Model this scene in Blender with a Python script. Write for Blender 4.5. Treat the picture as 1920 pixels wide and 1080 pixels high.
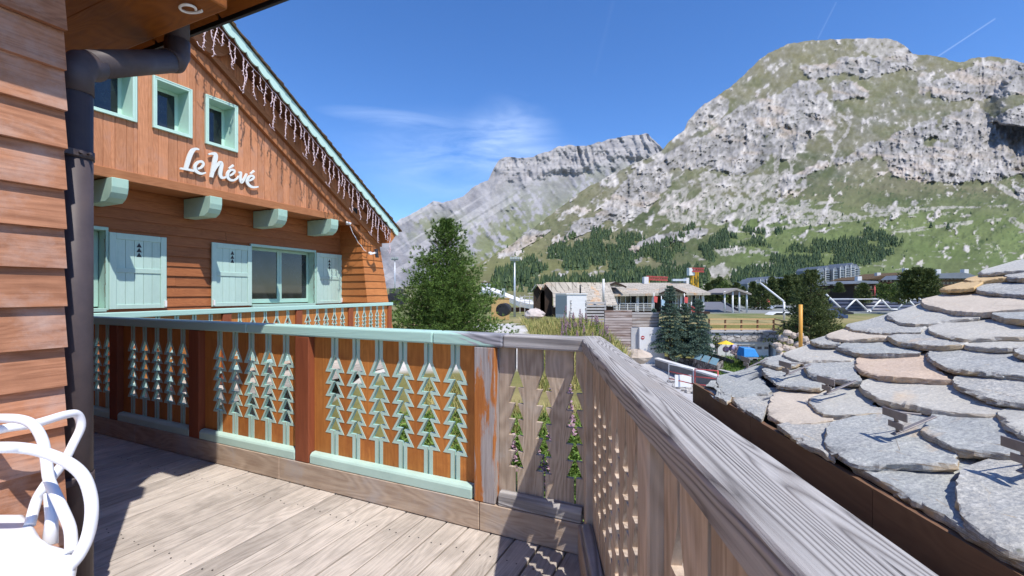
import bpy, math, random
import numpy as np
from mathutils import Vector, Matrix
random.seed(7)
for o in list(bpy.data.objects): bpy.data.objects.remove(o)
C = bpy.context.scene.collection
SC = bpy.context.scene
R = math.radians
# ------------------------------------------------------------------ camera, sky, sun, exposure
HC = 1.33                                     # eye height above the deck
cam = bpy.data.cameras.new('camera'); cam_o = bpy.data.objects.new('camera', cam); C.objects.link(cam_o)
cam_o.location = (0, 0, HC); cam_o.rotation_euler = (R(90), 0, 0)
cam.lens = 16.0; cam.sensor_width = 36; cam.shift_y = 9/1920; cam.clip_start = 0.05; cam.clip_end = 30000
SC.camera = cam_o
SUN = Vector((.361, -.531, 1)).normalized()
w = bpy.data.worlds.new("World"); SC.world = w; w.use_nodes = True
wt = w.node_tree; wn = wt.nodes; wl = wt.links
bg = wn['Background']
sky = wn.new('ShaderNodeTexSky'); sky.sky_type = 'NISHITA'; sky.sun_disc = False
sky.sun_elevation = math.asin(SUN.z); sky.sun_rotation = math.atan2(SUN.x, SUN.y)
sky.altitude = 1800; sky.air_density = 1.0; sky.dust_density = 0.3; sky.ozone_density = 3.0
bg.inputs[1].default_value = 0.15
# thin cirrus wisps and aeroplane trails live in the sky itself
tc = wn.new('ShaderNodeTexCoord')
def wmath(op, a, b=None, c=None):
    n = wn.new('ShaderNodeMath'); n.operation = op
    for i, v in enumerate((a, b, c)):
        if v is None: continue
        if isinstance(v, (int, float)): n.inputs[i].default_value = v
        else: wl.new(v, n.inputs[i])
    return n.outputs[0]
sep = wn.new('ShaderNodeSeparateXYZ'); wl.new(tc.outputs['Generated'], sep.inputs[0])
wx = wmath('DIVIDE', sep.outputs[0], wmath('MAXIMUM', sep.outputs[1], 0.05))
wz = wmath('DIVIDE', sep.outputs[2], wmath('MAXIMUM', sep.outputs[1], 0.05))
cmb = wn.new('ShaderNodeCombineXYZ'); wl.new(wx, cmb.inputs[0]); wl.new(wz, cmb.inputs[1])
mp = wn.new('ShaderNodeMapping'); wl.new(cmb.outputs[0], mp.inputs[0])
mp.inputs['Rotation'].default_value = (0, 0, R(14)); mp.inputs['Scale'].default_value = (2.2, 11, 1)
nz = wn.new('ShaderNodeTexNoise'); nz.inputs['Scale'].default_value = 1.5; nz.inputs['Detail'].default_value = 8; nz.inputs['Roughness'].default_value = .62
nz.inputs['Distortion'].default_value = .7
wl.new(mp.outputs[0], nz.inputs[0])
def blob(cx, cz, rx, rz, rot=0):
    dx = wmath('SUBTRACT', wx, cx); dz = wmath('SUBTRACT', wz, cz)
    c, s = math.cos(rot), math.sin(rot)
    u = wmath('ADD', wmath('MULTIPLY', dx, c/rx), wmath('MULTIPLY', dz, s/rx))
    v = wmath('ADD', wmath('MULTIPLY', dx, -s/rz), wmath('MULTIPLY', dz, c/rz))
    q = wmath('ADD', wmath('MULTIPLY', u, u), wmath('MULTIPLY', v, v))
    n = wn.new('ShaderNodeMath'); n.operation = 'SUBTRACT'; n.use_clamp = True
    n.inputs[0].default_value = 1; wl.new(q, n.inputs[1]); return n.outputs[0]
m1 = blob(-.10, .29, .34, .13, -.12)
m2 = blob(.0, .33, .13, .13, .5)
m3 = blob(-.27, .385, .17, .022, -.12)
mm = wmath('ADD', wmath('ADD', wmath('MULTIPLY', wmath('MULTIPLY', m1, m1), .32), wmath('MULTIPLY', wmath('MULTIPLY', m2, m2), .35)), wmath('MULTIPLY', m3, .18))
cn = wn.new('ShaderNodeMapRange'); wl.new(nz.outputs[0], cn.inputs[0])
cn.inputs[1].default_value = .36; cn.inputs[2].default_value = .80; cn.inputs[3].default_value = 0; cn.inputs[4].default_value = 1
cf = wmath('MINIMUM', wmath('MULTIPLY', mm, cn.outputs[0]), .8)
def trail(x0, z0, x1, z1, wd, s):
    L = math.hypot(x1-x0, z1-z0); c, s_ = (x1-x0)/L, (z1-z0)/L
    dx = wmath('SUBTRACT', wx, x0); dz = wmath('SUBTRACT', wz, z0)
    u = wmath('ADD', wmath('MULTIPLY', dx, c), wmath('MULTIPLY', dz, s_))
    v = wmath('ABSOLUTE', wmath('ADD', wmath('MULTIPLY', dx, -s_), wmath('MULTIPLY', dz, c)))
    n = wn.new('ShaderNodeMapRange'); wl.new(v, n.inputs[0]); n.inputs[1].default_value = 0; n.inputs[2].default_value = wd; n.inputs[3].default_value = s; n.inputs[4].default_value = 0
    a = wmath('GREATER_THAN', u, 0); b = wmath('LESS_THAN', u, L)
    return wmath('MULTIPLY', n.outputs[0], wmath('MULTIPLY', a, b))
def pk(px, py): return ((px-960)/853, (549-py)/853)
tr = wmath('ADD', trail(*pk(1758, 106), *pk(1866, 35), .0025, .12), trail(*pk(1533, 73), *pk(1568, 4), .0025, .05))
tr = wmath('ADD', tr, trail(*pk(1115, 140), *pk(1150, 2), .006, .010))
cf = wmath('ADD', cf, tr)
hs = wn.new('ShaderNodeHueSaturation'); wl.new(sky.outputs[0], hs.inputs['Color']); hs.inputs['Hue'].default_value = .508; hs.inputs['Saturation'].default_value = 1.25; hs.inputs['Value'].default_value = 1.08
mx = wn.new('ShaderNodeMix'); mx.data_type = 'RGBA'; wl.new(cf, mx.inputs[0]); wl.new(hs.outputs[0], mx.inputs[6]); mx.inputs[7].default_value = (6.8, 7.8, 9.4, 1)
wl.new(mx.outputs[2], bg.inputs[0])
sl = bpy.data.lights.new('sun', 'SUN'); sl.energy = 3.9; sl.angle = R(.5); sl.color = (1, .955, .89)
so = bpy.data.objects.new('sun', sl); C.objects.link(so); so.rotation_euler = SUN.to_track_quat('Z', 'Y').to_euler(); so.location = (5, -8, 15)
SC.view_settings.view_transform = 'Standard'; SC.view_settings.look = 'None'; SC.view_settings.exposure = 0.50; SC.view_settings.gamma = 1
SC.render.engine = 'CYCLES'

# ------------------------------------------------------------------ small helpers
def at(px, py, Y):                               # a point seen at that pixel, Y metres ahead
    return Vector(((px-960)/853*Y, Y, HC+(549-py)/853*Y))
def tag(o, label=None, cat=None, group=None, kind=None):
    if label: o['label'] = label
    if cat: o['category'] = cat
    if group: o['group'] = group
    if kind: o['kind'] = kind
    return o
ORG = {}
def thing(name, label, cat, org=(0, 0, 0), rot=0, group=None):
    """org in the frame that is the world turned by rot about z; parts are written in that frame too"""
    o = bpy.data.objects.new(name, None); C.objects.link(o); o.empty_display_size = .2
    o.location = Matrix.Rotation(rot, 4, 'Z') @ Vector(org); o.rotation_euler = (0, 0, rot)
    ORG[o.name] = Vector(org); return tag(o, label, cat, group)
class MB:
    def __init__(s): s.v = []; s.f = []; s.m = []; s.sm = []
    def face(s, idx, m=0, smooth=False): s.f.append(idx); s.m.append(m); s.sm.append(smooth)
    def poly(s, pts, m=0):
        b = len(s.v); s.v += [tuple(p) for p in pts]; s.face(list(range(b, b+len(pts))), m)
    def hexa(s, p, m=0):                        # 8 corners: bottom 4, top 4
        b = len(s.v); s.v += [tuple(q) for q in p]
        for f in ((3, 2, 1, 0), (4, 5, 6, 7), (0, 1, 5, 4), (1, 2, 6, 5), (2, 3, 7, 6), (3, 0, 4, 7)): s.face([b+i for i in f], m)
    def box(s, x0, x1, y0, y1, z0, z1, m=0):
        s.hexa([(x0, y0, z0), (x1, y0, z0), (x1, y1, z0), (x0, y1, z0), (x0, y0, z1), (x1, y0, z1), (x1, y1, z1), (x0, y1, z1)], m)
    def beam(s, a, b, w, h, m=0, up=(0, 0, 1)):  # a bar of section w x h from a to b
        a = Vector(a); b = Vector(b); d = (b-a).normalized(); u = Vector(up)
        r = d.cross(u)
        if r.length < 1e-4: r = Vector((1, 0, 0))
        r.normalize(); u = r.cross(d).normalized()
        c = [(-1, -1), (1, -1), (1, 1), (-1, 1)]
        s.hexa([a+r*(x*w/2)+u*(y*h/2) for x, y in c]+[b+r*(x*w/2)+u*(y*h/2) for x, y in c], m)
    def prism(s, pts, ax, lo, hi, m=0, ms=None):  # 2D outline extruded along axis ax (0,1,2)
        ms = m if ms is None else ms
        def P(p, t):
            if ax == 0: return (t, p[0], p[1])
            if ax == 1: return (p[0], t, p[1])
            return (p[0], p[1], t)
        n = len(pts); b = len(s.v)
        s.v += [P(p, lo) for p in pts]+[P(p, hi) for p in pts]
        s.face(list(range(b+n-1, b-1, -1)), m); s.face(list(range(b+n, b+2*n)), m)
        for i in range(n):
            j = (i+1) % n; s.face([b+i, b+j, b+n+j, b+n+i], ms)
    def tube(s, pts, r, n=8, m=0, caps=True, smooth=True):
        pts = [Vector(p) for p in pts]; N = len(pts)
        rr = r if isinstance(r, (list, tuple)) else [r]*N
        b = len(s.v); prev = None
        for i, p in enumerate(pts):
            t = (pts[min(i+1, N-1)]-pts[max(i-1, 0)]).normalized()
            if prev is None:
                u = t.cross(Vector((0, 0, 1)))
                if u.length < 1e-3: u = t.cross(Vector((1, 0, 0)))
            else: u = prev-t*prev.dot(t)
            u.normalize(); prev = u; v = t.cross(u)
            for k in range(n):
                a = 2*math.pi*k/n; s.v.append(tuple(p+(u*math.cos(a)+v*math.sin(a))*rr[i]))
        for i in range(N-1):
            for k in range(n):
                k2 = (k+1) % n
                s.face([b+i*n+k, b+i*n+k2, b+(i+1)*n+k2, b+(i+1)*n+k], m, smooth)
        if caps:
            s.face([b+k for k in range(n)][::-1], m); s.face([b+(N-1)*n+k for k in range(n)], m)
    def blobby(s, c, rx, ry, rz, seed=0, n=10, rough=.18, m=0, smooth=False):
        rnd = random.Random(seed); ph = [rnd.uniform(0, 6.28) for _ in range(9)]
        b = len(s.v); rows = n//2+1
        for i in range(rows+1):
            th = math.pi*i/rows
            for k in range(n):
                a = 2*math.pi*k/n
                q = 1+rough*(math.sin(3*a+ph[0]+2*th)*.5+math.sin(2*th*2+ph[1]+a)*.5+math.sin(5*a+ph[2]+3*th)*.35)+rnd.uniform(-.04, .04)
                s.v.append((c[0]+rx*q*math.sin(th)*math.cos(a), c[1]+ry*q*math.sin(th)*math.sin(a), c[2]+rz*q*math.cos(th)))
        for i in range(rows):
            for k in range(n):
                k2 = (k+1) % n
                s.face([b+i*n+k, b+(i+1)*n+k, b+(i+1)*n+k2, b+i*n+k2], m, smooth)
    def build(s, name, mats, parent=None, bevel=0, seg=1, label=None, world=None, fix=False):
        me = bpy.data.meshes.new(name)
        off = ORG.get(parent.name, Vector()) if parent else Vector()
        if parent and parent.parent and parent.name not in ORG: off = ORG.get(parent.parent.name, Vector())
        vs = [(a-off.x, b-off.y, c-off.z) for a, b, c in s.v]
        me.from_pydata(vs, [], s.f)
        if not isinstance(mats, (list, tuple)): mats = [mats]
        for mt in mats: me.materials.append(mt)
        me.polygons.foreach_set('material_index', s.m); me.polygons.foreach_set('use_smooth', s.sm)
        if fix:
            import bmesh
            bm = bmesh.new(); bm.from_mesh(me); bmesh.ops.recalc_face_normals(bm, faces=bm.faces); bm.to_mesh(me); bm.free()
        me.update()
        o = bpy.data.objects.new(name, me); C.objects.link(o)
        if parent: o.parent = parent; ORG[o.name] = off
        if bevel:
            md = o.modifiers.new('bevel', 'BEVEL'); md.width = bevel; md.segments = seg; md.limit_method = 'ANGLE'; md.angle_limit = R(35)
        if label: o['label'] = label
        return o
def single(mb, name, mats, org, rot, label, cat, group=None, kind=None, **k):
    """a top-level thing that is one mesh; its origin at its base"""
    e = Vector(org); mb.v = [(a-e.x, b-e.y, c-e.z) for a, b, c in mb.v]
    o = mb.build(name, mats, None, **k); o.location = Matrix.Rotation(rot, 4, 'Z') @ e; o.rotation_euler = (0, 0, rot)
    return tag(o, label, cat, group, kind)
def copy_tree(o, parent=None):
    c = o.copy(); C.objects.link(c); c.parent = parent
    for ch in o.children: copy_tree(ch, c)
    return c
def finish_smooth(o):
    for p in o.data.polygons: p.use_smooth = True
# ------------------------------------------------------------------ materials
class NT:
    def __init__(s, name):
        s.mat = bpy.data.materials.new(name); s.mat.use_nodes = True; s.t = s.mat.node_tree; s.n = s.t.nodes; s.l = s.t.links
        s.b = s.n['Principled BSDF']
    def new(s, t, **k):
        n = s.n.new(t)
        for a, v in k.items():
            if a.startswith('i_'):
                key = a[2:]; key = int(key) if key.isdigit() else key.replace('_', ' ')
                if hasattr(v, 'is_linked') or isinstance(v, bpy.types.NodeSocket): s.l.new(v, n.inputs[key])
                else: n.inputs[key].default_value = v
            else: setattr(n, a, v)
        return n
    def math(s, op, a, b=0., clamp=False):
        n = s.n.new('ShaderNodeMath'); n.operation = op; n.use_clamp = clamp
        for i, v in enumerate((a, b)):
            if isinstance(v, (int, float)): n.inputs[i].default_value = v
            else: s.l.new(v, n.inputs[i])
        return n.outputs[0]
    def coords(s, scale=(1, 1, 1), island=0, rot=(0, 0, 0)):
        tc = s.new('ShaderNodeTexCoord'); out = tc.outputs['Object']
        if island:
            g = s.new('ShaderNodeNewGeometry')
            v = s.new('ShaderNodeVectorMath', operation='SCALE'); v.inputs[0].default_value = (13.7, 7.9, 3.3)
            k = s.math('MULTIPLY', g.outputs['Random Per Island'], island); s.l.new(k, v.inputs['Scale'])
            a = s.new('ShaderNodeVectorMath', operation='ADD'); s.l.new(out, a.inputs[0]); s.l.new(v.outputs[0], a.inputs[1]); out = a.outputs[0]
        m = s.new('ShaderNodeMapping'); s.l.new(out, m.inputs[0]); m.inputs['Scale'].default_value = scale; m.inputs['Rotation'].default_value = rot
        return m.outputs[0]
    def noise(s, co, scale=1, detail=4, rough=.55, dist=0):
        n = s.new('ShaderNodeTexNoise'); s.l.new(co, n.inputs['Vector'])
        n.inputs['Scale'].default_value = scale; n.inputs['Detail'].default_value = detail; n.inputs['Roughness'].default_value = rough; n.inputs['Distortion'].default_value = dist
        return n.outputs['Fac']
    def ramp(s, fac, stops):
        n = s.new('ShaderNodeValToRGB'); s.l.new(fac, n.inputs[0]); cr = n.color_ramp
        while len(cr.elements) < len(stops): cr.elements.new(.5)
        for e, (p, c) in zip(cr.elements, stops): e.position = p; e.color = (*c, 1) if len(c) == 3 else c
        return n.outputs[0]
    def mix(s, fac, a, b, mode='MIX'):
        n = s.new('ShaderNodeMix'); n.data_type = 'RGBA'; n.blend_type = mode
        for i, v in ((0, fac), (6, a), (7, b)):
            if isinstance(v, (int, float)): n.inputs[i].default_value = v
            elif isinstance(v, tuple): n.inputs[i].default_value = (*v, 1) if len(v) == 3 else v
            else: s.l.new(v, n.inputs[i])
        return n.outputs[2]
    def maprange(s, f, a, b, c=0, d=1):
        n = s.new('ShaderNodeMapRange'); s.l.new(f, n.inputs[0])
        for i, v in enumerate((a, b, c, d)): n.inputs[i+1].default_value = v
        return n.outputs[0]
    def bump(s, h, strength=.3, dist=.01):
        n = s.new('ShaderNodeBump'); s.l.new(h, n.inputs['Height']); n.inputs['Strength'].default_value = strength; n.inputs['Distance'].default_value = dist
        s.l.new(n.outputs[0], s.b.inputs['Normal']); return n
    def out(s, col=None, rough=.7, spec=.3, metal=0):
        if col is not None:
            if isinstance(col, tuple): s.b.inputs['Base Color'].default_value = (*col, 1)
            else: s.l.new(col, s.b.inputs['Base Color'])
        s.b.inputs['Roughness'].default_value = rough; s.b.inputs['Specular IOR Level'].default_value = spec; s.b.inputs['Metallic'].default_value = metal
        return s.mat
def mul(c, k): return tuple(min(1, v*k) for v in c)
def wood(name, base, dark, axis='x', grain=26, var=.25, rough=.75, streak=.5, ring=.5, bump=.35, spot=None, spotamt=.5, spec=.25, warp=1.0):
    """planks with grain along an axis; every plank takes its own piece of the grain"""
    t = NT(name); a = 1.1
    sc = {'x': (a, grain, grain), 'y': (grain, a, grain), 'z': (grain, grain, a)}[axis]
    low = {'x': (.9*warp, 5, 5), 'y': (5, .9*warp, 5), 'z': (5, 5, .9*warp)}[axis]
    co = t.coords(sc, island=9); cl = t.coords(low, island=9)
    fine = t.noise(co, 3.2, 6, .7, .2)
    rg = t.noise(cl, 1.0, 2, .45, .6)
    rings = t.math('SINE', t.math('MULTIPLY', rg, 95)); rings = t.maprange(rings, -1, 1, 0, 1)
    f = t.math('ADD', t.math('MULTIPLY', fine, streak), t.math('MULTIPLY', rings, ring*.45))
    col = t.ramp(f, [(.15, mul(dark, 1.0)), (.42, tuple((x+y)/2 for x, y in zip(base, dark))), (.75, base)])
    g = t.new('ShaderNodeNewGeometry'); rnd = g.outputs['Random Per Island']
    v = t.maprange(rnd, 0, 1, 1-var, 1+var)
    cm = t.new('ShaderNodeCombineXYZ'); 
    for i in range(3): t.l.new(v, cm.inputs[i])
    col = t.mix(1.0, col, cm.outputs[0], 'MULTIPLY')
    big = t.noise(t.coords((2.2, 2.2, 2.2), island=3), 1.3, 7, .68)
    if spot:
        col = t.mix(t.math('MULTIPLY', t.maprange(big, .5, .72), spotamt), col, spot)
    col = t.mix(t.maprange(big, .25, .5, .35, 0), col, mul(dark, .8))
    t.bump(f, bump, .004)
    return t.out(col, rough, spec)
def plain(name, col, rough=.6, var=.12, scale=6, spec=.3, metal=0, bump=0, dirt=None):
    t = NT(name); co = t.coords()
    n = t.noise(co, scale, 6, .6)
    c = t.ramp(n, [(.25, mul(col, 1-var)), (.75, mul(col, 1+var))])
    if dirt: c = t.mix(t.maprange(t.noise(co, scale*.5, 8, .7), .52, .75), c, dirt)
    if bump: t.bump(n, bump, .01)
    return t.out(c, rough, spec, metal)
def leafy(name, dark, light, rough=.6, trans=.0):
    t = NT(name); g = t.new('ShaderNodeNewGeometry')
    big = t.noise(t.coords(), 2.2, 3)
    f = t.math('ADD', t.math('MULTIPLY', g.outputs['Random Per Island'], .6), t.math('MULTIPLY', big, .45))
    c = t.ramp(f, [(.15, dark), (.85, light)])
    m = t.out(c, rough, .2)
    if trans: 
        t.b.inputs['Subsurface Weight'].default_value = 0
    return m
M = {}
M['deck'] = wood('deck_boards', (.61, .535, .465), (.17, .145, .12), 'x', 55, .20, .8, .9, .30, .6, spot=(.66, .58, .50), spotamt=.6)
M['grey_x'] = wood('weathered_rail', (.45, .425, .41), (.15, .135, .13), 'x', 26, .06, .85, .55, .95, .9, warp=.5)
M['kerb'] = wood('weathered_kerb', (.52, .41, .31), (.26, .18, .13), 'x', 18, .12, .8, .7, .4, .4, spot=(.40, .37, .36), spotamt=.8)
M['grey_z'] = wood('weathered_panel', (.62, .50, .385), (.24, .17, .12), 'z', 24, .16, .85, .8, .5, .6, spot=(.50, .45, .41), spotamt=.8)
M['post_z'] = wood('peeling_post', (.50, .44, .42), (.24, .19, .17), 'z', 24, .1, .8, .8, .4, .4, spot=(.48, .17, .045), spotamt=1.)
def peelpost():
    t = NT('peeling_post'); co = t.coords((24, 24, 1.1)); f = t.noise(co, 3.2, 6, .7, .2)
    grey = t.ramp(f, [(.2, (.17, .145, .14)), (.5, (.36, .32, .31)), (.8, (.50, .46, .45))]); org = t.ramp(f, [(.2, (.30, .09, .025)), (.8, (.56, .22, .06))])
    n = t.noise(t.coords((9, 9, 1.6)), 1.5, 6, .65, .3); c = t.mix(t.maprange(n, .48, .56), grey, org); t.bump(f, .5, .004); return t.out(c, .8, .2)
M['post_z'] = peelpost()
M['stain_z'] = wood('stained_panel', (.58, .225, .055), (.30, .10, .024), 'z', 24, .18, .6, .95, .3, .3, spot=(.33, .10, .028), spotamt=.9)
M['red_z'] = wood('red_post', (.34, .10, .042), (.20, .055, .025), 'z', 20, .08, .6, .6, .2, .2)
M['sid_near'] = wood('near_siding', (.54, .25, .135), (.17, .062, .03), 'x', 22, .20, .7, .9, .30, .6, spot=(.50, .36, .30), spotamt=.8)
M['sid_far'] = wood('far_siding', (.43, .16, .058), (.22, .07, .025), 'x', 14, .16, .6, .7, .3, .3)
M['sid_wing'] = wood('wing_siding', (.52, .20, .06), (.32, .11, .035), 'x', 14, .2, .6, .7, .3, .3)
M['clad_z'] = wood('gable_boards', (.62, .28, .14), (.34, .13, .06), 'z', 18, .20, .7, .85, .3, .4, spot=(.50, .27, .19), spotamt=.6)
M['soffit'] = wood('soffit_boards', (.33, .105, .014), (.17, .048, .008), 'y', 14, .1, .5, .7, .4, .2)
M['mint'] = plain('mint_paint', (.46, .62, .54), .6, .10, 5, .35, dirt=(.36, .50, .44))
M['mint_sh'] = wood('mint_shutter_boards', (.52, .68, .60), (.40, .56, .49), 'z', 12, .05, .55, .6, .1, .15)
M['mint_deep'] = plain('mint_reveal_paint', (.36, .54, .46), .5, .08, 5, .35)
M['pipe'] = plain('pipe_metal', (.075, .058, .060), .55, .2, 14, .35, metal=0, dirt=(.085, .062, .055))
M['glass_dark'] = NT('window_glass').out((.012, .014, .02), .04, .9)
M['white'] = plain('white_plastic', (.80, .81, .84), .25, .01, 3, .5)
M['letter'] = plain('letter_paint', (.74, .76, .72), .5, .05, 20, .3)
M['cable'] = plain('white_cable', (.74, .58, .60), .5, .05, 9)
M['darkwood'] = plain('dark_timber', (.045, .028, .02), .8, .3, 5)
M['dark'] = plain('dark_metal', (.02, .02, .024), .5, .2, 6, .4)
M['gutter'] = plain('gutter_metal', (.012, .014, .022), .45, .2, 6, .4)
M['bracket'] = plain('bracket_metal', (.30, .27, .26), .6, .2, 20, .4, metal=.5)
M['steel'] = plain('galvanised_steel', (.55, .57, .6), .45, .1, 8, .5, metal=.5)
M['concrete'] = plain('concrete', (.42, .41, .40), .9, .15, 1.5, .2, bump=.2, dirt=(.3, .29, .27))
M['plaster'] = plain('plaster', (.62, .61, .60), .9, .06, .8, .2, dirt=(.45, .44, .42))
M['whitewall'] = plain('white_wall', (.72, .72, .71), .85, .05, 1.2)
M['solar'] = NT('solar_cell').out((.01, .012, .03), .15, .7)
def roofmat():
    t = NT('lauze_stone'); co = t.coords((1, 1, 1), island=5)
    g = t.new('ShaderNodeNewGeometry'); oi = t.new('ShaderNodeObjectInfo'); rnd = oi.outputs['Random']
    big = t.noise(co, 3.5, 6, .62, .3); fine = t.noise(co, 95, 6, .8); st = t.noise(t.coords((4, 30, 30), island=4, rot=(0, 0, R(20))), 1.6, 7, .75, .6); med = t.noise(co, 17, 6, .7)
    base = t.ramp(rnd, [(.0, (.46, .47, .43)), (.3, (.52, .53, .48)), (.5, (.58, .54, .46)), (.72, (.50, .51, .47)), (.95, (.62, .57, .48))])
    c = t.mix(t.maprange(big, .4, .7, 0, .7), base, (.41, .42, .415))
    c = t.mix(t.math('MULTIPLY', t.maprange(st, .48, .72), .6), c, (.74, .73, .70))
    c = t.mix(t.maprange(med, .35, .6, .45, 0), c, (.32, .34, .345))
    c = t.mix(t.maprange(fine, .40, .60, .8, 0), c, (.22, .23, .24)); c = t.mix(t.maprange(fine, .6, .75, 0, .4), c, (.80, .80, .78))
    rust = t.math('MULTIPLY', t.maprange(t.noise(co, 1.9, 5, .6, 1.2), .60, .70), .5)
    c = t.mix(rust, c, (.62, .40, .20))
    h = t.math('ADD', t.math('MULTIPLY', fine, .35), t.math('ADD', t.math('MULTIPLY', med, .8), t.math('MULTIPLY', st, .7)))
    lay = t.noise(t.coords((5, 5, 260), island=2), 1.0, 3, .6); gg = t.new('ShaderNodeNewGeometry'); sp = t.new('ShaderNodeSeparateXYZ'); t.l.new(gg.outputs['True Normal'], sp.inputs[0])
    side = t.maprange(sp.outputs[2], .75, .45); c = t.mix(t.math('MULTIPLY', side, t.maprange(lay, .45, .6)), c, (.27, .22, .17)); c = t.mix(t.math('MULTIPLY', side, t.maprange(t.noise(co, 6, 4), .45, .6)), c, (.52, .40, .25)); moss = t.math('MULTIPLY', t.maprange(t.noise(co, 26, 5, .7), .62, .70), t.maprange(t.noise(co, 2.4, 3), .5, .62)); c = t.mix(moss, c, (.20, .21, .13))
    t.bump(h, .6, .007); return t.out(c, .9, .15)
M['lauze'] = roofmat()
def lauze_tint(name, col, amt=.6):
    m = M['lauze'].copy(); m.name = name; nt = m.node_tree; b = nt.nodes['Principled BSDF']
    src = b.inputs['Base Color'].links[0].from_socket
    n = nt.nodes.new('ShaderNodeMix'); n.data_type = 'RGBA'; n.inputs[0].default_value = amt
    nt.links.new(src, n.inputs[6]); n.inputs[7].default_value = (*col, 1); nt.links.new(n.outputs[2], b.inputs['Base Color']); return m
M['lauze_tan'] = lauze_tint('lauze_tan', (.66, .54, .41), .6)
M['lauze_gold'] = lauze_tint('lauze_gold', (.66, .42, .15), .65)
M['lauze_rust'] = lauze_tint('lauze_rust', (.68, .46, .30), .5)
# ------------------------------------------------------------------ frames
GX, GY = math.cos(R(65.5)), math.sin(R(65.5))
RH = R(65.5)             # house frame: x runs along the gable walls, y to the left, z up
def H(x, y, z=0): return Matrix.Rotation(RH, 4, 'Z') @ Vector((x, y, z))
def on_wall(px, py, a):  # where the ray of that pixel meets the wall plane y = -a of the house frame -> (x, z)
    k = (px-960)/853; s = a/(GY*k-GX); return s*(GX*k+GY), HC+(549-py)/853*s
# ------------------------------------------------------------------ tree cut-outs of the railings
def profile(zb, zt, z1, p, n, W, wn, w0, grow=0, drop=0):
    pts = [(w0+grow, zb), (w0+grow, z1-drop)]
    for i in range(n):
        z = z1+i*p
        pts.append((W+grow*1.2, z-drop)); top = w0 if i == n-1 else wn
        pts.append((top+grow*.95, z+p-drop if i < n-1 else z+p*1.15-drop*.2))
    pts.append((w0+grow, zt)); return pts
def panel(th, x0, x1, axes, zb, zt, y0, y1, mats, painted, front, z1=.40, p=.083, n=6, W=.055, wn=.009, w0=.007):
    """boards between the tree axes, each edge cut to half a tree; mats = (face, edge)"""
    mb = MB(); tr = MB(); bounds = [x0]+list(axes)+[x1]
    for i in range(len(bounds)-1):
        a, b = bounds[i], bounds[i+1]
        rnd = random.Random(int(a*1000)); jz = rnd.uniform(-.004, .004)
        L = [(a+w_, z) for w_, z in profile(zb, zt, z1+jz, p, n, W, wn, w0)] if i > 0 else [(a, zb), (a, zt)]
        Rr = [(b-w_, z) for w_, z in profile(zb, zt, z1+jz, p, n, W, wn, w0)] if i < len(bounds)-2 else [(b, zb), (b, zt)]
        poly = Rr+L[::-1]
        mb.prism(poly, 1, y0, y1, 0, 1 if painted else 0)
        if painted:
            ya, yb = (y1, y1+.0025) if front > 0 else (y0-.0025, y0)
            for side, ax, sg in ((i > 0, a, 1), (i < len(bounds)-2, b, -1)):
                if not side: continue
                inn = profile(zb, zt, z1+jz, p, n, W, wn, w0); ou = profile(zb, zt, z1+jz, p, n, W, wn, w0, .0250, .018)
                for q in range(len(inn)-1):
                    quad = [(ax+sg*inn[q][0], inn[q][1]), (ax+sg*ou[q][0], ou[q][1]), (ax+sg*ou[q+1][0], ou[q+1][1]), (ax+sg*inn[q+1][0], inn[q+1][1])]
                    if sg < 0: quad = quad[::-1]
                    b_ = len(tr.v)
                    for yy in (ya, yb): tr.v += [(u, yy, v) for u, v in quad]
                    yf = 4 if front > 0 else 0
                    tr.face([b_+yf+k for k in ((3, 2, 1, 0) if front > 0 else (0, 1, 2, 3))], 0)
                    for k in (1, ): tr.face([b_+k, b_+k+1, b_+k+5, b_+k+4], 0)
    o = mb.build('panel', mats, th, fix=True)
    if painted: tr.build('painted_trim', M['mint'], o)
    return o
def railing(th, posts, panels, x0, x1, ztop, w, front, mats, painted, kerb=True):
    pass
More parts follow.
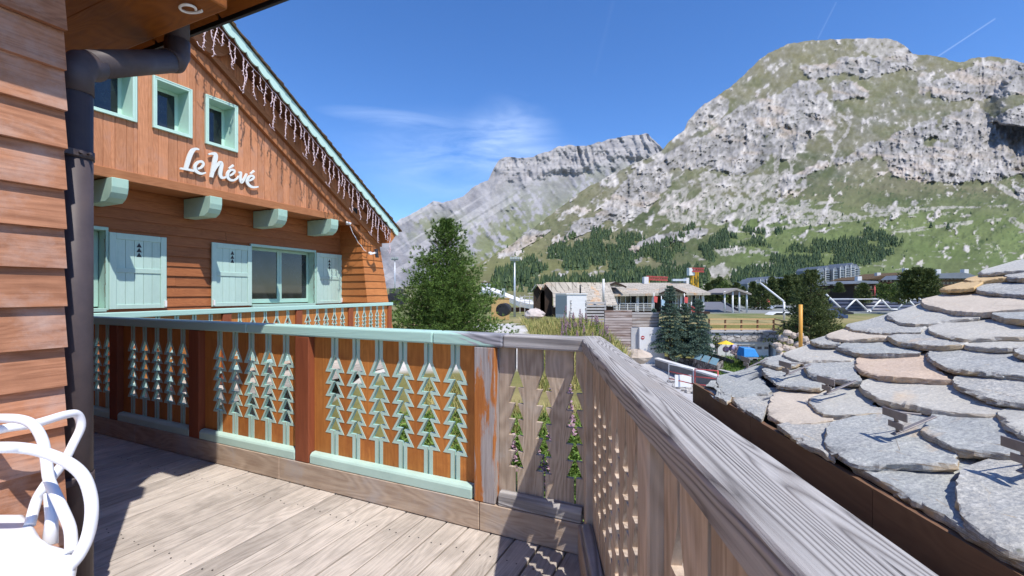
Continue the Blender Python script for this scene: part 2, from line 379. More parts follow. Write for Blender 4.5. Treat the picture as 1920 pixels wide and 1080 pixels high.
# ---- railing A: between the deck and the bank, local x to the left, local y towards the deck
RA = math.atan2(.426, -.905)
OA = Matrix.Rotation(-RA, 4, 'Z') @ Vector((.374, 2.28, 0)); ax0, ay0 = OA.x, OA.y
A = thing('deck_railing', 'near railing with tree cut-outs, orange and mint on the left, grey at the corner', 'railing', (ax0, ay0, 0), RA)
def railA():
    X = lambda t: ax0+t
    Y = lambda y: ay0+y
    hm = MB(); hm.box(X(-.0), X(.47), Y(-.125), Y(0), 1.03, 1.10); hm.build('handrail', M['grey_x'], A, .010, 2, label='bare grey stretch of handrail')
    hm = MB(); hm.box(X(.473), X(.93), Y(-.125), Y(0.001), 1.03, 1.10); hm.build('handrail', M['grey_half'], A, .010, 2, label='stretch of handrail where the mint paint peels off')
    hm = MB(); hm.box(X(.933), X(2.60), Y(-.125), Y(0), 1.03, 1.10); hm.box(X(2.603), X(5.70), Y(-.125), Y(0), 1.03, 1.10); hm.build('handrail', M['mint_rail'], A, .010, 2)
    posts = [(.585, 'post_z'), (2.02, 'red_z'), (3.25, 'red_z'), (4.47, 'red_z'), (5.64, 'red_z')]
    for c, m in posts:
        p = MB(); p.box(X(c-.066), X(c+.066), Y(-.105), Y(-.002), .162, 1.028)
        p.build('post', M[m], A, .006, 2, label='peeling half grey, half orange post' if m == 'post_z' else None)
    y0, y1 = Y(-.074), Y(-.052)
    panel(A, X(-.02), X(.517), [X(.08), X(.2495), X(.413)], .17, 1.028, y0, y1, [M['grey_z'], M['grey_z']], False, 1, z1=.365, p=.088, W=.046, wn=.010, w0=.008)
    pm = [M['stain_z'], M['mint_deep']]
    panel(A, X(.653), X(1.952), [X(.804+.1914*i) for i in range(6)], .17, 1.028, y0, y1, pm, True, 1)
    panel(A, X(2.088), X(3.182), [X(2.235+.189*i) for i in range(5)], .17, 1.028, y0, y1, pm, True, 1)
    panel(A, X(3.318), X(4.402), [X(3.48+.19*i) for i in range(5)], .17, 1.028, y0, y1, pm, True, 1)
    panel(A, X(4.538), X(5.57), [X(4.68+.19*i) for i in range(5)], .17, 1.028, y0, y1, pm, True, 1)
    for a, b, m in ((.03, .50, 'grey_x'), (.67, 1.945, 'mint'), (2.095, 3.18, 'mint'), (3.32, 4.40, 'mint'), (4.54, 5.57, 'mint')):
        r = MB(); prof = [(Y(-.051), .163), (Y(-.004), .163), (Y(-.004), .215), (Y(-.010), .226), (Y(-.022), .235), (Y(-.051), .238)]
        r.prism(prof, 0, X(a), X(b)); r.build('base_rail', M[m], A, .003, 1, label='bare grey base rail' if m == 'grey_x' else None, fix=True)
    for a, b in ((.02, .615), (.619, 2.24), (2.244, 4.1), (4.104, 5.7)):
        k = MB(); k.box(X(a), X(b), Y(-.045), Y(.0), .004, .160); k.build('kerb_board', M['kerb'], A, .004, 1)
    for t in (.70, 1.02, 1.9, 2.7, .25, .44):
        sc = MB(); sc.tube([(X(t), Y(-.045), 1.1002), (X(t), Y(-.045), 1.1022)], .006, 8); sc.build('screw_head', M['steel'], A)
def peeled(name, edge):
    t = NT(name); co = t.coords((1.1, 26, 26), island=9); cl = t.coords((.5, 5, 5), island=9)
    fine = t.noise(co, 3.2, 6, .7, .2); rings = t.maprange(t.math('SINE', t.math('MULTIPLY', t.noise(cl, 1, 2, .45, .6), 95)), -1, 1)
    f = t.math('ADD', t.math('MULTIPLY', fine, .6), t.math('MULTIPLY', rings, .38))
    col = t.ramp(f, [(.15, (.13, .125, .145)), (.45, (.27, .27, .29)), (.75, (.42, .41, .44))])
    tc = t.new('ShaderNodeTexCoord'); sp = t.new('ShaderNodeSeparateXYZ'); t.l.new(tc.outputs['Object'], sp.inputs[0])
    if edge is None:
        msk = t.maprange(t.noise(t.coords((1, 12, 12)), 2.2, 7, .7), .66, .70)
    else:  # paint worn away towards one end and along the top
        u = t.math('ADD', t.math('MULTIPLY', t.math('SUBTRACT', edge, sp.outputs[0]), 5.), t.math('MULTIPLY', t.math('SUBTRACT', sp.outputs[2], 1.075), 14.))
        n = t.math('ADD', u, t.math('MULTIPLY', t.math('SUBTRACT', f, .5), 1.6)); msk = t.maprange(n, -.08, .08)
    col = t.mix(msk, (.42, .63, .55), col); t.bump(f, .3, .003)
    return t.out(col, .6, .3)
M['grey_half'] = peeled('half_peeled_rail', .70); M['mint_rail'] = peeled('mint_rail_paint', None)
railA()
# ---- railing C: bare, along the gutter on the right; local x back towards the viewer, local y outwards
RC = math.atan2(-.9982, -.0597)
OC = Matrix.Rotation(-RC, 4, 'Z') @ Vector((.352, 2.30, 0)); cx0, cy0 = OC.x, OC.y
Cc = thing('side_railing', 'bare weathered grey railing running towards the viewer beside the stone roof', 'railing', (cx0, cy0, 0), RC)
def railC():
    X = lambda t: cx0+t
    Y = lambda y: cy0+y
    # hand-worn rail: a finely divided board whose top and edges wander
    xs = np.linspace(-.13, 4.2, 300); prof = [(0, 1.040), (-.001, 1.084), (.001, 1.092), (.006, 1.0975), (.014, 1.0995), (.045, 1.1), (.075, 1.1), (.108, 1.099), (.117, 1.095), (.1225, 1.085), (.122, 1.040)]
    mb = MB(); n = len(prof)
    for x in xs:
        kn = math.exp(-((x-.12)/.05)**2)
        for j, (y, z) in enumerate(prof):
            up = z > 1.08
            dz = .0004*math.sin(x*9+j*.6)+.0004*math.sin(x*23+1.7*j)+(.0022*kn*math.cos(j*.9) if up else 0)
            dy = .0005*math.sin(x*7+2)+.0004*math.sin(x*31+j)+(-.003*kn if j < 3 else 0)
            mb.v.append((X(x), Y(y+dy), z+dz))
    for i in range(len(xs)-1):
        for j in range(n): 
            j2 = (j+1) % n; mb.face([i*n+j, (i+1)*n+j, (i+1)*n+j2, i*n+j2], 0, False)
    mb.face(list(range(n))); mb.face([(len(xs)-1)*n+j for j in range(n)][::-1])
    mb.build('handrail', M['rail_close'], Cc, fix=True)
    for c in (.035, 1.30, 2.6):
        p = MB(); p.box(X(c-.05), X(c+.05), Y(.012), Y(.10), 0.0, 1.038); p.build('post', M['grey_z'], Cc, .005, 1)
    for a, b in ((.087, 1.248), (1.352, 2.548)):
        k = int((b-a)/.165); ax = [X(a+.1+i*(b-a-.12)/k) for i in range(k)]
        panel(Cc, X(a), X(b), ax, .14, 1.038, Y(.045), Y(.067), [M['grey_z'], M['grey_z']], False, 1, z1=.36, p=.086, W=.050, wn=.010, w0=.007)
    for a, b in ((.087, 1.248), (1.352, 2.548)):
        r = MB(); r.box(X(a), X(b), Y(-.01), Y(.043), .163, .21); r.build('base_rail', M['grey_x'], Cc, .010, 2)
    k = MB(); k.box(X(.004), X(3.4), Y(-.02), Y(.02), .004, .160); k.build('kerb_board', M['kerb'], Cc, .004, 1)
def rail_close():
    t = NT('rail_close_grain'); tc = t.new('ShaderNodeTexCoord')
    cl = t.coords((.28, 5.5, 3.5)); wv = t.noise(cl, 1.3, 2.0, .45, .35)
    rings = t.math('SINE', t.math('MULTIPLY', wv, 260)); rings = t.maprange(rings, -1, 1)
    rings = t.math('POWER', rings, .45)
    fine = t.noise(t.coords((1.5, 60, 60)), 3.0, 6, .75); crack = t.noise(t.coords((.9, 34, 22)), 1.9, 4, .6, .4)
    blotch = t.noise(t.coords((2.5, 6, 6)), 1.4, 5, .6)
    f = t.math('ADD', t.math('MULTIPLY', rings, .42), t.math('MULTIPLY', fine, .58))
    col = t.ramp(f, [(.18, (.085, .08, .078)), (.40, (.24, .225, .215)), (.60, (.355, .34, .325)), (.85, (.49, .47, .45))])
    col = t.mix(t.maprange(blotch, .5, .75, 0, .6), col, (.36, .31, .27))
    ck = t.maprange(crack, .63, .67); col = t.mix(ck, col, (.03, .028, .03))
    h = t.math('SUBTRACT', f, t.math('MULTIPLY', ck, .8)); t.bump(h, .6, .0045)
    return t.out(col, .85, .2)
M['rail_close'] = rail_close()
railC()
# ---- railing B: balcony of the big chalet beyond, local x away from the viewer, local y to the left
RB = math.atan2(.957, .29)
OB = Matrix.Rotation(-RB, 4, 'Z') @ Vector((-4.67, 5.03, 0)); bx0, by0 = OB.x, OB.y
B = thing('balcony_railing', 'farther mint and orange balcony railing with tree cut-outs in front of the big chalet', 'railing', (bx0, by0, 0), RB)
def railB():
    X = lambda t: bx0+t
    Y = lambda y: by0+y
    h = MB(); h.box(X(-.30), X(6.22), Y(0), Y(.13), 1.03, 1.10); h.build('handrail', M['mint_rail'], B, .008, 2)
    posts = [.28, 1.73, 3.17, 4.63, 6.11]
    for c in posts:
        p = MB(); p.box(X(c-.07), X(c+.07), Y(.012), Y(.10), .0, 1.028); p.build('post', M['red_z'], B, .006, 1)
    for a, b in zip(posts[:-1], posts[1:]):
        s = (b-a-.14)/5.4
        panel(B, X(a+.072), X(b-.072), [X(a+.07+s*(.7+i)) for i in range(5)], .17, 1.028, Y(.05), Y(.08), [M['stain_z'], M['mint_deep']], True, -1)
        r = MB(); r.box(X(a+.075), X(b-.075), Y(.02), Y(.048), .163, .24); r.build('base_rail', M['mint'], B, .006, 1)
railB()
# ------------------------------------------------------------------ deck
def deck():
    mb = MB(); wd = .145; lim = lambda y: min(2.36, 2.235-(.56-y)*2.563 if y < .56 else 9)
    y = -1.6; k = 0
    while y < 6.2:
        y2 = y+wd-.010; xa = min(lim(y), lim(y2)+.3); xb = lim(y2)
        if y < .56: xa = lim(y); xb = lim(y2)
        x0 = -3.2
        rnd = random.Random(k*3+1); cuts = [x0]+([rnd.choice((-.6, .4, 1.1))] if k % 3 == 0 and y > .8 else [])
        for i, a in enumerate(cuts):
            e1 = cuts[i+1]-.003 if i+1 < len(cuts) else xa; e2 = cuts[i+1]-.003 if i+1 < len(cuts) else xb
            dz = rnd.uniform(-.0015, .0015)
            if e1 > a: mb.hexa([(a, y, -.03), (e1, y, -.03), (e2, y2, -.03), (a, y2, -.03), (a, y, dz), (e1, y, dz), (e2, y2, dz), (a, y2, dz)])
        y += wd; k += 1
    o = mb.build('deck_floor', M['deck'], None, .003, 1); o.rotation_euler = (0, 0, RH); tag(o, 'weathered grey-brown deck boards', None, None, 'structure')
    u = MB(); u.poly([(-3.2, -1.6, -.10), (-.9, -.8, -.045), (2.24, .55, -.045), (2.24, 6.2, -.045), (-3.2, 6.2, -.045)])
    u.box(2.20, 2.262, .55, 6.2, -.40, -.035); u.box(-3.2, 2.1, 5.8, 5.9, -4, -.05)
    o = u.build('deck_underside', M['darkwood'], None); o.rotation_euler = (0, 0, RH); tag(o, None, None, None, 'structure')
deck()
def deck_screws():
    rnd = random.Random(6); mb = MB(); y = -1.6; k = 0
    while y < 4.4:
        for x in (.05, .72, 1.38, 2.03):
            for f in (.3, .7):
                if y > .7 or x < 2.2-(.56-y)*2.563-.1: xx = x+rnd.uniform(-.015, .015); yy = y+.135*f; mb.tube([(xx, yy, .0008), (xx, yy, .0022)], .0042, 6)
        y += .145; k += 1
    o = mb.build('deck_screws', M['dark'], None); o.rotation_euler = (0, 0, RH); tag(o, 'dark screw heads in the deck boards', None, None, 'structure')
deck_screws()
# ------------------------------------------------------------------ lapped siding
def laps_y(mb, x0, x1, y, z0, z1, step, zref, holes=(), t=.022, out=.035, m=0, jit=.003, seed=1, sgn=-1, joints=0):
    """horizontal boards on a wall in the plane y, facing -y"""
    rnd = random.Random(seed); k = math.floor((z0-zref)/step); z = zref+k*step
    while z < z1:
        za, zb = max(z, z0-.02), min(z+step*1.1, z1+.02)
        segs = [(x0, x1)]
        for hx0, hx1, hz0, hz1 in holes:
            if zb > hz0 and za < hz1:
                ns = []
                for a, b in segs:
                    if hx0 > a: ns.append((a, min(b, hx0)))
                    if hx1 < b: ns.append((max(a, hx1), b))
                segs = [s for s in ns if s[1]-s[0] > .01]
        for a, b in segs:
            cuts = [a]
            if joints and b-a > 1.5 and rnd.random() < .7: cuts.append(rnd.uniform(a+.4, b-.4))
            cuts.append(b)
            for i in range(len(cuts)-1):
                j = rnd.uniform(-jit, jit); w1 = rnd.uniform(-jit, jit)
                ca, cb = cuts[i], cuts[i+1]-(.003 if i < len(cuts)-2 else 0)
                P = lambda yy, zz: (yy, zz)
                pr = [(y-out+j, za+w1), (y-.008+j*.5, zb), (y+.012, zb), (y-out+t+j, za+w1)]
                mb.prism(pr, 0, ca, cb, m)
        z += step
def laps_x(mb, y0, y1, x, z0, z1, step, zref, sgn, out=.035, t=.022, m=0, jit=.003, seed=2):
    rnd = random.Random(seed); z = zref+math.floor((z0-zref)/step)*step
    while z < z1:
        za, zb = max(z, z0-.02), min(z+step*1.1, z1+.02); j = rnd.uniform(-jit, jit)
        pr = [(x+sgn*(out+j), za+j), (x+sgn*.008, zb), (x-sgn*.012, zb), (x+sgn*(out-t+j), za+j)]
        mb.prism(pr, 1, y0, y1, m); z += step
# ------------------------------------------------------------------ the near house (annexe) on the left
AN = thing('wooden_house', 'near house wall of lapped brown boards under a low orange eave at the left edge', 'house', (-1.0, 3.5, 0), RH)
def annex():
    CX, CY = .876, 2.297
    mb = MB(); laps_y(mb, -4.5, CX, CY, .02, 3.6, .150, 1.426, seed=5, joints=0, jit=.004); mb.build('siding', M['sid_near'], AN, fix=True)
    mb = MB(); laps_x(mb, CY-.0, 6.3, CX-.03, .02, 3.2, .150, 1.426, 1, seed=8); mb.box(-4.5, CX-.045, CY+.012, 6.3, 0, 3.3)
    mb.build('end_wall', M['sid_near'], AN, fix=True)
    # roof: pitch 38 degrees, the eave runs to the left
    ez, ex, yv, tp = 2.9, 1.68, 2.0, .78
    zu = lambda x: ez+tp*(ex-x)
    mb = MB()
    y = yv; k = 0
    while y < 7:
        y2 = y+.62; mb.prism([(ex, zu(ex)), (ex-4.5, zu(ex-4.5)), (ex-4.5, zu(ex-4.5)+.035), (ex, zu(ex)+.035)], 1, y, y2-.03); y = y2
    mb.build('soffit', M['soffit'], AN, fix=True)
    mb = MB(); mb.prism([(ex+.015, zu(ex)+.04), (ex-4.5, zu(ex-4.5)+.04), (ex-4.5, zu(ex-4.5)+.19), (ex+.03, zu(ex)+.19)], 1, yv-.02, 7)
    mb.prism([(ex+.018, zu(ex)-.012), (ex+.018, zu(ex)+.2), (ex+.034, zu(ex)+.2), (ex+.034, zu(ex)-.012)], 1, yv-.03, 7); mb.build('roof', M['dark'], AN, fix=True)
    mb = MB(); mb.prism([(1.10, 2.655), (1.39, 2.655), (1.39, zu(1.39)-.005), (1.10, zu(1.10)-.005)], 1, 2.097, 6.6); mb.build('beam', M['soffit'], AN, .01, 2, fix=True)
    mb = MB(); mb.box(-4.4, .81, 1.94, CY-.04, 2.65, 2.95); mb.build('shade_beam', M['soffit'], AN, .01, 1)  # unseen beam added above the view, sized to shade the upper siding
    mb = MB(); mb.prism([(1.10, 2.65), (1.10, zu(1.1)-.01), (CX-.02, zu(CX)-.01), (CX-.02, 2.65)], 1, 2.31, 6.3); mb.build('wall_plate', M['soffit'], AN, fix=True)
    # rain-water pipe with two bends
    g = lambda x, y, z: (x, y, z)
    bx, by = .958, 2.418
    def bend(p, q, r, n=6):
        return [Vector(p)]
    low = [g(bx, by, .03), g(bx, by, 2.17)]
    mb = MB(); mb.tube(low, .0595, 24)
    mb.build('downpipe', M['pipe'], AN)
    mb = MB(); mb.tube([g(bx, by, 2.15), g(bx, by, 2.235), g(bx+.035, by+.025, 2.285), g(bx+.09, by+.062, 2.315)], .0625, 24)
    ex_, ey_ = 1.585, 2.84
    mb.tube([g(bx+.06, by+.04, 2.303), g(ex_-.07, ey_-.05, 2.62)], .0595, 24)
    mb.tube([g(ex_-.09, ey_-.062, 2.612), g(ex_-.03, ey_-.02, 2.642), g(ex_, ey_, 2.70), g(ex_, ey_, 2.78)], .0625, 24)
    mb.tube([g(ex_, ey_, 2.76), g(ex_, ey_, 3.02)], .0595, 24)
    mb.build('pipe_bends', M['pipe'], AN)
    for z in (1.88, .55):
        mb = MB(); mb.tube([g(bx, by, z), g(bx, by, z+.035)], .0635, 24); mb.box(bx-.07, bx+.0, by-.064, by-.058, z+.005, z+.03)
        mb.tube([g(bx-.005, by-.06, z+.018), g(bx-.012, by-.085, z+.018)], .006, 8)
        mb.tube([g(bx+.02, by-.06, z+.018), g(bx+.02, by-.083, z+.018)], .005, 8); mb.build('pipe_clamp', M['pipe'], AN)
    mb = MB(); mb.box(1.2, 1.24, 1.75, 1.79, 2.6, 2.61)
    c = []
    for i in range(26):
        a = i/25; ang = a*5.6
        c.append((1.30+.035*math.cos(ang)-.01*a, 2.20+.05*math.sin(ang)+.05*a, 2.648-.012*math.sin(a*3)))
    m2 = MB(); m2.tube(c, .006, 8); m2.build('cable_loop', M['white'], AN)
annex()
# ------------------------------------------------------------------ the big chalet with the gable
CH = thing('chalet', 'big wooden chalet gable with mint green shutters, beam ends and scalloped bargeboard behind the balcony', 'house', (5.0, 9.0, -4.5), RH)
YL, YU, YV = 8.344, 7.75, 7.30
def WL(px, py, a=YL): return on_wall(px, py, -a)
RX, RZ = 9.186, 2.918; RS = .659; APX = 3.47
def roofz(x): return RZ+RS*(RX-x) if x > APX else RZ+RS*(RX-APX)-RS*(APX-x)
wins_low = []
def chalet():
    # lower windows
    x0, z1 = WL(470, 462); x1, _ = WL(588, 500); _, z0 = WL(470, 571)
    w2 = (x0, x1, z0, z1)
    xb, _ = WL(196, 500); w1 = (xb-1.55, xb, z0, z1+.02)
    mb = MB(); laps_y(mb, -1.5, 8.30, YL, -.6, 2.97, .169, 1.442, holes=[w1, w2], seed=11, jit=.005, joints=1); mb.box(-1.5, 8.29, YL+.29, YL+.5, -4.5, 3.0)
    mb.build('lower_wall', M['sid_far'], CH, fix=True)
    mb = MB(); mb.box(-1.5, 8.9, YL-.02, YL+.28, -4.5, -.6); mb.build('basement_wall', M['plaster'], CH)
    mb = MB(); mb.box(-1.5, 8.3, 6.2, YL-.03, -.20, -.02); mb.build('balcony_floor', M['deck'], CH)
    # wing wall that carries the right end, flared towards the foot
    mb = MB(); rnd = random.Random(3); z = 1.442-.169*12
    while z < 2.93:
        fl = max(0, (2.7-z)/1.4)*.20; fl2 = max(0, (2.7-z-.169)/1.4)*.20
        yf, yf2 = YU-.03-fl, YU-.03-fl2; j = rnd.uniform(-.004, .004)
        xr = 8.90+fl*.45; zt = min(z+.19, 2.95)
        # side face (faces the viewer along the wall)
        mb.hexa([(8.286-.03+j, yf, z+j), (8.286-.008, yf, z+j), (8.286-.008, YL, z), (8.286-.03, YL, z), (8.286-.006, yf2, zt), (8.286+.01, yf2, zt), (8.286+.01, YL, zt), (8.286-.006, YL, zt)])
        # front face
        mb.hexa([(8.286-.03, yf-.03+j, z+j), (xr, yf-.03+j, z-j), (xr, yf-.008, z), (8.286-.03, yf-.008, z), (8.286-.004, yf2-.006, zt), (xr, yf2-.006, zt), (xr, yf2+.01, zt), (8.286-.004, yf2+.01, zt)])
        z += .169
    mb.hexa([(8.29, YL-1.1, -4.5), (9.2, YL-1.1, -4.5), (9.2, YL, -4.5), (8.29, YL, -4.5), (8.29, YU, 2.9), (8.9, YU, 2.9), (8.9, YL, 2.9), (8.29, YL, 2.9)])
    mb.build('wing_wall', M['sid_wing'], CH, fix=True)
    # windows below
    def window(parent_w, sashes, depth=.20, name='window'):
        x0, x1, z0, z1 = parent_w
        fr = MB(); y = YL
        t = .035
        fr.box(x0-.03, x1+.03, y-.05, y+depth, z1, z1+.05); fr.box(x0-.0, x1+.0, y-.07, y+depth, z0-.05, z0)
        fr.box(x0-t, x0, y-.045, y+depth, z0-.03, z1); fr.box(x1, x1+t, y-.045, y+depth, z0-.03, z1)
        yb = y+depth-.05
        for a, b in sashes:
            s = .055
            fr.box(a, b, yb, yb+.04, z0+.02, z0+.02+s+.03); fr.box(a, b, yb, yb+.04, z1-s, z1-.002); fr.box(a, a+s, yb-.002, yb+.042, z0+.022, z1-.004); fr.box(b-s, b, yb-.002, yb+.042, z0+.022, z1-.004)
        o = fr.build('window', M['mint_deep'], CH, .004, 1)
        for a, b in sashes:
            g = MB(); g.box(a+.05, b-.05, yb+.015, yb+.022, z0+.1, z1-.05); g.build('pane', M['glass_win'], o)
        return o
    x0, x1, z0, z1 = w2; xm = x0+(x1-x0)*.5
    window(w2, [(x0+.005, xm+.0), (xm+.002, x1-.005)])
    window(w1, [(w1[0]+.02, w1[0]+.78), (w1[0]+.782, w1[1]-.01)])
    # shutters
    def shutter(xa, xb, z0, z1, hook=0, tw=.25):
        y = YL-.042; s = .085
        f = MB(); w = xb-xa
        f.box(xa, xa+s, y-.032, y, z0, z1); f.box(xb-s, xb, y-.032, y, z0, z1)
        f.box(xa+s+.001, xb-s-.001, y-.030, y, z1-s*1.1, z1); f.box(xa+s+.001, xb-s-.001, y-.030, y, z0, z0+s*.8)
        zm = z0+(z1-z0)*.48; f.box(xa+s+.001, xb-s-.001, y-.030, y, zm, zm+.075)
        o = f.build('shutter', M['mint_sh'], CH, .004, 1)
        n = 5; b = MB(); ww = (w-2*s)/n
        for i in range(n): b.box(xa+s+i*ww+.002, xa+s+(i+1)*ww-.002, y-.016, y-.003, z0+.02, z1-.02)
        b.build('shutter_boards', M['mint_sh'], o, .002, 1)
        t = MB(); xc = xa+w*.5
        for i in range(3):
            zz = z0+(z1-z0)*.70+i*.075; t.prism([(xc-.036, zz), (xc+.036, zz), (xc, zz+.07)], 1, y-.0185, y-.0165)
        t.build('cutout_shade', M['dark'], o, fix=True)  # raised dark triangles stand in for the shade inside cut holes
        h = MB(); h.box(xa+.01 if hook < 0 else xb-.04, xa+.04 if hook < 0 else xb-.01, y-.06, y-.033, z0+.02, z0+.12); h.build('latch', M['letter'], o)
    xa, _ = WL(201, 500); xb, _ = WL(308, 500); _, zz1 = WL(308, 446); _, zz0 = WL(308, 577)
    shutter(xa, xb, zz0, zz1, 1)
    xa, _ = WL(393, 500); xb, _ = WL(468, 500); shutter(xa, xb, zz0, zz1, -1)
    xa, _ = WL(590, 500); xb, _ = WL(637, 500); shutter(xa, xb, zz0, zz1, 1)
    # gable cladding, vertical boards with three deep little windows
    ups = []
    for l, r in ((386, 441), (288, 355)):
        a, zt = WL(l, 180 if l == 386 else 145, YU); b, _ = WL(r, 200, YU); _, zb = WL(l, 268 if l == 386 else 238, YU); ups.append([a, b, zb, zt])
    ups.append([ups[1][0]-.765, ups[1][0]-.255, ups[1][2], ups[1][3]])
    mb = MB(); xs = [i*.136-.7 for i in range(0, 73)]
    cuts = sorted(set(xs+[v for u in ups for v in (u[0], u[1])]+[APX])); rnd = random.Random(9)
    for a, b in zip(cuts[:-1], cuts[1:]):
        if b-a < .004: continue
        j = rnd.uniform(0, .006); zlo = 3.03; ga, gb = a+(.002 if a in xs else 0), b-(.002 if b in xs else 0)
        seg = [(zlo, None)]
        for u in ups:
            if a >= u[0]-.001 and b <= u[1]+.001: seg = [(zlo, u[2]), (u[3], None)]
        for lo, hi in seg:
            ta = roofz(ga)-.10 if hi is None else hi; tb = roofz(gb)-.10 if hi is None else hi
            if min(ta, tb) <= lo+.01: continue
            mb.hexa([(ga, YU-j, lo), (gb, YU-j, lo), (gb, YU+.03, lo), (ga, YU+.03, lo), (ga, YU-j, ta), (gb, YU-j, tb), (gb, YU+.03, tb), (ga, YU+.03, ta)])
    mb.build('gable_cladding', M['clad_z'], CH, .003, 1)
    mb = MB(); mb.box(-1.2, 8.99, YU-.035, YU+.0, 2.93, 3.07); mb.box(-1.2, 8.28, YU+.002, YL-.03, 2.94, 2.975); mb.build('fascia', M['sid_far_c'], CH, .006, 1)
    mb = MB(); mb.prism([(-1.2, 3.0), (9.0, 3.0), (9.0, roofz(9.0)-.12), (APX, roofz(APX)-.12), (-1.2, roofz(-1.2)-.12)], 1, YU+.44, YU+.6); mb.build('back_lining', M['darkwood'], CH, fix=True)
    for x0, x1, z0, z1 in ups:
        d = .30; f = MB(); t = .03
        f.box(x0+.0, x1-.0, YU-.045, YU+d, z1-t, z1); f.box(x0, x1, YU-.045, YU+d, z0, z0+t)
        f.box(x0, x0+t, YU-.043, YU+d, z0+t, z1-t); f.box(x1-t, x1, YU-.043, YU+d, z0+t, z1-t)
        f.box(x0-.025, x0, YU-.05, YU-.008, z0-.02, z1+.02); f.box(x1, x1+.025, YU-.05, YU-.008, z0-.02, z1+.02); f.box(x0, x1, YU-.05, YU-.008, z1, z1+.02); f.box(x0, x1, YU-.05, YU-.008, z0-.02, z0)
        yb = YU+d-.06
        f.box(x0+t, x0+t+.05, yb, yb+.04, z0+t, z1-t); f.box(x1-t-.05, x1-t, yb, yb+.04, z0+t, z1-t); f.box(x0+t+.05, x1-t-.05, yb, yb+.04, z0+t, z0+t+.055); f.box(x0+t+.05, x1-t-.05, yb, yb+.04, z1-t-.05, z1-t)
        o = f.build('window', M['mint_win'], CH, .003, 1)
        g = MB(); g.box(x0+.07, x1-.07, yb+.012, yb+.02, z0+.08, z1-.07); g.build('pane', M['glass_win'], o)
    # beam ends
    for x in (3.41, 4.74, 6.01, 7.30):
        b = MB(); y0 = 7.60; pr = [(YL-.03, 2.60), (YL-.03, 2.925), (y0, 2.925), (y0-.0, 2.80), (y0+.02, 2.72), (y0+.07, 2.65), (y0+.16, 2.60)]
        b.prism(pr, 0, x, x+.2); b.build('beam_end', M['mint_beam'], CH, .008, 2, fix=True)
    # roof: slates, mint scalloped bargeboard, brown soffit and inner trim
    nrm = Vector((RS, 0, 1)).normalized()
    def slab(lo, hi, y0, y1, xe, mat, name, bev=0):
        b = MB()
        zl = lambda x: roofz(x)
        b.prism([(xe, zl(xe)+lo), (APX, zl(APX)+lo), (APX, zl(APX)+hi), (xe, zl(xe)+hi)], 1, y0, y1)
        b.prism([(APX, zl(APX)+lo), (-2.2, zl(-2.2)+lo), (-2.2, zl(-2.2)+hi), (APX, zl(APX)+hi)], 1, y0, y1)
        return b.build(name, mat, CH, fix=True)
    slab(-.13, -.055, YV+.0, 15, 9.16, M['soffit_far'], 'soffit')
    # slate courses with ragged ends seen along the verge
    b = MB(); rnd = random.Random(4); n = 46
    for i in range(n):
        xa = 9.24-i*.127; xb = xa-.20
        za, zb = roofz(xa)-.045, roofz(xb)-.045
        l = rnd.uniform(-.012, .012); t1 = rnd.uniform(.028, .045)
        b.hexa([(xb, YV-.07+l, zb), (xa+l, YV-.07-l, za+.02), (xa+l, 15, za+.02), (xb, 15, zb), (xb, YV-.07+l, zb+.03), (xa+l, YV-.07-l, za+.02+t1), (xa+l, 15, za+.02+t1), (xb, 15, zb+.03)])
    b.prism([(APX, roofz(APX)), (-2.2, roofz(-2.2)-.04), (-2.2, roofz(-2.2)), (APX, roofz(APX)+.04)], 1, YV-.06, 15)
    b.build('roof', M['slate'], CH, fix=True)
    # bargeboard with a scalloped lower edge (tongues every 0.21 m)
    b = MB(); top = []; bot = []; L = 0; step = .0175; x = 9.13; i = 0
    while x > APX:
        ph = (i % 12)/12; dz = .045*math.sin(math.pi*ph)**.7 if ph > 0 else 0
        if i % 12 in (0,): dz = -.012
        top.append((x, roofz(x)-.05)); bot.append((x, roofz(x)-.225-dz+.03)); x -= step; i += 1
    pts = top+bot[::-1]
    for q in range(len(top)-1):
        pr = [top[q], top[q+1], bot[q+1], bot[q]]; b.prism(pr, 1, YV-.03, YV)
    b.build('bargeboard', M['mint_flat'], CH, fix=True)
    for lo, hi, y0, y1 in ((-.58, -.47, YU-.10, YU-.006), (-.86, -.76, YU-.085, YU-.006)):
        b = MB(); b.prism([(8.98 if lo > -.6 else 8.75, roofz(8.98 if lo > -.6 else 8.75)+lo), (APX, roofz(APX)+lo), (APX, roofz(APX)+hi), (8.98 if lo > -.6 else 8.75, roofz(8.98 if lo > -.6 else 8.75)+hi)], 1, y0, y1); b.build('rake_trim', M['sid_far_c'], CH, .004, 1, fix=True)
    b = MB(); b.prism([(8.90, 2.55), (9.20, 2.86), (9.12, 2.93), (8.90, 2.93)], 1, YV+.02, YV+.9); b.prism([(8.99, 2.95), (9.16, 2.80), (9.05, 2.72), (8.6, 2.95)], 1, YV+.05, YV+.12); b.build('eave_bracket', M['sid_wing'], CH, fix=True)
    # round-bottomed carved board under the ridge truss
    xc, zc = WL(389, 62, YU-.05); b = MB(); pts = [(xc-.42, zc+.05)]
    for i in range(13):
        a = math.pi+math.pi*i/12; pts.append((xc+.36*math.cos(a), zc-.02+.36*math.sin(a)*.95))
    pts.append((xc+.30, zc+.12)); b.prism(pts, 1, YU-.15, YU-.01)
    for k in range(4):
        zz = zc-.26+k*.09; b.box(xc-.26+abs(k-1.5)*-.03, xc+.26-abs(k-1.5)*-.03, YU-.156, YU-.1505, zz, zz+.008)
    b.build('carved_board', M['clad_x'], CH, fix=True)
    b = MB(); b.box(8.02, 8.14, YU-.09, YU-.01, 3.13, 3.29); b.build('junction_box', M['dark'], CH)
M['glass_win'] = None
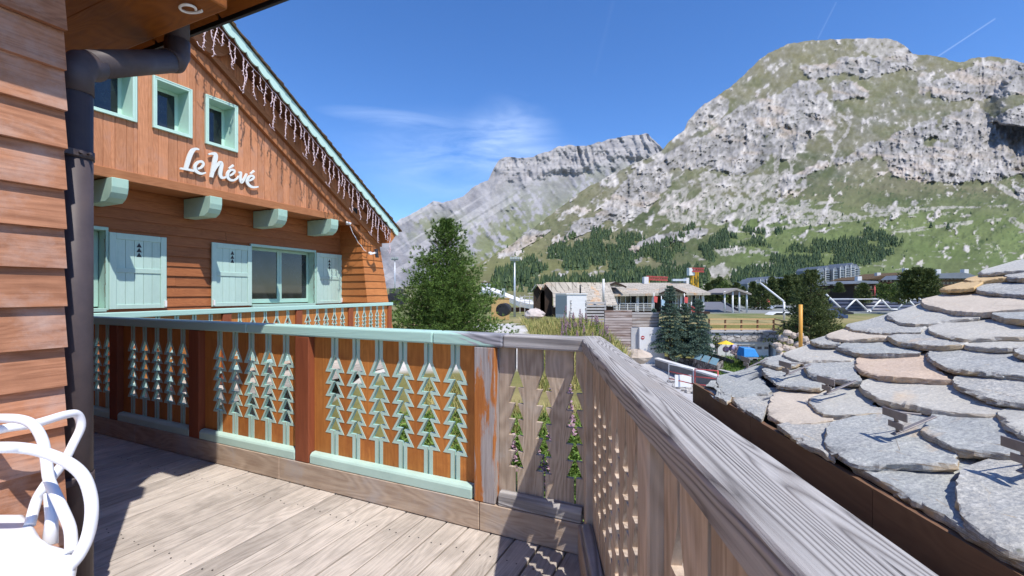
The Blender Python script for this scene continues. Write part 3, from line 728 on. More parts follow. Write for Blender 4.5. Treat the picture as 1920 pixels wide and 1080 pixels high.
def glassmat():
    t = NT('window_glass'); co = t.coords((1.3, 1.3, 1.0)); n = t.noise(co, 2.2, 4, .6)
    c = t.ramp(n, [(.4, (.006, .007, .010)), (.7, (.03, .032, .038))]); return t.out(c, .03, .8)
M['glass_win'] = glassmat()
M['sid_far_c'] = wood('trim_boards', (.44, .19, .085), (.28, .105, .04), 'x', 14, .08, .6, .7, .3, .2)
M['clad_x'] = wood('carved_boards', (.44, .20, .10), (.30, .12, .05), 'x', 14, .08, .6, .7, .3, .2)
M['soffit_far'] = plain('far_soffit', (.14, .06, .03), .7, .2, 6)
M['mint_win'] = plain('upper_window_paint', (.50, .70, .60), .5, .06, 5, .3)
M['mint_flat'] = plain('bargeboard_paint', (.50, .70, .62), .5, .05, 4, .3)
M['mint_beam'] = plain('beam_end_paint', (.38, .56, .46), .6, .14, 4, .3, bump=.2, dirt=(.40, .50, .40))
M['slate'] = plain('roof_slates', (.10, .065, .035), .9, .5, 9, .2, bump=.4, dirt=(.20, .14, .07))
chalet()
# ------------------------------------------------------------------ letters on the gable
SG = thing('letter_sign', 'white script letters fixed to the chalet gable above the beam ends', 'sign', (WL(340, 345, YU)[0], YU, 3.2), RH)
def sign():
    def pt(x, y): return WL(x/10.667+320, y/10.667+270, YU-.062)
    def stroke(mb, pts, y0):
        # resample with a smooth curve, then offset both ways
        P = np.array([(a, b) for a, b, c in pts], float); Wd = np.array([c for a, b, c in pts], float); n = len(P); out = []
        for i in range(n-1):
            p0, p1, p2, p3 = P[max(i-1, 0)], P[i], P[i+1], P[min(i+2, n-1)]
            for k in range(6):
                t = k/6; q = .5*((2*p1)+(-p0+p2)*t+(2*p0-5*p1+4*p2-p3)*t*t+(-p0+3*p1-3*p2+p3)*t**3); out.append((q[0], q[1], Wd[i]*(1-t)+Wd[i+1]*t))
        out.append((*P[-1], Wd[-1])); L = []; Rr = []
        for i in range(len(out)):
            a = out[max(i-1, 0)]; b = out[min(i+1, len(out)-1)]; dx, dy = b[0]-a[0], b[1]-a[1]; l = math.hypot(dx, dy) or 1
            nx, ny = -dy/l, dx/l; w_ = out[i][2]/2; L.append(pt(out[i][0]+nx*w_, out[i][1]+ny*w_)); Rr.append(pt(out[i][0]-nx*w_, out[i][1]-ny*w_))
        for i in range(len(L)-1): mb.prism([L[i], L[i+1], Rr[i+1], Rr[i]], 1, y0, YU-.035)
    letters = [
      [[(575, 112, 26), (510, 98, 50), (445, 135, 85), (392, 235, 92), (345, 380, 88), (315, 485, 78)], [(198, 487, 38), (300, 503, 42), (400, 522, 48), (480, 540, 42)]],
      [[(545, 498, 36), (620, 470, 42), (662, 410, 48), (640, 360, 48), (585, 350, 48), (520, 395, 58), (492, 465, 62), (515, 540, 62), (580, 583, 52), (640, 592, 42), (710, 570, 26)]],
      [[(760, 208, 28), (830, 192, 46), (890, 205, 78), (905, 260, 92), (878, 400, 85), (848, 540, 76), (820, 665, 66)], [(862, 560, 40), (925, 445, 56), (1000, 372, 66), (1025, 420, 70), (1008, 520, 72), (1000, 620, 72), (1035, 676, 52), (1115, 662, 34)]],
      [[(1185, 636, 32), (1250, 600, 38), (1285, 550, 42), (1255, 520, 42), (1200, 525, 48), (1152, 580, 56), (1145, 655, 56), (1190, 715, 52), (1265, 725, 42), (1335, 690, 32), (1368, 640, 30)], [(1170, 492, 26), (1262, 425, 46)]],
      [[(1362, 575, 30), (1408, 575, 46), (1402, 680, 56), (1420, 765, 54), (1460, 730, 46), (1502, 650, 42), (1530, 592, 32)]],
      [[(1572, 738, 32), (1635, 708, 38), (1668, 668, 42), (1640, 636, 42), (1590, 648, 48), (1542, 710, 56), (1540, 775, 56), (1590, 838, 52), (1665, 865, 42), (1762, 855, 26)], [(1600, 598, 26), (1676, 536, 44)]]]
    for li, L in enumerate(letters):
        mb = MB()
        for si, s in enumerate(L): stroke(mb, s, YU-.062-.0012*si)
        mb.build('letter', M['letter'], SG, fix=True)
sign()
# ------------------------------------------------------------------ icicle lights along the verge
SL = thing('icicle_lights', 'pinkish white icicle light string hanging along the scalloped bargeboard of the chalet', 'string lights', (6.5, YV, 3.4), RH)
def lights():
    y = YV+.03; rnd = random.Random(21)
    top = lambda x: roofz(x)-.26
    pts = []; x = 8.95
    while x > 4.3: pts.append((x, y+rnd.uniform(-.01, .01), top(x)+rnd.uniform(-.015, .015))); x -= .08
    mb = MB(); mb.tube(pts, .006, 5); mb.build('main_wire', M['cable'], SL)
    x = 8.9; i = 0
    while x > 4.35:
        L = [.62, .30, .42, .24, .55, .36][i % 6]*rnd.uniform(.85, 1.1); z = top(x); p = [(x, y, z)]; n = int(L/.05); xx = x
        mb = MB()
        for k in range(n):
            z -= L/n; xx += rnd.uniform(-.018, .018); p.append((xx, y+rnd.uniform(-.012, .012), z))
            d = rnd.choice((-1, 1)); mb.tube([(xx, y, z), (xx+d*.028, y-.008, z-.022)], .0065, 4)
        mb.tube(p, .0075, 5)
        if i % 3 == 0: mb.tube([p[-1], (xx-.05, y, z+.02), (xx-.08, y, z+.07)], .006, 4)
        mb.build('light_strand', M['cable'], SL); x -= rnd.uniform(.085, .13); i += 1
lights()
# ------------------------------------------------------------------ camera and solar panel on the corner
def gadgets():
    x, z = WL(652, 420, YU-.06)
    t = thing('security_camera', 'white security camera with a dangling cable under the chalet gable corner', 'camera', (x, YU, z), RH)
    mb = MB(); mb.tube([(x-.05, YU-.06, z+.03), (x+.03, YU-.13, z-.0)], .028, 10); mb.build('camera_body', M['white'], t)
    mb = MB(); mb.box(x-.03, x+.03, YU-.06, YU-.035, z-.02, z+.05); mb.build('bracket', M['white'], t)
    x2, z2 = WL(690, 475, YU-.2)
    mb = MB(); pts = []
    for i in range(15):
        a = i/14; pts.append((x+.03+(x2-x-.1)*a**1.2, YU-.09-.12*a, z-.02+(z2-z+.05)*a-.05*math.sin(a*3.1)+.012*math.sin(a*20)))
    mb.tube(pts, .006, 5); mb.build('cable', M['white'], t)
    t = thing('solar_panel', 'small dark solar panel on a white arm at the corner of the chalet wing', 'solar panel', (x2, YU-.22, z2), RH)
    mb = MB(); mb.beam((x2-.02, YU-.28, z2-.02), (x2+.09, YU-.36, z2+.02), .03, .04); mb.tube([(x2-.01, YU-.24, z2+.0), (x2-.01, YU-.30, z2)], .035, 10); mb.build('arm', M['white'], t)
    mb = MB(); mb.hexa([(x2+.09, YU-.37, z2-.10), (x2+.23, YU-.33, z2-.09), (x2+.225, YU-.31, z2-.085), (x2+.085, YU-.35, z2-.095), (x2+.05, YU-.37, z2+.10), (x2+.19, YU-.33, z2+.11), (x2+.185, YU-.31, z2+.115), (x2+.045, YU-.35, z2+.105)])
    mb.build('panel', M['solar'], t)
gadgets()
# ------------------------------------------------------------------ chair
CHR = thing('plastic_chair', 'glossy white plastic chair with interlaced looping back, cut by the left edge of the frame', 'chair', (-1.62, 1.42, 0), 0)
def chair():
    def st(pts, name='backrest_strand', r=.0145):
        P = [at(*p) for p in pts]; out = []; n = len(P)
        for i in range(n-1):
            p0, p1, p2, p3 = P[max(i-1, 0)], P[i], P[i+1], P[min(i+2, n-1)]
            for k in range(5):
                t = k/5; out.append(.5*((2*p1)+(p2-p0)*t+(2*p0-5*p1+4*p2-p3)*t*t+(-p0+3*p1-3*p2+p3)*t**3))
        out.append(P[-1]); mb = MB(); mb.tube(out, r, 14); mb.build(name, M['white'], CHR)
    st([(-260, 905, 1.40), (-120, 845, 1.45), (-3, 806, 1.50), (63, 795, 1.56), (125, 777, 1.66), (146, 778, 1.70), (152, 800, 1.71), (138, 831, 1.68), (120, 866, 1.60), (100, 892, 1.54), (84, 912, 1.49), (69, 938, 1.48), (56, 985, 1.43)], r=.0145)
    st([(-280, 860, 1.45), (-150, 800, 1.5), (-60, 784, 1.52), (0, 784, 1.46), (38, 786, 1.46), (63, 797, 1.46), (80, 825, 1.45), (87, 860, 1.43), (92, 897, 1.41), (104, 926, 1.38), (117, 954, 1.35), (132, 992, 1.31), (134, 1036, 1.275)])
    st([(-330, 1010, 1.20), (-240, 880, 1.22), (-110, 842, 1.26), (0, 839, 1.27), (41, 840, 1.30), (79, 847, 1.31), (126, 866, 1.31), (156, 892, 1.30), (170, 929, 1.29), (172, 967, 1.275), (164, 1008, 1.26), (146, 1044, 1.23), (124, 1068, 1.195)], r=.0155)
    # seat: a thick rounded pad; outline at seat height, then legs
    zs = .60
    def fl(px, py): Y = (HC-zs)*853/(py-549); return ((px-960)/853*Y, Y)
    out = [fl(-330, 960), fl(-60, 962), fl(46, 962), (fl(66, 985)), fl(78, 1005), fl(100, 1018), fl(128, 1026), fl(146, 1044), fl(140, 1080), fl(126, 1130), fl(60, 1300), fl(-100, 1420), fl(-420, 1400), fl(-520, 1200)]
    mb = MB(); mb.prism(out, 2, zs-.035, zs); o = mb.build('seat', M['white'], CHR, .014, 4, fix=True); finish_smooth(o)
    for a, b in ((fl(100, 1045), (fl(100, 1045)[0]+.03, fl(100, 1045)[1]+.05)), (fl(40, 985), (fl(40, 985)[0]+.0, fl(40, 985)[1]+.06)), (fl(-320, 1000), (fl(-320, 1000)[0]-.04, fl(-320, 1000)[1]+.03)), (fl(-200, 1380), (fl(-200, 1380)[0]-.03, fl(-200, 1380)[1]-.03))):
        mb = MB(); mb.tube([(a[0], a[1], zs-.02), ((a[0]*.6+b[0]*.4), (a[1]*.6+b[1]*.4), .25), (b[0], b[1], .004)], [.022, .018, .014], 12); mb.build('leg', M['white'], CHR)
    p = at(89, 925, 1.47); q = at(94, 1022, 1.42)
    mb = MB(); mb.tube([p, (p+q)/2+Vector((.01, .0, 0)), q], [.010, .016, .02], 10); mb.build('back_support', M['white'], CHR)
chair()
# ------------------------------------------------------------------ stone-slab roof on the right
RR = math.atan2(.0597, .9982)-0     # helper angle: the eave runs along c = (.0598, 1)
cdx, cdy = .0597, .9982
EZ, EC, TP = .75, .95, .417         # eave height, its x at y = 0, pitch
SH = thing('stone_roof_house', 'low neighbouring house with a roof of thick overlapping grey stone slabs at the right', 'house', (3.2, 1.2, -4.4), 0)
def perp(X, Y): return (X-.0598*Y-EC)*.9982
def roof_hit(px, py, off=0.):
    kx = (px-960)/853; kz = (549-py)/853
    # z = HC+kz*Y ; plane: z = EZ+off+TP*perp
    Y = (EZ+off-HC-TP*EC*.9982)/(kz-TP*.9982*(kx-.0598)); return (kx*Y, Y)
SLABS = [  # visible front outlines in the picture, left tip -> lower edge -> right; dy = how far the slab runs up under the next course; tint
 ([(1321,721),(1333,710),(1345,708),(1372,744),(1362,753),(1340,741)], [(1352,716)], '', 0),
 ([(1370,744),(1380,757),(1402,772),(1428,786),(1434,770),(1443,748),(1446,735)], [(1446,732),(1380,736)], '', 0),
 ([(1456,795),(1470,808),(1484,817),(1502,829),(1520,838),(1546,849),(1566,859),(1570,826),(1573,800),(1576,786)], [(1576,782),(1460,788)], '', 0),
 ([(1598,871),(1622,885),(1645,899),(1667,911),(1692,927),(1718,941),(1745,957),(1775,972),(1805,988),(1830,996),(1834,950),(1834,880),(1832,860)], [(1826,852),(1598,862)], '', 0),
 ([(1790,985),(1822,1004),(1860,1025),(1905,1048),(1990,1095),(2080,1150),(2080,1040)], [(2080,980),(1800,960)], '', 0),
 ([(1344,700),(1343,712),(1350,728),(1360,739),(1376,741),(1394,741),(1420,734),(1440,729),(1447,722),(1436,705),(1424,690)], [(1418,684),(1366,690)], 't0', 1),
 ([(1450,726),(1443,742),(1438,762),(1440,776),(1452,785),(1467,791),(1484,793),(1500,791),(1520,789),(1536,785),(1562,778),(1560,755),(1548,735),(1544,722)], [(1545,715),(1470,716)], 'tan', 1),
 ([(1556,782),(1549,800),(1544,824),(1552,836),(1569,847),(1580,858),(1593,865),(1609,868),(1635,866),(1662,863),(1695,860),(1729,859),(1765,856),(1795,853),(1800,842),(1792,832)], [(1770,806),(1700,774),(1645,758),(1570,768)], 'up', 1),
 ([(1806,846),(1799,870),(1790,903),(1792,925),(1796,946),(1814,977),(1838,998),(1866,1016),(1892,1026),(1922,1034),(1990,1046),(2100,1070),(2100,900)], [(2000,862),(1920,846),(1812,836)], 'up', 1),
 ([(1427,687),(1434,700),(1448,712),(1456,721),(1477,724),(1505,723),(1522,723),(1539,721),(1552,712),(1550,704)], [(1520,690),(1500,677),(1435,678)], '', 2),
 ([(1517,740),(1516,753),(1529,767),(1544,775),(1573,776),(1595,774),(1618,771),(1642,767),(1666,763),(1652,752),(1636,742)], [(1610,712),(1560,702),(1530,720)], 't1', 2),
 ([(1725,804),(1735,812),(1760,825),(1778,834),(1796,841),(1827,843),(1870,846),(1922,850),(2010,856),(2090,860),(2090,800)], [(1960,766),(1800,764),(1700,764),(1665,772)], '', 2),
 ([(1433,668),(1424,676),(1435,683),(1459,687),(1483,684),(1496,679)], [(1480,664),(1462,658)], '', 3),
 ([(1506,679),(1509,689),(1514,698),(1529,705),(1552,707),(1575,710),(1598,712),(1617,708),(1614,698),(1606,688)], [(1600,668),(1520,670)], '', 3),
 ([(1612,707),(1610,716),(1615,726),(1623,734),(1649,749),(1671,754),(1705,758),(1738,763),(1782,768),(1815,769),(1849,770),(1870,767),(1874,760)], [(1860,748),(1790,700),(1700,700),(1626,696)], 't1', 3),
 ([(1868,758),(1872,770),(1876,781),(1893,796),(1922,814),(1980,838),(2060,862),(2090,800)], [(2000,752),(1880,750)], 't1', 3),
 ([(1474,656),(1466,660),(1474,669),(1488,674),(1505,677),(1542,674),(1570,671),(1598,668),(1603,662),(1600,655)], [(1568,640),(1514,640),(1480,648)], 't1', 4),
 ([(1605,664),(1601,681),(1606,689),(1616,696),(1633,701),(1653,705),(1684,707),(1710,706),(1738,705),(1762,704),(1784,702),(1776,693),(1760,682)], [(1740,652),(1640,656),(1608,660)], 'rust', 4),
 ([(1788,697),(1784,704),(1788,713),(1796,721),(1820,733),(1849,745),(1870,750),(1893,754),(1922,759),(2000,770),(2090,776),(2090,740)], [(1960,694),(1860,690),(1790,694)], '', 4),
 ([(1570,642),(1568,648),(1580,655),(1601,661),(1625,662),(1649,662),(1686,659),(1725,654),(1727,648)], [(1700,632),(1650,626),(1576,636)], '', 5),
 ([(1735,648),(1738,662),(1747,674),(1762,684),(1782,691),(1815,695),(1849,698),(1922,700),(2000,702),(2080,700),(2080,660)], [(1960,640),(1880,640),(1800,636),(1740,644)], '', 5),
 ([(1519,634),(1523,641),(1535,644),(1552,644),(1574,641),(1576,635)], [(1566,624),(1540,625)], '', 6),
 ([(1551,622),(1547,627),(1553,633),(1575,636),(1598,635),(1620,633),(1640,631),(1662,628)], [(1660,618),(1600,612),(1556,616)], 'tan', 6),
 ([(1665,624),(1662,628),(1681,640),(1698,644),(1716,646),(1738,647),(1760,647),(1780,645),(1804,642)], [(1800,630),(1730,616),(1670,618)], '', 6),
 ([(1800,638),(1797,641),(1816,648),(1832,650),(1852,651),(1889,649),(1922,646),(1980,640),(2040,634)], [(2020,614),(1920,618),(1806,630)], 't1', 6),
 ([(1900,652),(1902,657),(1910,662),(1922,665),(1980,668),(2040,660)], [(2020,640),(1910,644)], '', 6),
 ([(1590,604),(1585,611),(1598,618),(1630,622),(1666,624),(1696,622),(1726,618),(1730,610)], [(1715,600),(1664,588),(1610,596)], '', 7),
 ([(1741,602),(1738,608),(1744,618),(1765,629),(1785,633),(1806,635),(1830,633),(1857,631),(1890,629),(1922,627),(1990,620)], [(1980,596),(1870,590),(1780,594)], 't1', 7),
 ([(1664,580),(1661,586),(1666,592),(1690,604),(1716,607),(1742,603),(1768,599),(1800,594),(1836,588)], [(1826,578),(1740,562),(1690,566),(1668,574)], 't1', 8),
 ([(1860,582),(1857,586),(1872,591),(1887,596),(1905,599),(1922,601),(1990,604),(2060,598)], [(2040,568),(1940,566),(1870,572)], '', 8),
 ([(1734,548),(1725,555),(1732,564),(1760,573),(1787,582),(1805,584),(1825,584),(1843,583),(1861,581),(1890,577),(1922,573),(1990,566)], [(1970,540),(1880,532),(1800,536),(1750,546)], 'tan', 9),
 ([(1764,534),(1761,539),(1772,542),(1800,540),(1826,535)], [(1815,526),(1790,528)], 'gold', 9),
 ([(1836,521),(1827,529),(1831,538),(1850,542),(1880,546),(1900,548),(1922,550),(2000,554),(2050,548)], [(2030,520),(1930,514),(1860,516)], '', 10),
 ([(1812,517),(1806,522),(1824,527),(1850,523),(1880,518),(1910,512)], [(1904,506),(1850,510)], 'gold', 10),
 ([(1880,512),(1890,518),(1922,520),(1980,518)], [(1970,500),(1900,504)], '', 10),
 ([(1836,502),(1834,508),(1842,513),(1862,511),(1880,509),(1912,505),(1960,500),(2010,494)], [(1990,478),(1900,486),(1850,496)], 't1', 11),
]
def stone_roof():
    rnd = random.Random(5); nr = Vector((-TP*.998, TP*.06, 1)).normalized()
    for si, (front, back, tint, row) in enumerate(SLABS):
        off = .052+rnd.uniform(-.004, .006); n = len(front); off += .020 if tint == 'up' else 0
        F = [roof_hit(x, y, off) for x, y in front]; Bk = [roof_hit(x, y, off) for x, y in back]
        pc = min(perp(*p) for p in F)
        pts = F+Bk; N = len(pts)
        cx = sum(p[0] for p in pts)/N; cy = sum(p[1] for p in pts)/N
        # push the hidden upper edge farther up the slope
        Bk = [(p[0]+.16*.998, p[1]-.16*.06) for p in Bk]; pts = F+Bk
        # refine outline
        ref = []
        for i in range(len(pts)):
            a, b = pts[i], pts[(i+1) % len(pts)]; L = math.hypot(b[0]-a[0], b[1]-a[1]); k = max(1, int(L/.014)) if i < len(F)-1 else max(1, int(L/.1))
            for q in range(k):
                t = q/k; amp = .0030 if q else .001; ref.append((a[0]+(b[0]-a[0])*t+rnd.uniform(-amp, amp), a[1]+(b[1]-a[1])*t+rnd.uniform(-amp, amp), i < len(F)))
        th = rnd.uniform(.019, .027)
        def zt(x, y):     # top surface: tilted so the upper edge dives under the next course
            s = perp(x, y); d = max(0, s-pc)
            return EZ+TP*s+off-.155*d+.0025*math.sin(x*23+si)+.002*math.sin(y*31+2*si)
        mb = MB(); Nn = len(ref)
        top = []; mid = []; low = []; ring = []; chip = [rnd.uniform(0, 1) for _ in range(Nn)]
        for i in range(Nn): chip[i] = (chip[i-1]*.62+rnd.uniform(0, 1)*.38)
        for i, (x, y, fr) in enumerate(ref):
            dx, dy = x-cx, y-cy; L = math.hypot(dx, dy) or 1; c_ = max(0, chip[i]-.48)*3.2
            inset = (.002+.014*c_*rnd.uniform(.7, 1.3)) if fr else .004
            ring.append((x-dx/L*inset, y-dy/L*inset, zt(x, y)+rnd.uniform(-.0008, .0008)))
            top.append((x-dx/L*inset*.25, y-dy/L*inset*.25, zt(x, y)-.001-.007*min(1, c_)-rnd.uniform(0, .002)))
            mi = rnd.uniform(-.006, .006); mid.append((x-dx/L*mi, y-dy/L*mi, zt(x, y)-th*rnd.uniform(.5, .7)))
            lo = rnd.uniform(.0, .012); low.append((x-dx/L*lo, y-dy/L*lo, zt(x, y)-th))
        rings = [ring]
        for fct in (.86, .6, .3): rings.append([(cx+(x-cx)*fct, cy+(y-cy)*fct, zt(cx+(x-cx)*fct, cy+(y-cy)*fct)+rnd.uniform(-.0012, .0012)) for x, y, _ in ring])
        allr = [low, mid, top]+rings
        for rg in allr: mb.v += rg
        for a in range(len(allr)-1):
            for i in range(Nn):
                j = (i+1) % Nn; mb.face([a*Nn+i, a*Nn+j, (a+1)*Nn+j, (a+1)*Nn+i], 0, a >= 4)
        mb.face([(len(allr)-1)*Nn+i for i in range(Nn)], 0, True); mb.face(list(range(Nn))[::-1])
        mat = {'': 'lauze', 'up': 'lauze', 't0': 'lauze', 't1': 'lauze_t1', 'tan': 'lauze_tan', 'gold': 'lauze_gold', 'rust': 'lauze_rust'}[tint]
        mb.build('roof_slab', M[mat], SH, fix=True, label={'gold': 'golden yellow stone slab near the ridge', 'rust': 'pale slab with rusty orange veins', 'tan': 'tan coloured slab'}.get(tint))
    # courses outside the frame, towards the viewer and up the slope (they complete the roof)
    for r in range(12):
        for c in range(3):
            s0 = .02+r*.24; y0 = .95-c*.62-.3*(r % 2); 
            if s0 > 1.5: y0 = min(y0, 2.2-(s0-1.2)*.9)
            if y0 > .9-.62*0 and s0 < 1.4: continue
            mb = MB(); pts = []
            for a in range(14):
                ang = 2*math.pi*a/14; u = .34*math.copysign(abs(math.cos(ang))**.6, math.cos(ang)); v = .2*math.copysign(abs(math.sin(ang))**.6, math.sin(ang)); pts.append((s0+.2+v+rnd.uniform(-.01, .01), y0+u+rnd.uniform(-.01, .01)))
            P = [(EC+.0598*y+s/.998, y, EZ+TP*s+.055-.19*(s-s0)) for s, y in pts]
            px_ = 960+853*P[7][0]/max(P[7][1], .05)
            if all(q[1] > .12 and (960+853*q[0]/q[1]) < 1935 and (549-853*(q[2]-HC)/q[1]) < 1090 for q in P): continue
            if any(q[1] > .12 and (960+853*q[0]/q[1]) < 1905 and (549-853*(q[2]-HC)/q[1]) < 1085 for q in P): continue
            b = len(mb.v); mb.v += [(x, y, z-.03) for x, y, z in P]+P
            for i in range(14): j = (i+1) % 14; mb.face([b+i, b+j, b+14+j, b+14+i])
            mb.face([b+14+i for i in range(14)]); mb.build('roof_slab', M['lauze'], SH, fix=True)
    # the roof deck under the slabs, fascia, gutter, walls
    def P(s, y, z): return (EC+.0598*y+s/.998, y, z)
    mb = MB(); a = [(0.012, 2.62), (.25, 2.55), (1.4, 2.3), (3.2, 1.3), (3.2, -3), (0.012, -3)]
    q = [P(s, y, EZ+TP*s-.012) for s, y in a]; q2 = [P(s, y, EZ+TP*s-.07) for s, y in a]; b = len(mb.v); mb.v += q+q2; n = len(q)
    mb.face(list(range(n))); mb.face([n+i for i in range(n)][::-1])
    for i in range(n): j = (i+1) % n; mb.face([i, j, n+j, n+i])
    mb.build('roof_deck', M['lauze_bed'], SH, fix=True)
    mb = MB(); ys = [2.78, 2.02, 1.28, .52, -.3, -1.2, -3]
    for y1, y0 in zip(ys[:-1], ys[1:]): mb.hexa([P(-.012, y0+.002, EZ-.10), P(.01, y0+.002, EZ-.10), P(.01, y1, EZ-.10), P(-.012, y1, EZ-.10), P(-.012, y0+.002, EZ+.03), P(.01, y0+.002, EZ+.03), P(.01, y1, EZ+.03), P(-.012, y1, EZ+.03)])
    mb.build('fascia', M['corten'], SH)
    mb = MB(); prof = [(-.014, EZ-.10), (-.014, EZ-.16), (-.05, EZ-.20), (-.10, EZ-.20), (-.135, EZ-.16), (-.14, EZ-.08), (-.146, EZ-.08), (-.142, EZ-.17), (-.10, EZ-.21), (-.045, EZ-.21), (-.006, EZ-.165), (-.006, EZ-.10)]
    for i in range(len(prof)):
        j = (i+1) % len(prof); s0, z0 = prof[i]; s1, z1 = prof[j]; mb.poly([P(s0, -3, z0), P(s1, -3, z1), P(s1, 2.86, z1), P(s0, 2.86, z0)])
    mb.poly([P(s, 2.86, z) for s, z in prof[:6]]); mb.build('gutter', M['gutter'], SH, fix=True)
    mb = MB(); c = [P(.3, -3, 0), P(3.2, -3, 0), P(3.0, 2.2, 0), P(.3, 2.45, 0)]
    mb.hexa([(x, y, -4.4) for x, y, z in c]+[(c[0][0], c[0][1], .80), (c[1][0], c[1][1], 1.9), (c[2][0], c[2][1], 1.8), (c[3][0], c[3][1], .80)])
    mb.build('wall', M['whitewall'], SH, fix=True)
    mb = MB(); mb.hexa([P(-.012, -3, EZ-.16), P(.32, -3, EZ-.16), P(.32, 2.7, EZ-.16), P(-.012, 2.7, EZ-.16), P(-.012, -3, EZ-.105), P(.32, -3, EZ-.105), P(.32, 2.7, EZ-.105), P(-.012, 2.7, EZ-.105)]); mb.build('soffit', M['darkwood'], SH)
    # snow guards
    def guard(px, py, w_=.12, h=.07, lean=1, label=None):
        X, Y = roof_hit(px, py, .064); s = perp(X, Y); z = EZ+TP*s+.062
        mb = MB(); e = Vector((.0598, .998, 0)); up = Vector((0, 0, 1)); dn = Vector((-.92, .055, -.38))
        p = Vector((X, Y, z)); ft = p+dn*.0
        mb.beam(p-dn*.12+up*.010, p+dn*.02+up*.003, .016, .004)                     # strap lying on the slab
        mb.beam(p+up*.004, p+up*h*1.05+dn*.01, .016, .004, up=(1, 0, 0))            # upright
        c = p+up*h+dn*.012
        mb.beam(c-e*w_/2, c+e*w_/2, .004, .026, up=(0, 0, 1))                        # plate
        mb.beam(p+up*h*.45-e*.03+dn*.008, p+up*h*.45+e*.03+dn*.008, .005, .02)
        mb.beam(c-dn*.005+e*.03, p-dn*.10+e*.03+up*.015, .005, .005)               # stay
        mb.build('snow_guard', M['bracket'], SH, .001, 1)
    guard(1401, 690, .11, .055); guard(1476, 703, .11, .058); guard(1553, 737, .115, .058); guard(1684, 811, .10, .064); guard(1925, 880, .10, .06)
M['lauze_t1'] = lauze_tint('lauze_warm', (.62, .57, .48), .35)
M['lauze_bed'] = plain('slab_bedding', (.06, .055, .05), .9, .2, 8)
M['corten'] = wood('fascia_timber', (.26, .15, .085), (.14, .075, .045), 'y', 6, .12, .6, .5, .2, .1)
stone_roof()
# ------------------------------------------------------------------ noise for the terrain
def hsh(ix, iy, iz, s):
    n = (ix.astype(np.int64)*374761393+iy.astype(np.int64)*668265263+iz.astype(np.int64)*2147483647+s*1274126177) & 0xffffffff
    n = ((n ^ (n >> 13))*1274126177) & 0xffffffff; n = n ^ (n >> 16); return (n & 0xffff)/65535.0
def vnoise(x, y, z, s=0):
    ix, iy, iz = np.floor(x), np.floor(y), np.floor(z); fx, fy, fz = x-ix, y-iy, z-iz
    fx, fy, fz = [f*f*(3-2*f) for f in (fx, fy, fz)]; r = 0
    for a in (0, 1):
        for b in (0, 1):
            for c in (0, 1):
                r = r+hsh(ix+a, iy+b, iz+c, s)*(fx if a else 1-fx)*(fy if b else 1-fy)*(fz if c else 1-fz)
    return r*2-1
def fbm(x, y, z, o=5, s=0, g=.5, l=2.03):
    r = 0; a = 1; t = 0
    for i in range(o): r = r+a*vnoise(x, y, z, s+i); t += a; a *= g; x, y, z = x*l, y*l, z*l
    return r/t
def ridged(x, y, z, o=5, s=0, g=.55, l=2.1):
    r = 0; a = 1; t = 0
    for i in range(o): r = r+a*(1-2*np.abs(vnoise(x, y, z, s+i))); t += a; a *= g; x, y, z = x*l, y*l, z*l
    return r/t
def inpoly(px, py, poly):
    r = np.zeros(px.shape, bool); n = len(poly)
    for i in range(n):
        x1, y1 = poly[i]; x2, y2 = poly[(i+1) % n]
        c = ((y1 > py) != (y2 > py)) & (px < (x2-x1)*(py-y1)/((y2-y1) if y2 != y1 else 1e-9)+x1); r ^= c
    return r
def sst(a, b, x): t = np.clip((x-a)/(b-a), 0, 1); return t*t*(3-2*t)
def grid_obj(name, P, col, mat, label=None, kind='structure', smooth=False):
    nr, nc = P.shape[:2]; me = bpy.data.meshes.new(name); me.vertices.add(nr*nc); me.vertices.foreach_set('co', P.reshape(-1).astype(np.float32))
    i = np.arange(nr-1)[:, None]*nc+np.arange(nc-1)[None, :]; q = np.stack([i, i+1, i+nc+1, i+nc], -1).reshape(-1, 4); nf = len(q)
    me.loops.add(nf*4); me.loops.foreach_set('vertex_index', q.reshape(-1).astype(np.int32)); me.polygons.add(nf)
    me.polygons.foreach_set('loop_start', (np.arange(nf)*4).astype(np.int32)); me.polygons.foreach_set('loop_total', np.full(nf, 4, np.int32))
    if smooth: me.polygons.foreach_set('use_smooth', np.ones(nf, bool))
    me.update(); ca = me.color_attributes.new('Col', 'FLOAT_COLOR', 'POINT')
    c = np.ones((nr*nc, 4), np.float32); c[:, :3] = col.reshape(-1, 3); ca.data.foreach_set('color', c.reshape(-1)); me.materials.append(mat)
    o = bpy.data.objects.new(name, me); C.objects.link(o); return tag(o, label, None, None, kind)
def colmat(name, sc=(.05, .4), amt=.35, rough=.95, bump=0, bd=1):
    t = NT(name); a = t.new('ShaderNodeVertexColor'); a.layer_name = 'Col'; co = t.coords()
    n1 = t.noise(co, sc[0], 8, .7); n2 = t.noise(co, sc[1], 6, .7)
    f = t.maprange(t.math('ADD', t.math('MULTIPLY', n1, .5), t.math('MULTIPLY', n2, .5)), .3, .7, 1-amt, 1+amt)
    cm = t.new('ShaderNodeCombineXYZ')
    for i in range(3): t.l.new(f, cm.inputs[i])
    c = t.mix(1., a.outputs[0], cm.outputs[0], 'MULTIPLY')
    if bump: t.bump(n2, bump, bd)
    return t.out(c, rough, .1)
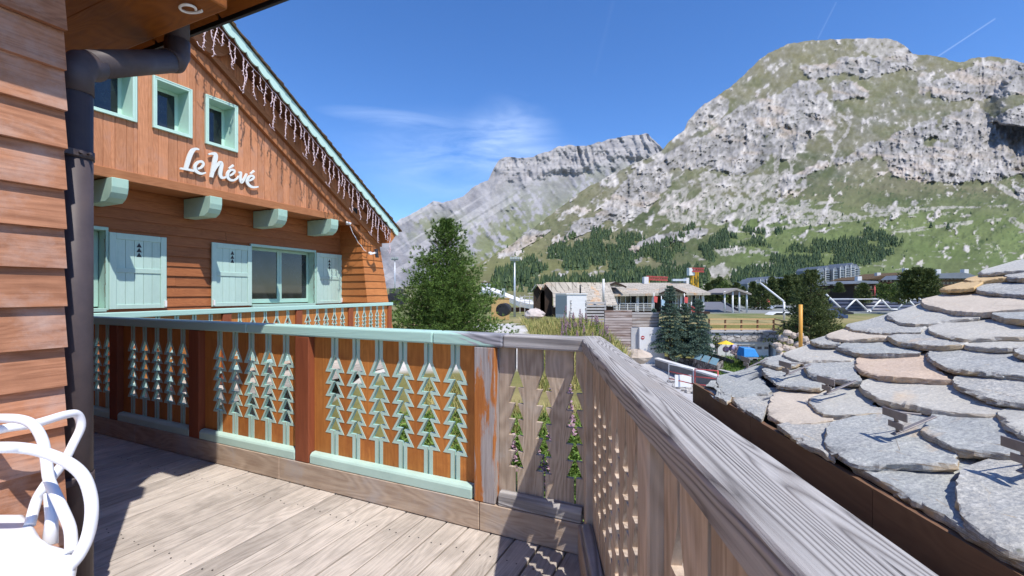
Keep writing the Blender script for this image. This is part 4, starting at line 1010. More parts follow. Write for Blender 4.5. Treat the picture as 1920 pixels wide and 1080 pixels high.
# ------------------------------------------------------------------ mountains (distances in metres from the deck)
YS = np.array([40, 72, 150, 200, 250, 300, 350, 400, 440, 480, 520, 545, 566], float); DS = np.array([3000, 2800, 2400, 2080, 1800, 1530, 1270, 1010, 850, 700, 500, 370, 240], float)
sil = [(640, 556), (700, 545), (780, 535), (850, 519), (900, 493), (950, 465), (1000, 428), (1050, 388), (1100, 352), (1160, 320), (1200, 302), (1240, 283), (1258, 262), (1283, 245), (1290, 225), (1315, 200), (1340, 183), (1380, 155), (1408, 128), (1425, 110), (1450, 95), (1480, 82), (1520, 76), (1560, 74), (1640, 72), (1672, 73), (1695, 85), (1712, 102), (1740, 103), (1765, 108), (1800, 118), (1825, 108), (1860, 107), (1890, 110), (1920, 118), (1990, 105), (2100, 140), (2300, 180)]
def near_mountain():
    nc, nr = 900, 330
    px = np.linspace(640, 2240, nc)[None, :].repeat(nr, 0); v = (np.linspace(0, 1, nr)**.93)[:, None]
    sx, sy = zip(*sil); top = np.interp(px[0], sx, sy); jag = 2.2*fbm(px[0]/9, px[0]*0, px[0]*0, 4, 3); top = top+jag
    py = 566+(top[None, :]-566)*v
    D = np.interp(py, YS, DS)
    D = D*(1-.12*sst(1300, 1000, px))
    kx = (px-960)/853; kz = (549-py)/853; X, Y, Z = kx*D, D, HC+kz*D
    # masks: where the mountain is bare rock, scree or turf
    wx_ = px+16*fbm(X/160, Y/160, Z/160, 4, 11)+5*fbm(X/30, Y/30, Z/30, 3, 12); wy_ = py+12*fbm(X/160, Y/160, Z/160, 4, 21)+4*fbm(X/30, Y/30, Z/30, 3, 22)
    rockP = [[(1500, 128), (1560, 112), (1640, 104), (1700, 92), (1722, 106), (1716, 128), (1670, 134), (1610, 148), (1590, 138), (1560, 142), (1530, 150)],
      [(1276, 250), (1286, 220), (1320, 190), (1345, 180), (1372, 188), (1362, 206), (1330, 226), (1300, 240)],
      [(1362, 215), (1420, 190), (1462, 182), (1490, 150), (1525, 148), (1555, 188), (1560, 210), (1545, 240), (1515, 262), (1488, 290), (1468, 300), (1455, 282), (1420, 318), (1385, 326), (1352, 318), (1330, 308), (1285, 320), (1246, 326), (1242, 290), (1275, 268), (1310, 258), (1340, 240)],
      [(1555, 168), (1585, 150), (1610, 152), (1638, 175), (1600, 184), (1560, 186)],
      [(1688, 246), (1730, 232), (1800, 208), (1848, 200), (1858, 235), (1822, 252), (1790, 256), (1740, 262), (1690, 282), (1640, 292), (1590, 300), (1540, 318), (1500, 340), (1468, 372), (1462, 340), (1510, 318), (1560, 302), (1620, 276)],
      [(1655, 292), (1700, 276), (1780, 262), (1840, 240), (1880, 205), (1940, 190), (2100, 180), (2200, 320), (2050, 350), (1900, 330), (1850, 344), (1800, 348), (1730, 345), (1678, 330)],
      [(1738, 165), (1780, 148), (1800, 124), (1860, 112), (1950, 118), (2200, 140), (2200, 180), (1920, 180), (1850, 180), (1790, 190), (1742, 178)],
      [(1130, 392), (1180, 330), (1215, 312), (1244, 300), (1258, 345), (1230, 375), (1195, 400), (1165, 408), (1120, 410)],
      [(1040, 455), (1090, 408), (1130, 400), (1140, 425), (1100, 430), (1060, 455)], [(1180, 462), (1240, 440), (1330, 425), (1325, 436), (1270, 455), (1200, 490), (1175, 500)],
      [(930, 470), (1000, 432), (1040, 425), (1010, 452), (960, 480)], [(1900, 355), (1960, 345), (2100, 380), (2050, 420), (1930, 390)]]
    screeP = [[(1300, 322), (1345, 326), (1380, 330), (1460, 322), (1476, 345), (1440, 392), (1400, 405), (1350, 415), (1290, 420), (1262, 412), (1290, 390), (1318, 350)],
      [(1235, 372), (1290, 340), (1300, 380), (1260, 412), (1225, 405)], [(1275, 405), (1360, 398), (1350, 415), (1280, 425)], [(1400, 408), (1450, 400), (1500, 420), (1560, 420), (1610, 408), (1600, 400), (1540, 394), (1430, 378)],
      [(1490, 270), (1508, 268), (1480, 330), (1462, 328)], [(1610, 385), (1690, 385), (1740, 398), (1700, 404), (1620, 398)], [(1330, 470), (1400, 462), (1450, 466), (1430, 478), (1350, 484)], [(1300, 500), (1360, 496), (1400, 510), (1330, 520)], [(1400, 494), (1440, 488), (1460, 498), (1420, 508)],
      [(1846, 332), (1862, 332), (1905, 362), (1960, 375), (1960, 385), (1895, 372)], [(1874, 408), (1940, 420), (1990, 440), (1930, 440)]]
    def soft(polys, k):
        m = np.zeros(px.shape)
        for p in polys: m = np.maximum(m, inpoly(wx_, wy_, p))
        for _ in range(k): m[1:-1, 1:-1] = (m[1:-1, 1:-1]*2+m[:-2, 1:-1]+m[2:, 1:-1]+m[1:-1, :-2]+m[1:-1, 2:])/6
        return m
    U, V, W_ = kx*1700, 0*X+.37, (566-py)*2.0            # folded so that features keep their shape up the slope
    n1 = fbm(U/110, V/110, W_/110, 5, 31); n2 = fbm(U/34, V/34, W_/34, 5, 41); n3 = fbm(U/11, V/11, W_/11, 4, 51)
    n4 = fbm((.8*W_-.6*U)/15, V, (.8*U+.6*W_)/70, 4, 57)          # slanting strata
    ng = fbm(U/34, V, W_/8, 5, 141); lowm = sst(300, 420, py)
    rb = soft(rockP, 14); sb = soft(screeP, 9)
    rock = sst(.36, .62, rb*1.1+.85*n2+.35*n3+.75*n4+.26*sst(1600, 1420, px)*sst(110, 190, py)*sst(470, 400, py)-.02)
    rock = np.maximum(rock, sst(.40, .58, n1*.8+.7*n2+.3*n4)*(py < 400)*.95)
    rock = np.maximum(rock, sst(.40, .56, (n2*.5+.6*n3)*(1-lowm)+ng*1.0*(.5+.5*lowm)+.12*n1)*.7)
    scr = sst(.40, .62, sb*.85+.9*n2+.6*n3+.3*n4)*.9
    bands = np.abs(((py+.10*(px-1500)+16*fbm(X/300, Y/300, Z/300, 3, 61)) % 30)-15)
    terr = (bands > 12.2)*(py > 378)*(py < 436)*(px > 1280)*(n2 > -.25); scr = np.maximum(scr, terr*.8)
    summit = inpoly(wx_, wy_, [(1590, 60), (1690, 60), (1720, 112), (1660, 104), (1610, 98)]); scr = np.maximum(scr, summit)
    for pl, wd in (([(1573, 215), (1594, 228), (1588, 250), (1570, 270), (1556, 310)], 2.6), ([(1545, 245), (1560, 268), (1566, 284)], 2.2), ([(1452, 290), (1455, 330), (1450, 345)], 3.), ([(1475, 268), (1458, 300), (1456, 330)], 3.5), ([(1850, 335), (1890, 362), (1925, 378)], 3.2), ([(1780, 338), (1800, 362)], 1.6), ([(1400, 382), (1405, 405), (1392, 425)], 3.5)):
        for (x1, y1), (x2, y2) in zip(pl[:-1], pl[1:]):
            dx, dy = x2-x1, y2-y1; t = np.clip(((px-x1)*dx+(py-y1)*dy)/(dx*dx+dy*dy), 0, 1); d = np.hypot(px-x1-t*dx, py-y1-t*dy); scr = np.maximum(scr, d < wd+1.4*n3)
    # relief
    rd = ridged((.8*W_-.6*U)/120, V, (.8*U+.6*W_)/430, 5, 71); r2 = ridged((U-.15*W_)/78, V/78, (W_+.15*U)/60, 6, 81); r3 = ridged(U/15, V/15, W_/17, 4, 83)
    blur = np.clip(.75*rb+.25*rock, 0, 1)
    edge = sst(0, .10, v)*np.ones(px.shape)
    r4 = ridged(U/30+.3*n2, V, W_/120, 4, 87)
    disp = (-34*blur*r4-60*rd-(9+30*blur)*r2-(3+12*blur)*r3-(1+2.5*rock)*n3*4)*edge*sst(250, 1300, D)
    cl = inpoly(wx_, wy_, [(1838, 215), (1850, 190), (1880, 155), (1905, 140), (1930, 130), (2240, 110), (2240, 330), (1960, 260), (1925, 235), (1862, 228)])
    cb = cl.astype(float)
    for _ in range(3): cb[1:-1, 1:-1] = (cb[1:-1, 1:-1]*2+cb[:-2, 1:-1]+cb[2:, 1:-1]+cb[1:-1, :-2]+cb[1:-1, 2:])/6
    disp = disp-cb*260*sst(1838, 1900, px)
    sk = 1+disp/D; P = np.stack([X*sk, Y*sk, HC+(Z-HC)*sk], -1)
    # base colours of turf, rock and scree
    G1, G2, G3 = np.array((.108, .118, .058)), np.array((.18, .16, .10)), np.array((.070, .082, .040))
    g = np.clip(.5+1.1*n1+.5*n2, 0, 1)[..., None]; hi = sst(250, 90, py)[..., None]
    grass = G1*(1-g)+G3*g; dry = np.clip(.5+1.5*fbm(X/140, Y/140, Z/140, 4, 101), 0, 1)[..., None]; grass = grass*(1-.55*dry)+G2*.55*dry; grass = grass*(1-.5*hi)+np.array((.20, .175, .095))*.5*hi
    mead = (sst(350, 430, py)*sst(1250, 1450, px))[..., None]*.7; grass = grass*(1-mead)+np.array((.105, .145, .045))*(1+.3*n1[..., None])*mead
    low = sst(430, 500, py)[..., None]*sst(1300, 1100, px)[..., None]; grass = grass*(1-.5*low)+np.array((.20, .19, .075))*.5*low
    rk = np.clip(.5+.9*n2+.6*r2, 0, 1)[..., None]; rockc = np.array((.18, .172, .165))*(1-rk)+np.array((.325, .305, .285))*rk; rockc = rockc*(1+.22*np.clip(n4+n3, -1, 1))[..., None]
    warm = (sst(.05, .5, fbm(X/120, Y/120, Z/120, 3, 111)))[..., None]; rockc = rockc*(1-.5*warm)+np.array((.42, .33, .25))*.5*warm
    scc = np.array((.325, .30, .27))*(1+.4*n3[..., None]+.3*n2[..., None])
    fr = np.clip(rock*(1-.25*sst(-.1, .5, -n3)), 0, 1)[..., None]
    sc2 = (scr*sst(-.5, -.2, n3))[..., None]*.8
    col = grass*(1-fr)+rockc*fr; col = col*(1-sc2)+scc*sc2
    st = sst(.30, .50, (n3*.8+.4*n2)*(1-lowm)+ng*1.1*(.4+.6*lowm))[..., None]*.45; col = col*(1-st)+scc*st
    gvl = (np.clip(.22+.5*n2+.3*n3, 0, .6)*sst(400, 330, py+.12*(px-1300))*(1-fr[..., 0]))[..., None]; col = col*(1-gvl)+np.array((.24, .225, .20))*gvl
    sh = ((fbm(U/7, V/7, W_/7, 3, 131)+.3*n2 > .42)*(py > 330)*(py < 480))[..., None]*.7*(1-fr); col = col*(1-sh)+np.array((.05, .075, .03))*sh
    col = col*(1+.25*np.clip(n3+.2*n4, -1, 1))[..., None]; grid_obj('mountain', P, np.clip(col, .01, .8), colmat('mountain_ground', (.02, .12), .18), 'green and grey rocky mountain')
    return px, py, P, n1, n2
NMx, NMy, NMP, NMn1, NMn2 = near_mountain()
def on_mountain(px, py):
    c = np.interp(px, NMx[0], np.arange(NMx.shape[1])); c0 = int(round(float(c))); col = NMy[:, c0]
    r0 = int(np.argmin(np.abs(col-py))); return Vector(NMP[r0, c0])
def far_mountain():
    nc, nr = 420, 220
    s2 = [(-300, 500), (400, 500), (560, 500), (690, 470), (750, 412), (775, 400), (800, 386), (812, 377), (830, 380), (848, 376), (870, 368), (885, 352), (900, 345), (915, 338), (925, 316), (935, 300), (948, 294), (960, 293), (985, 298), (1010, 290), (1030, 284), (1045, 276), (1065, 272), (1085, 275), (1100, 273), (1130, 265), (1160, 258), (1190, 253), (1215, 251), (1228, 264), (1242, 280), (1300, 320), (1500, 420)]
    px = np.linspace(560, 1440, nc)[None, :].repeat(nr, 0); v = np.linspace(0, 1, nr)[:, None]; sx, sy = zip(*s2)
    top = np.interp(px[0], sx, sy)+2.6*fbm(px[0]/10, px[0]*0, px[0]*0, 4, 5); py = 562+(top[None, :]-562)*v
    D = np.interp(py, [250, 330, 400, 450, 500, 540, 562], [6400, 5700, 4700, 3900, 2900, 1900, 1300])*(1+.0*px)
    kx = (px-960)/853; kz = (549-py)/853; X, Y, Z = kx*D, D, HC+kz*D
    U, V, W_ = kx*4600, 0*X+.37, (562-py)*5.4
    n1 = fbm(U/420, V/420, W_/420, 5, 201); n2 = fbm(U/130, V/130, W_/130, 5, 211); n3 = fbm(U/42, V/42, W_/42, 4, 221); n4 = fbm((U+.8*W_)/30, V/60, (W_-.8*U)/170, 4, 225)
    rd = ridged(U/620, V/620, W_/620, 5, 231); r2 = ridged((U+.7*W_)/150, V/200, (W_-.7*U)/420, 5, 241)
    disp = (-170*rd-85*r2-28*n4-14*n3)*sst(0, .12, v)*np.ones(px.shape)
    # the summit wall stands up steeply
    rel = py-top[None, :]; wall = sst(58, 36, rel+14*n2)*sst(915, 940, px)
    D2 = D+disp-wall*240+300*sst(0, 60, rel)*wall*-.2
    disp = disp-wall*(100+120*ridged(X/75, Y/400, Z/900, 4, 251))
    sk = 1+disp/D; P = np.stack([X*sk, Y*sk, HC+(Z-HC)*sk], -1)
    rk = np.clip(.55+.9*n2+.3*n3, 0, 1)[..., None]; col = np.array((.19, .185, .19))*(1-rk)+np.array((.30, .29, .29))*rk; col = col*(1+.22*n4[..., None])
    wc = wall[..., None]; str_ = np.clip(.5+.6*vnoise(X/300, Y/900, Z/26, 260)+.6*n3, 0, 1)[..., None]; col = col*(1-wc)+(np.array((.24, .23, .23))*(1-str_)+np.array((.38, .36, .345))*str_)*wc
    # turf grows on the lower and right-hand flanks
    line = 330+.0*px; gm = np.clip(sst(300, 470, py+.28*(px-1000)+70*n1+30*n2)*1.1, 0, 1)*sst(880, 1010, px+60*n1+(py-400)*.9)
    gm = np.maximum(gm, sst(.0, .5, n1+.4*n2)*sst(380, 430, py)*.8)*(1-wall); gm = gm*sst(.42, .12, n3+.6*n2+.5*n4)
    col = col*(1-gm[..., None])+np.array((.17, .185, .09))*gm[..., None]
    st = ((np.abs(vnoise((px*.62+py)/26, X*0, X*0, 271)) < .10)*(n1 > -.3))[..., None]*.4*sst(340, 400, py)[..., None]; col = col*(1-st)+np.array((.46, .44, .42))*st
    grid_obj('distant_mountain', P, np.clip(col, .01, .8), colmat('distant_mountain_rock', (.006, .03), .25), 'pale grey distant mountain with a cliff crown')
far_mountain()
# ------------------------------------------------------------------ ground
def EDG(Y): return np.interp(Y, [0, 3, 8, 12.5, 16, 20, 28, 40], [.45, .9, 1.6, 2.7, 3.0, 3.3, 4.2, 6.2])
def gh(X, Y):
    X = np.asarray(X, float); Y = np.asarray(Y, float)
    bank = np.interp(Y, [-10, 2.4, 5, 9, 13, 20, 28, 40, 60, 300, 9000], [-1.6, -1.35, -.75, -.20, -.05, -.12, -.5, -1.5, -1.6, -1.3, -10])
    far = np.interp(Y, [0, 60, 300, 9000], [-1.6, -1.6, -1.3, -10])
    pit = -4.5+0*X
    e = EDG(Y); a = sst(0, 1, (X-e)/2.6); z = bank*(1-a)+pit*a
    back = sst(41.2, 42.2, Y); z = z*(1-back)+far*back
    lf = sst(-1.5, -4, X+.15*Y)*sst(16, 10, Y); z = z*(1-lf)+(-3.0)*lf
    z = z+.05*fbm(X/1.3, Y/1.3, X*0, 3, 301)*sst(2, 4, Y)
    return z
def ground():
    xs = np.concatenate([-np.geomspace(9000, 16, 34), np.arange(-15, 40, .45), np.geomspace(41, 9000, 40)]); ys = np.concatenate([np.arange(-12, 2.4, 2), np.arange(2.4, 45, .42), np.geomspace(45.5, 9000, 70)])
    X, Y = np.meshgrid(xs, ys); Z = gh(X, Y); n = fbm(X/2.2, Y/2.2, X*0, 4, 311); nb = fbm(X/14, Y/14, X*0, 3, 321)
    g1, g2, gv, dirt = np.array((.17, .165, .06)), np.array((.36, .28, .14)), np.array((.47, .45, .42)), np.array((.30, .26, .20))
    d = np.clip(.5+1.3*n+.6*nb, 0, 1)[..., None]; col = g1*(1-d)+g2*d
    far = sst(42, 60, Y)[..., None]; col = col*(1-far)+(np.array((.13, .16, .055))*(1-.7*d)+np.array((.27, .23, .12))*.7*d)*far
    k = X/np.maximum(Y, .1)
    pth = ((k < .05+.05*n)*(k > -.35)*(Y > 9)*(Y < 17.5)*(X < .6))|((k < .045-.004*(Y-16)+.03*n)*(k > -.09)*(Y > 12)*(Y < 24)); pth = pth|((k < -.30)*(Y < 30)*(Y > 8))
    pm = (pth*1.)[..., None]; col = col*(1-pm)+gv*1.15*pm
    e = EDG(Y); slope = ((X > e+.4)*(X < e+4.2)*(Y > 4)*(Y < 39))[..., None]; col = np.where(slope, gv*.75+.08*n[..., None], col)
    road = ((X > e+2.8)*(Y < 42)*(Y > 2))[..., None]; rc = np.array((.42, .41, .41)); col = np.where(road, rc+.05*n[..., None], col)
    gr2 = ((Y > 30)*(Y < 40)*(k > .43)*(k < .56))[..., None]; col = np.where(gr2, g1*1.1, col)
    stp = ((Y > 40.6)*(Y < 43))[..., None]; col = np.where(stp, g1*.9, col)
    pk_ = ((Y > 62)*(Y < 110)*(k > .25)*(k < .9))[..., None]; col = np.where(pk_, np.array((.22, .23, .22)), col)
    P = np.stack([X, Y, Z], -1); grid_obj('ground', P, np.clip(col, .01, .8), colmat('ground_cover', (.8, 6), .3, bump=.3, bd=.05), 'grass, gravel and roads of the valley floor', smooth=True)
ground()
# ------------------------------------------------------------------ mid-ground things
def ext(p0, p1, q0, q1, Y):   # pixel rectangle at distance Y -> x0, x1, z0, z1
    a = at(p0, q1, Y); b = at(p1, q0, Y); return a.x, b.x, a.z, b.z
def simple(name, label, cat, Y, px, py, group=None): p = at(px, py, Y); return thing(name, label, cat, p, 0, group)
M['barnroof'] = None
def lauze_far(name, base, rust):
    t = NT(name); co = t.coords(); b = t.n.new('ShaderNodeTexBrick'); t.l.new(t.coords((1, 1, 1), rot=(0, 0, 0)), b.inputs[0])
    b.inputs['Scale'].default_value = 1; b.inputs['Brick Width'].default_value = 1.1; b.inputs['Row Height'].default_value = .55; b.inputs['Mortar Size'].default_value = .04
    b.inputs['Color1'].default_value = (*base, 1); b.inputs['Color2'].default_value = (*mul(base, .72), 1); b.inputs['Mortar'].default_value = (*mul(base, .35), 1)
    n = t.noise(t.coords((.8, .35, 1), rot=(0, 0, R(-25))), .5, 4, .6, .5); c = t.mix(t.math('MULTIPLY', t.maprange(n, .55, .66), .75), b.outputs[0], rust); c = t.mix(t.maprange(t.noise(co, 2, 5), .4, .8, 0, .5), c, mul(base, 1.25))
    return t.out(c, .9, .1)
M['barnroof'] = lauze_far('distant_slab_roof', (.46, .41, .34), (.50, .26, .10))
def plankmat(name, c1, c2, per=.3, axis=2):
    t = NT(name); sc = [.3, .3, .3]; sc[axis] = 1/per; co = t.coords(tuple(sc)); s = t.new('ShaderNodeSeparateXYZ'); t.l.new(co, s.inputs[0])
    fr = t.math('FRACT', s.outputs[axis]); fl = t.math('FLOOR', s.outputs[axis]); w_ = t.new('ShaderNodeTexWhiteNoise'); w_.noise_dimensions = '1D'; t.l.new(fl, w_.inputs['W'])
    c = t.mix(w_.outputs['Value'], c1, c2); c = t.mix(t.maprange(t.noise(t.coords((.4, .4, 4)), 1.2, 6, .7), .45, .7), c, mul(c1, 1.3)); c = t.mix(t.math('LESS_THAN', fr, .13), c, mul(c2, .25)); return t.out(c, .9, .1)
M['oldplank'] = plankmat('old_planks', (.40, .38, .36), (.20, .13, .09), .26)
M['stonewall'] = None
def stonemat(name, c1, c2, sc=2.2):
    t = NT(name); v = t.n.new('ShaderNodeTexVoronoi'); t.l.new(t.coords((1, 1, 1.5)), v.inputs['Vector']); v.inputs['Scale'].default_value = sc
    v2 = t.n.new('ShaderNodeTexVoronoi'); v2.feature = 'DISTANCE_TO_EDGE'; t.l.new(t.coords((1, 1, 1.5)), v2.inputs['Vector']); v2.inputs['Scale'].default_value = sc
    s = t.new('ShaderNodeSeparateColor'); t.l.new(v.outputs['Color'], s.inputs[0]); c = t.ramp(s.outputs[0], [(0, c2), (1, c1)]); c = t.mix(t.math('LESS_THAN', v2.outputs['Distance'], .05), c, mul(c2, .45)); return t.out(c, .9, .1)
M['stonewall'] = stonemat('rubble_wall', (.62, .59, .56), (.30, .27, .25)); M['stonewall_d'] = stonemat('dark_rubble_wall', (.36, .32, .28), (.14, .12, .11))
M['glassfar'] = NT('far_window_glass').out((.02, .028, .035), .1, .6)
M['fence_y'] = plain('yellow_fence_wood', (.55, .36, .17), .8, .15, 3); M['fence_b'] = plain('brown_fence_wood', (.16, .08, .045), .8, .15, 3)
M['redwhite'] = plain('red_paint', (.60, .10, .09), .5, .05); M['asphaltroof'] = plain('dark_membrane_roof', (.135, .14, .16), .8, .1, .8)
M['rust'] = plain('rust_wood', (.22, .10, .07), .9, .2, 3)
def build_centre():
    t = simple('sports_centre', 'long low building with slab roof, glazed balcony and pillars in the middle distance', 'building', 62, 1230, 600)
    Y = 62
    x0, x1, z0, z1 = ext(1130, 1330, 546, 602, Y)
    mb = MB(); mb.box(x0, x1, Y+1.6, Y+9, -1.7, z1); mb.box(x0-.0, x1+.0, Y-.2, Y+1.6, at(0, 584, Y).z-.3, at(0, 584, Y).z); mb.build('wall', M['darkwood'], t)
    # windows in bays
    mb = MB()
    za, zb = at(0, 578, Y).z, at(0, 551, Y).z
    bays = [(1146, 1156), (1163, 1193), (1198, 1223), (1262, 1272), (1290, 1312)]
    for a, b in bays:
        f = MB(); xa, xb = at(a, 0, Y+1.4).x, at(b, 0, Y+1.4).x
        f.box(xa, xb, Y+1.50, Y+1.56, za, za+.08); f.box(xa, xb, Y+1.50, Y+1.56, za+.62, za+.70)
        n = 3 if b-a > 15 else 2
        for i in range(n+1): xx = xa+(xb-xa)*i/n; f.box(xx-.04, xx+.04, Y+1.49, Y+1.57, za, zb)
        o = f.build('window', M['steel'], t); g = MB(); g.box(xa, xb, Y+1.56, Y+1.59, za, zb); g.build('pane', M['glassfar'], o)
    for px in (1156.5, 1195.5, 1224, 1277, 1318):
        p = MB(); xx = at(px, 0, Y).x; p.box(xx-.16, xx+.16, Y-.05, Y+.25, -1.6, at(0, 549, Y).z); p.build('pillar', M['plaster'], t)
    r = MB(); zr = at(0, 570, Y).z
    for z in (zr, zr-.28, zr-.56, zr-.84): r.box(x0, at(1226, 0, Y).x, Y-.24, Y-.18, z, z+.06)
    xx = x0
    while xx < at(1226, 0, Y).x: r.box(xx, xx+.07, Y-.25, Y-.17, zr-1.0, zr+.05); xx += 1.1
    r.build('balustrade', M['whitewall'], t)
    # roofs
    mb = MB(); e0, e1 = at(1142, 549, Y-.6), at(1333, 549, Y-.6); r0, r1 = at(1040, 530, Y+9), at(1286, 530, Y+9)
    mb.poly([at(1016, 553, Y-1), (e1.x, e1.y, e1.z), r1, at(1020, 531, Y+9)]); mb.poly([r1, e1, (e1.x+.4, Y+20, e1.z)]); mb.poly([at(1016, 553, Y-1)+Vector((0, 0, -.3)), e1+Vector((0, 0, -.3)), e1, at(1016, 553, Y-1)]); mb.build('roof', M['barnroof'], t)
    for a, b, c, h in ((1134, 1154, 1174, 528), (1238, 1262, 1286, 538)):
        d = MB(); A, B_, C_ = at(a, 549 if a > 1200 else 537, Y-1.2), at(b, h, Y-1.2), at(c, 549 if a > 1200 else 537, Y-1.2); bk = Vector((0, 6, 0))
        d.poly([A, B_, B_+bk, A+bk]); d.poly([B_, C_, C_+bk, B_+bk]); d.prism([(A.x+.4, A.z-.02), (C_.x-.4, C_.z-.02), (B_.x, B_.z-.35)], 1, Y-.9, Y-.8); o = d.build('dormer', M['barnroof'], t)
        f = MB(); f.beam(A-Vector((0, .1, .12)), B_-Vector((0, .1, .12)), .12, .22); f.beam(B_-Vector((0, .1, .12)), C_-Vector((0, .1, .12)), .12, .22); f.build('rafter', M['darkwood'], o)
    for a, b, y0, y1 in ((1208, 1216, 519, 531), (1287, 1292, 521, 531)):
        c = MB(); xa, xb, za, zb = ext(a, b, y0, y1, Y+8); c.box(xa, xb, Y+8, Y+9.2, za-.5, zb); c.build('chimney', M['plaster'], t)
    c = MB(); xa, xb, za, zb = ext(1262, 1287, 523, 527, Y+8); c.box(xa, xb, Y+8, Y+8.6, za, zb); c.build('roof_duct', M['steel'], t)
    # barn with two gables to its left
    t = simple('barn', 'weathered barn with rust-streaked slab roof and two dark gables left of the balcony building', 'building', 58, 1040, 590)
    Y = 56
    def gable(xl, xp, xr, yb, yt, yr):
        a, b, c = at(xl, yb, Y), at(xp, yt, Y), at(xr, yr, Y); d = MB(); d.prism([(a.x+.3, -1.7), (c.x, -1.7), (c.x, c.z), (b.x, b.z-.15), (a.x+.3, a.z)], 1, Y+.6, Y+.8); d.build('gable_wall', M['darkwood'], t)
        return a, b, c
    gable(996, 1008, 1022, 547, 533, 547); a, b, c = gable(1009, 1023, 1037, 553, 530, 549)
    mb = MB(); a2, b2, c2 = at(997, 546, Y), at(1006, 533, Y), at(1014, 544, Y); mb.poly([b2, c2, at(1020, 533, Y+4), b2+Vector((.6, 3, 0))]); mb.poly([a2, b2, b2+Vector((0, 3, 0)), a2+Vector((0, 3, 0))])
    mb.poly([at(1023, 529, Y), at(1037, 548, Y), at(1038, 576, Y-2.0), at(1158, 572, Y-2.0), at(1142, 530, Y+5), ]); mb.poly([at(1009, 553, Y), at(1023, 529, Y), at(1023, 530, Y+3), at(1010, 552, Y+3)])
    mb.build('roof', M['barnroof'], t)
    mb = MB(); xa, xb, za, zb = ext(1036, 1150, 560, 600, Y-1); mb.box(xa, xb, Y-1, Y+3, -1.7, za+1.6); mb.build('wall', M['darkwood'], t)
    mb = MB(); p = at(1088, 534, Y-.5); mb.tube([at(1088, 552, Y-.5), p], .10, 8); mb.build('stove_pipe', M['dark'], t)
    mb = MB(); p = at(1131.5, 523, Y-3); mb.tube([at(1131.5, 566, Y-3), p], .13, 8); single(mb, 'flue_pole', M['plaster'], at(1131.5, 580, Y-3), 0, 'pale pole rising in front of the rust-streaked barn roof', 'pole')
build_centre()
def banners():
    for i, (px, py, c) in enumerate(((1229, 561, 'red flag on a pole at the end of the glazed balcony'), (1243, 567, 'pale blue and white flag slanting beside the taller spruce'), (1286, 562, 'red flag seen right of the taller spruce'), (1299, 578, 'low red and white banner between the spruces'))):
        t = simple('flag', c, 'flag', 58, px, 590, 'flags in front of the balcony building')
        mb = MB(); mb.tube([at(px-3, 590, 58), at(px-3, py-12, 58)], .05, 6); mb.build('flag_pole', M['whitewall'], t)
        mb = MB(); p = at(px, py, 58); mb.hexa([(p.x-.22, 57.9, p.z-.35), (p.x+.2, 57.95, p.z-.45), (p.x+.2, 57.99, p.z-.45), (p.x-.22, 57.94, p.z-.35), (p.x-.22, 57.9, p.z+.4), (p.x+.25, 57.93, p.z+.3), (p.x+.25, 57.97, p.z+.3), (p.x-.22, 57.94, p.z+.4)])
        mb.build('cloth', [M['redwhite'], M['flagblue'], M['redwhite'], M['redwhite']][i], t)
M['flagblue'] = plain('blue_cloth', (.35, .50, .62), .8, .1); banners()
def container():
    Y = 46; t = simple('container', 'white site container with a grey end standing behind the grass bank', 'container', Y, 1070, 590)
    xa, xb, za, zb = ext(1063, 1100, 552, 590, Y); xl = at(1044, 0, Y+1).x
    mb = MB(); mb.hexa([(xa, Y, za-1), (xb, Y, za-1), (xb-.3, Y+2.6, za-1), (xl, Y+2.2, za-1), (xa, Y, zb), (xb, Y, zb), (xb-.3, Y+2.6, zb), (xl, Y+2.2, zb)]); mb.build('body', M['whitewall'], t)
    mb = MB(); mb.box(xl+.02, xl+.05, Y+1.9, Y+2.15, za, zb-.1)
    o = MB()
    o.hexa([(xa-.02, Y-.0, za), (xa-.02, Y+.02, za), (xl-.02, Y+2.18, za), (xl-.03, Y+2.15, za), (xa-.02, Y, zb-.12), (xa-.02, Y+.02, zb-.12), (xl-.02, Y+2.18, zb-.12), (xl-.03, Y+2.15, zb-.12)]); o.build('end_panel', M['greypanel'], t, fix=True)
    mb = MB(); mb.hexa([(xa-.08, Y-.08, zb), (xb+.08, Y-.08, zb), (xb-.2, Y+2.7, zb), (xl-.08, Y+2.3, zb), (xa-.08, Y-.08, zb+.1), (xb+.08, Y-.08, zb+.1), (xb-.2, Y+2.7, zb+.1), (xl-.08, Y+2.3, zb+.1)]); mb.build('roof_rim', M['whitewall'], t)
M['greypanel'] = plain('grey_panel', (.34, .38, .38), .7, .06); container()
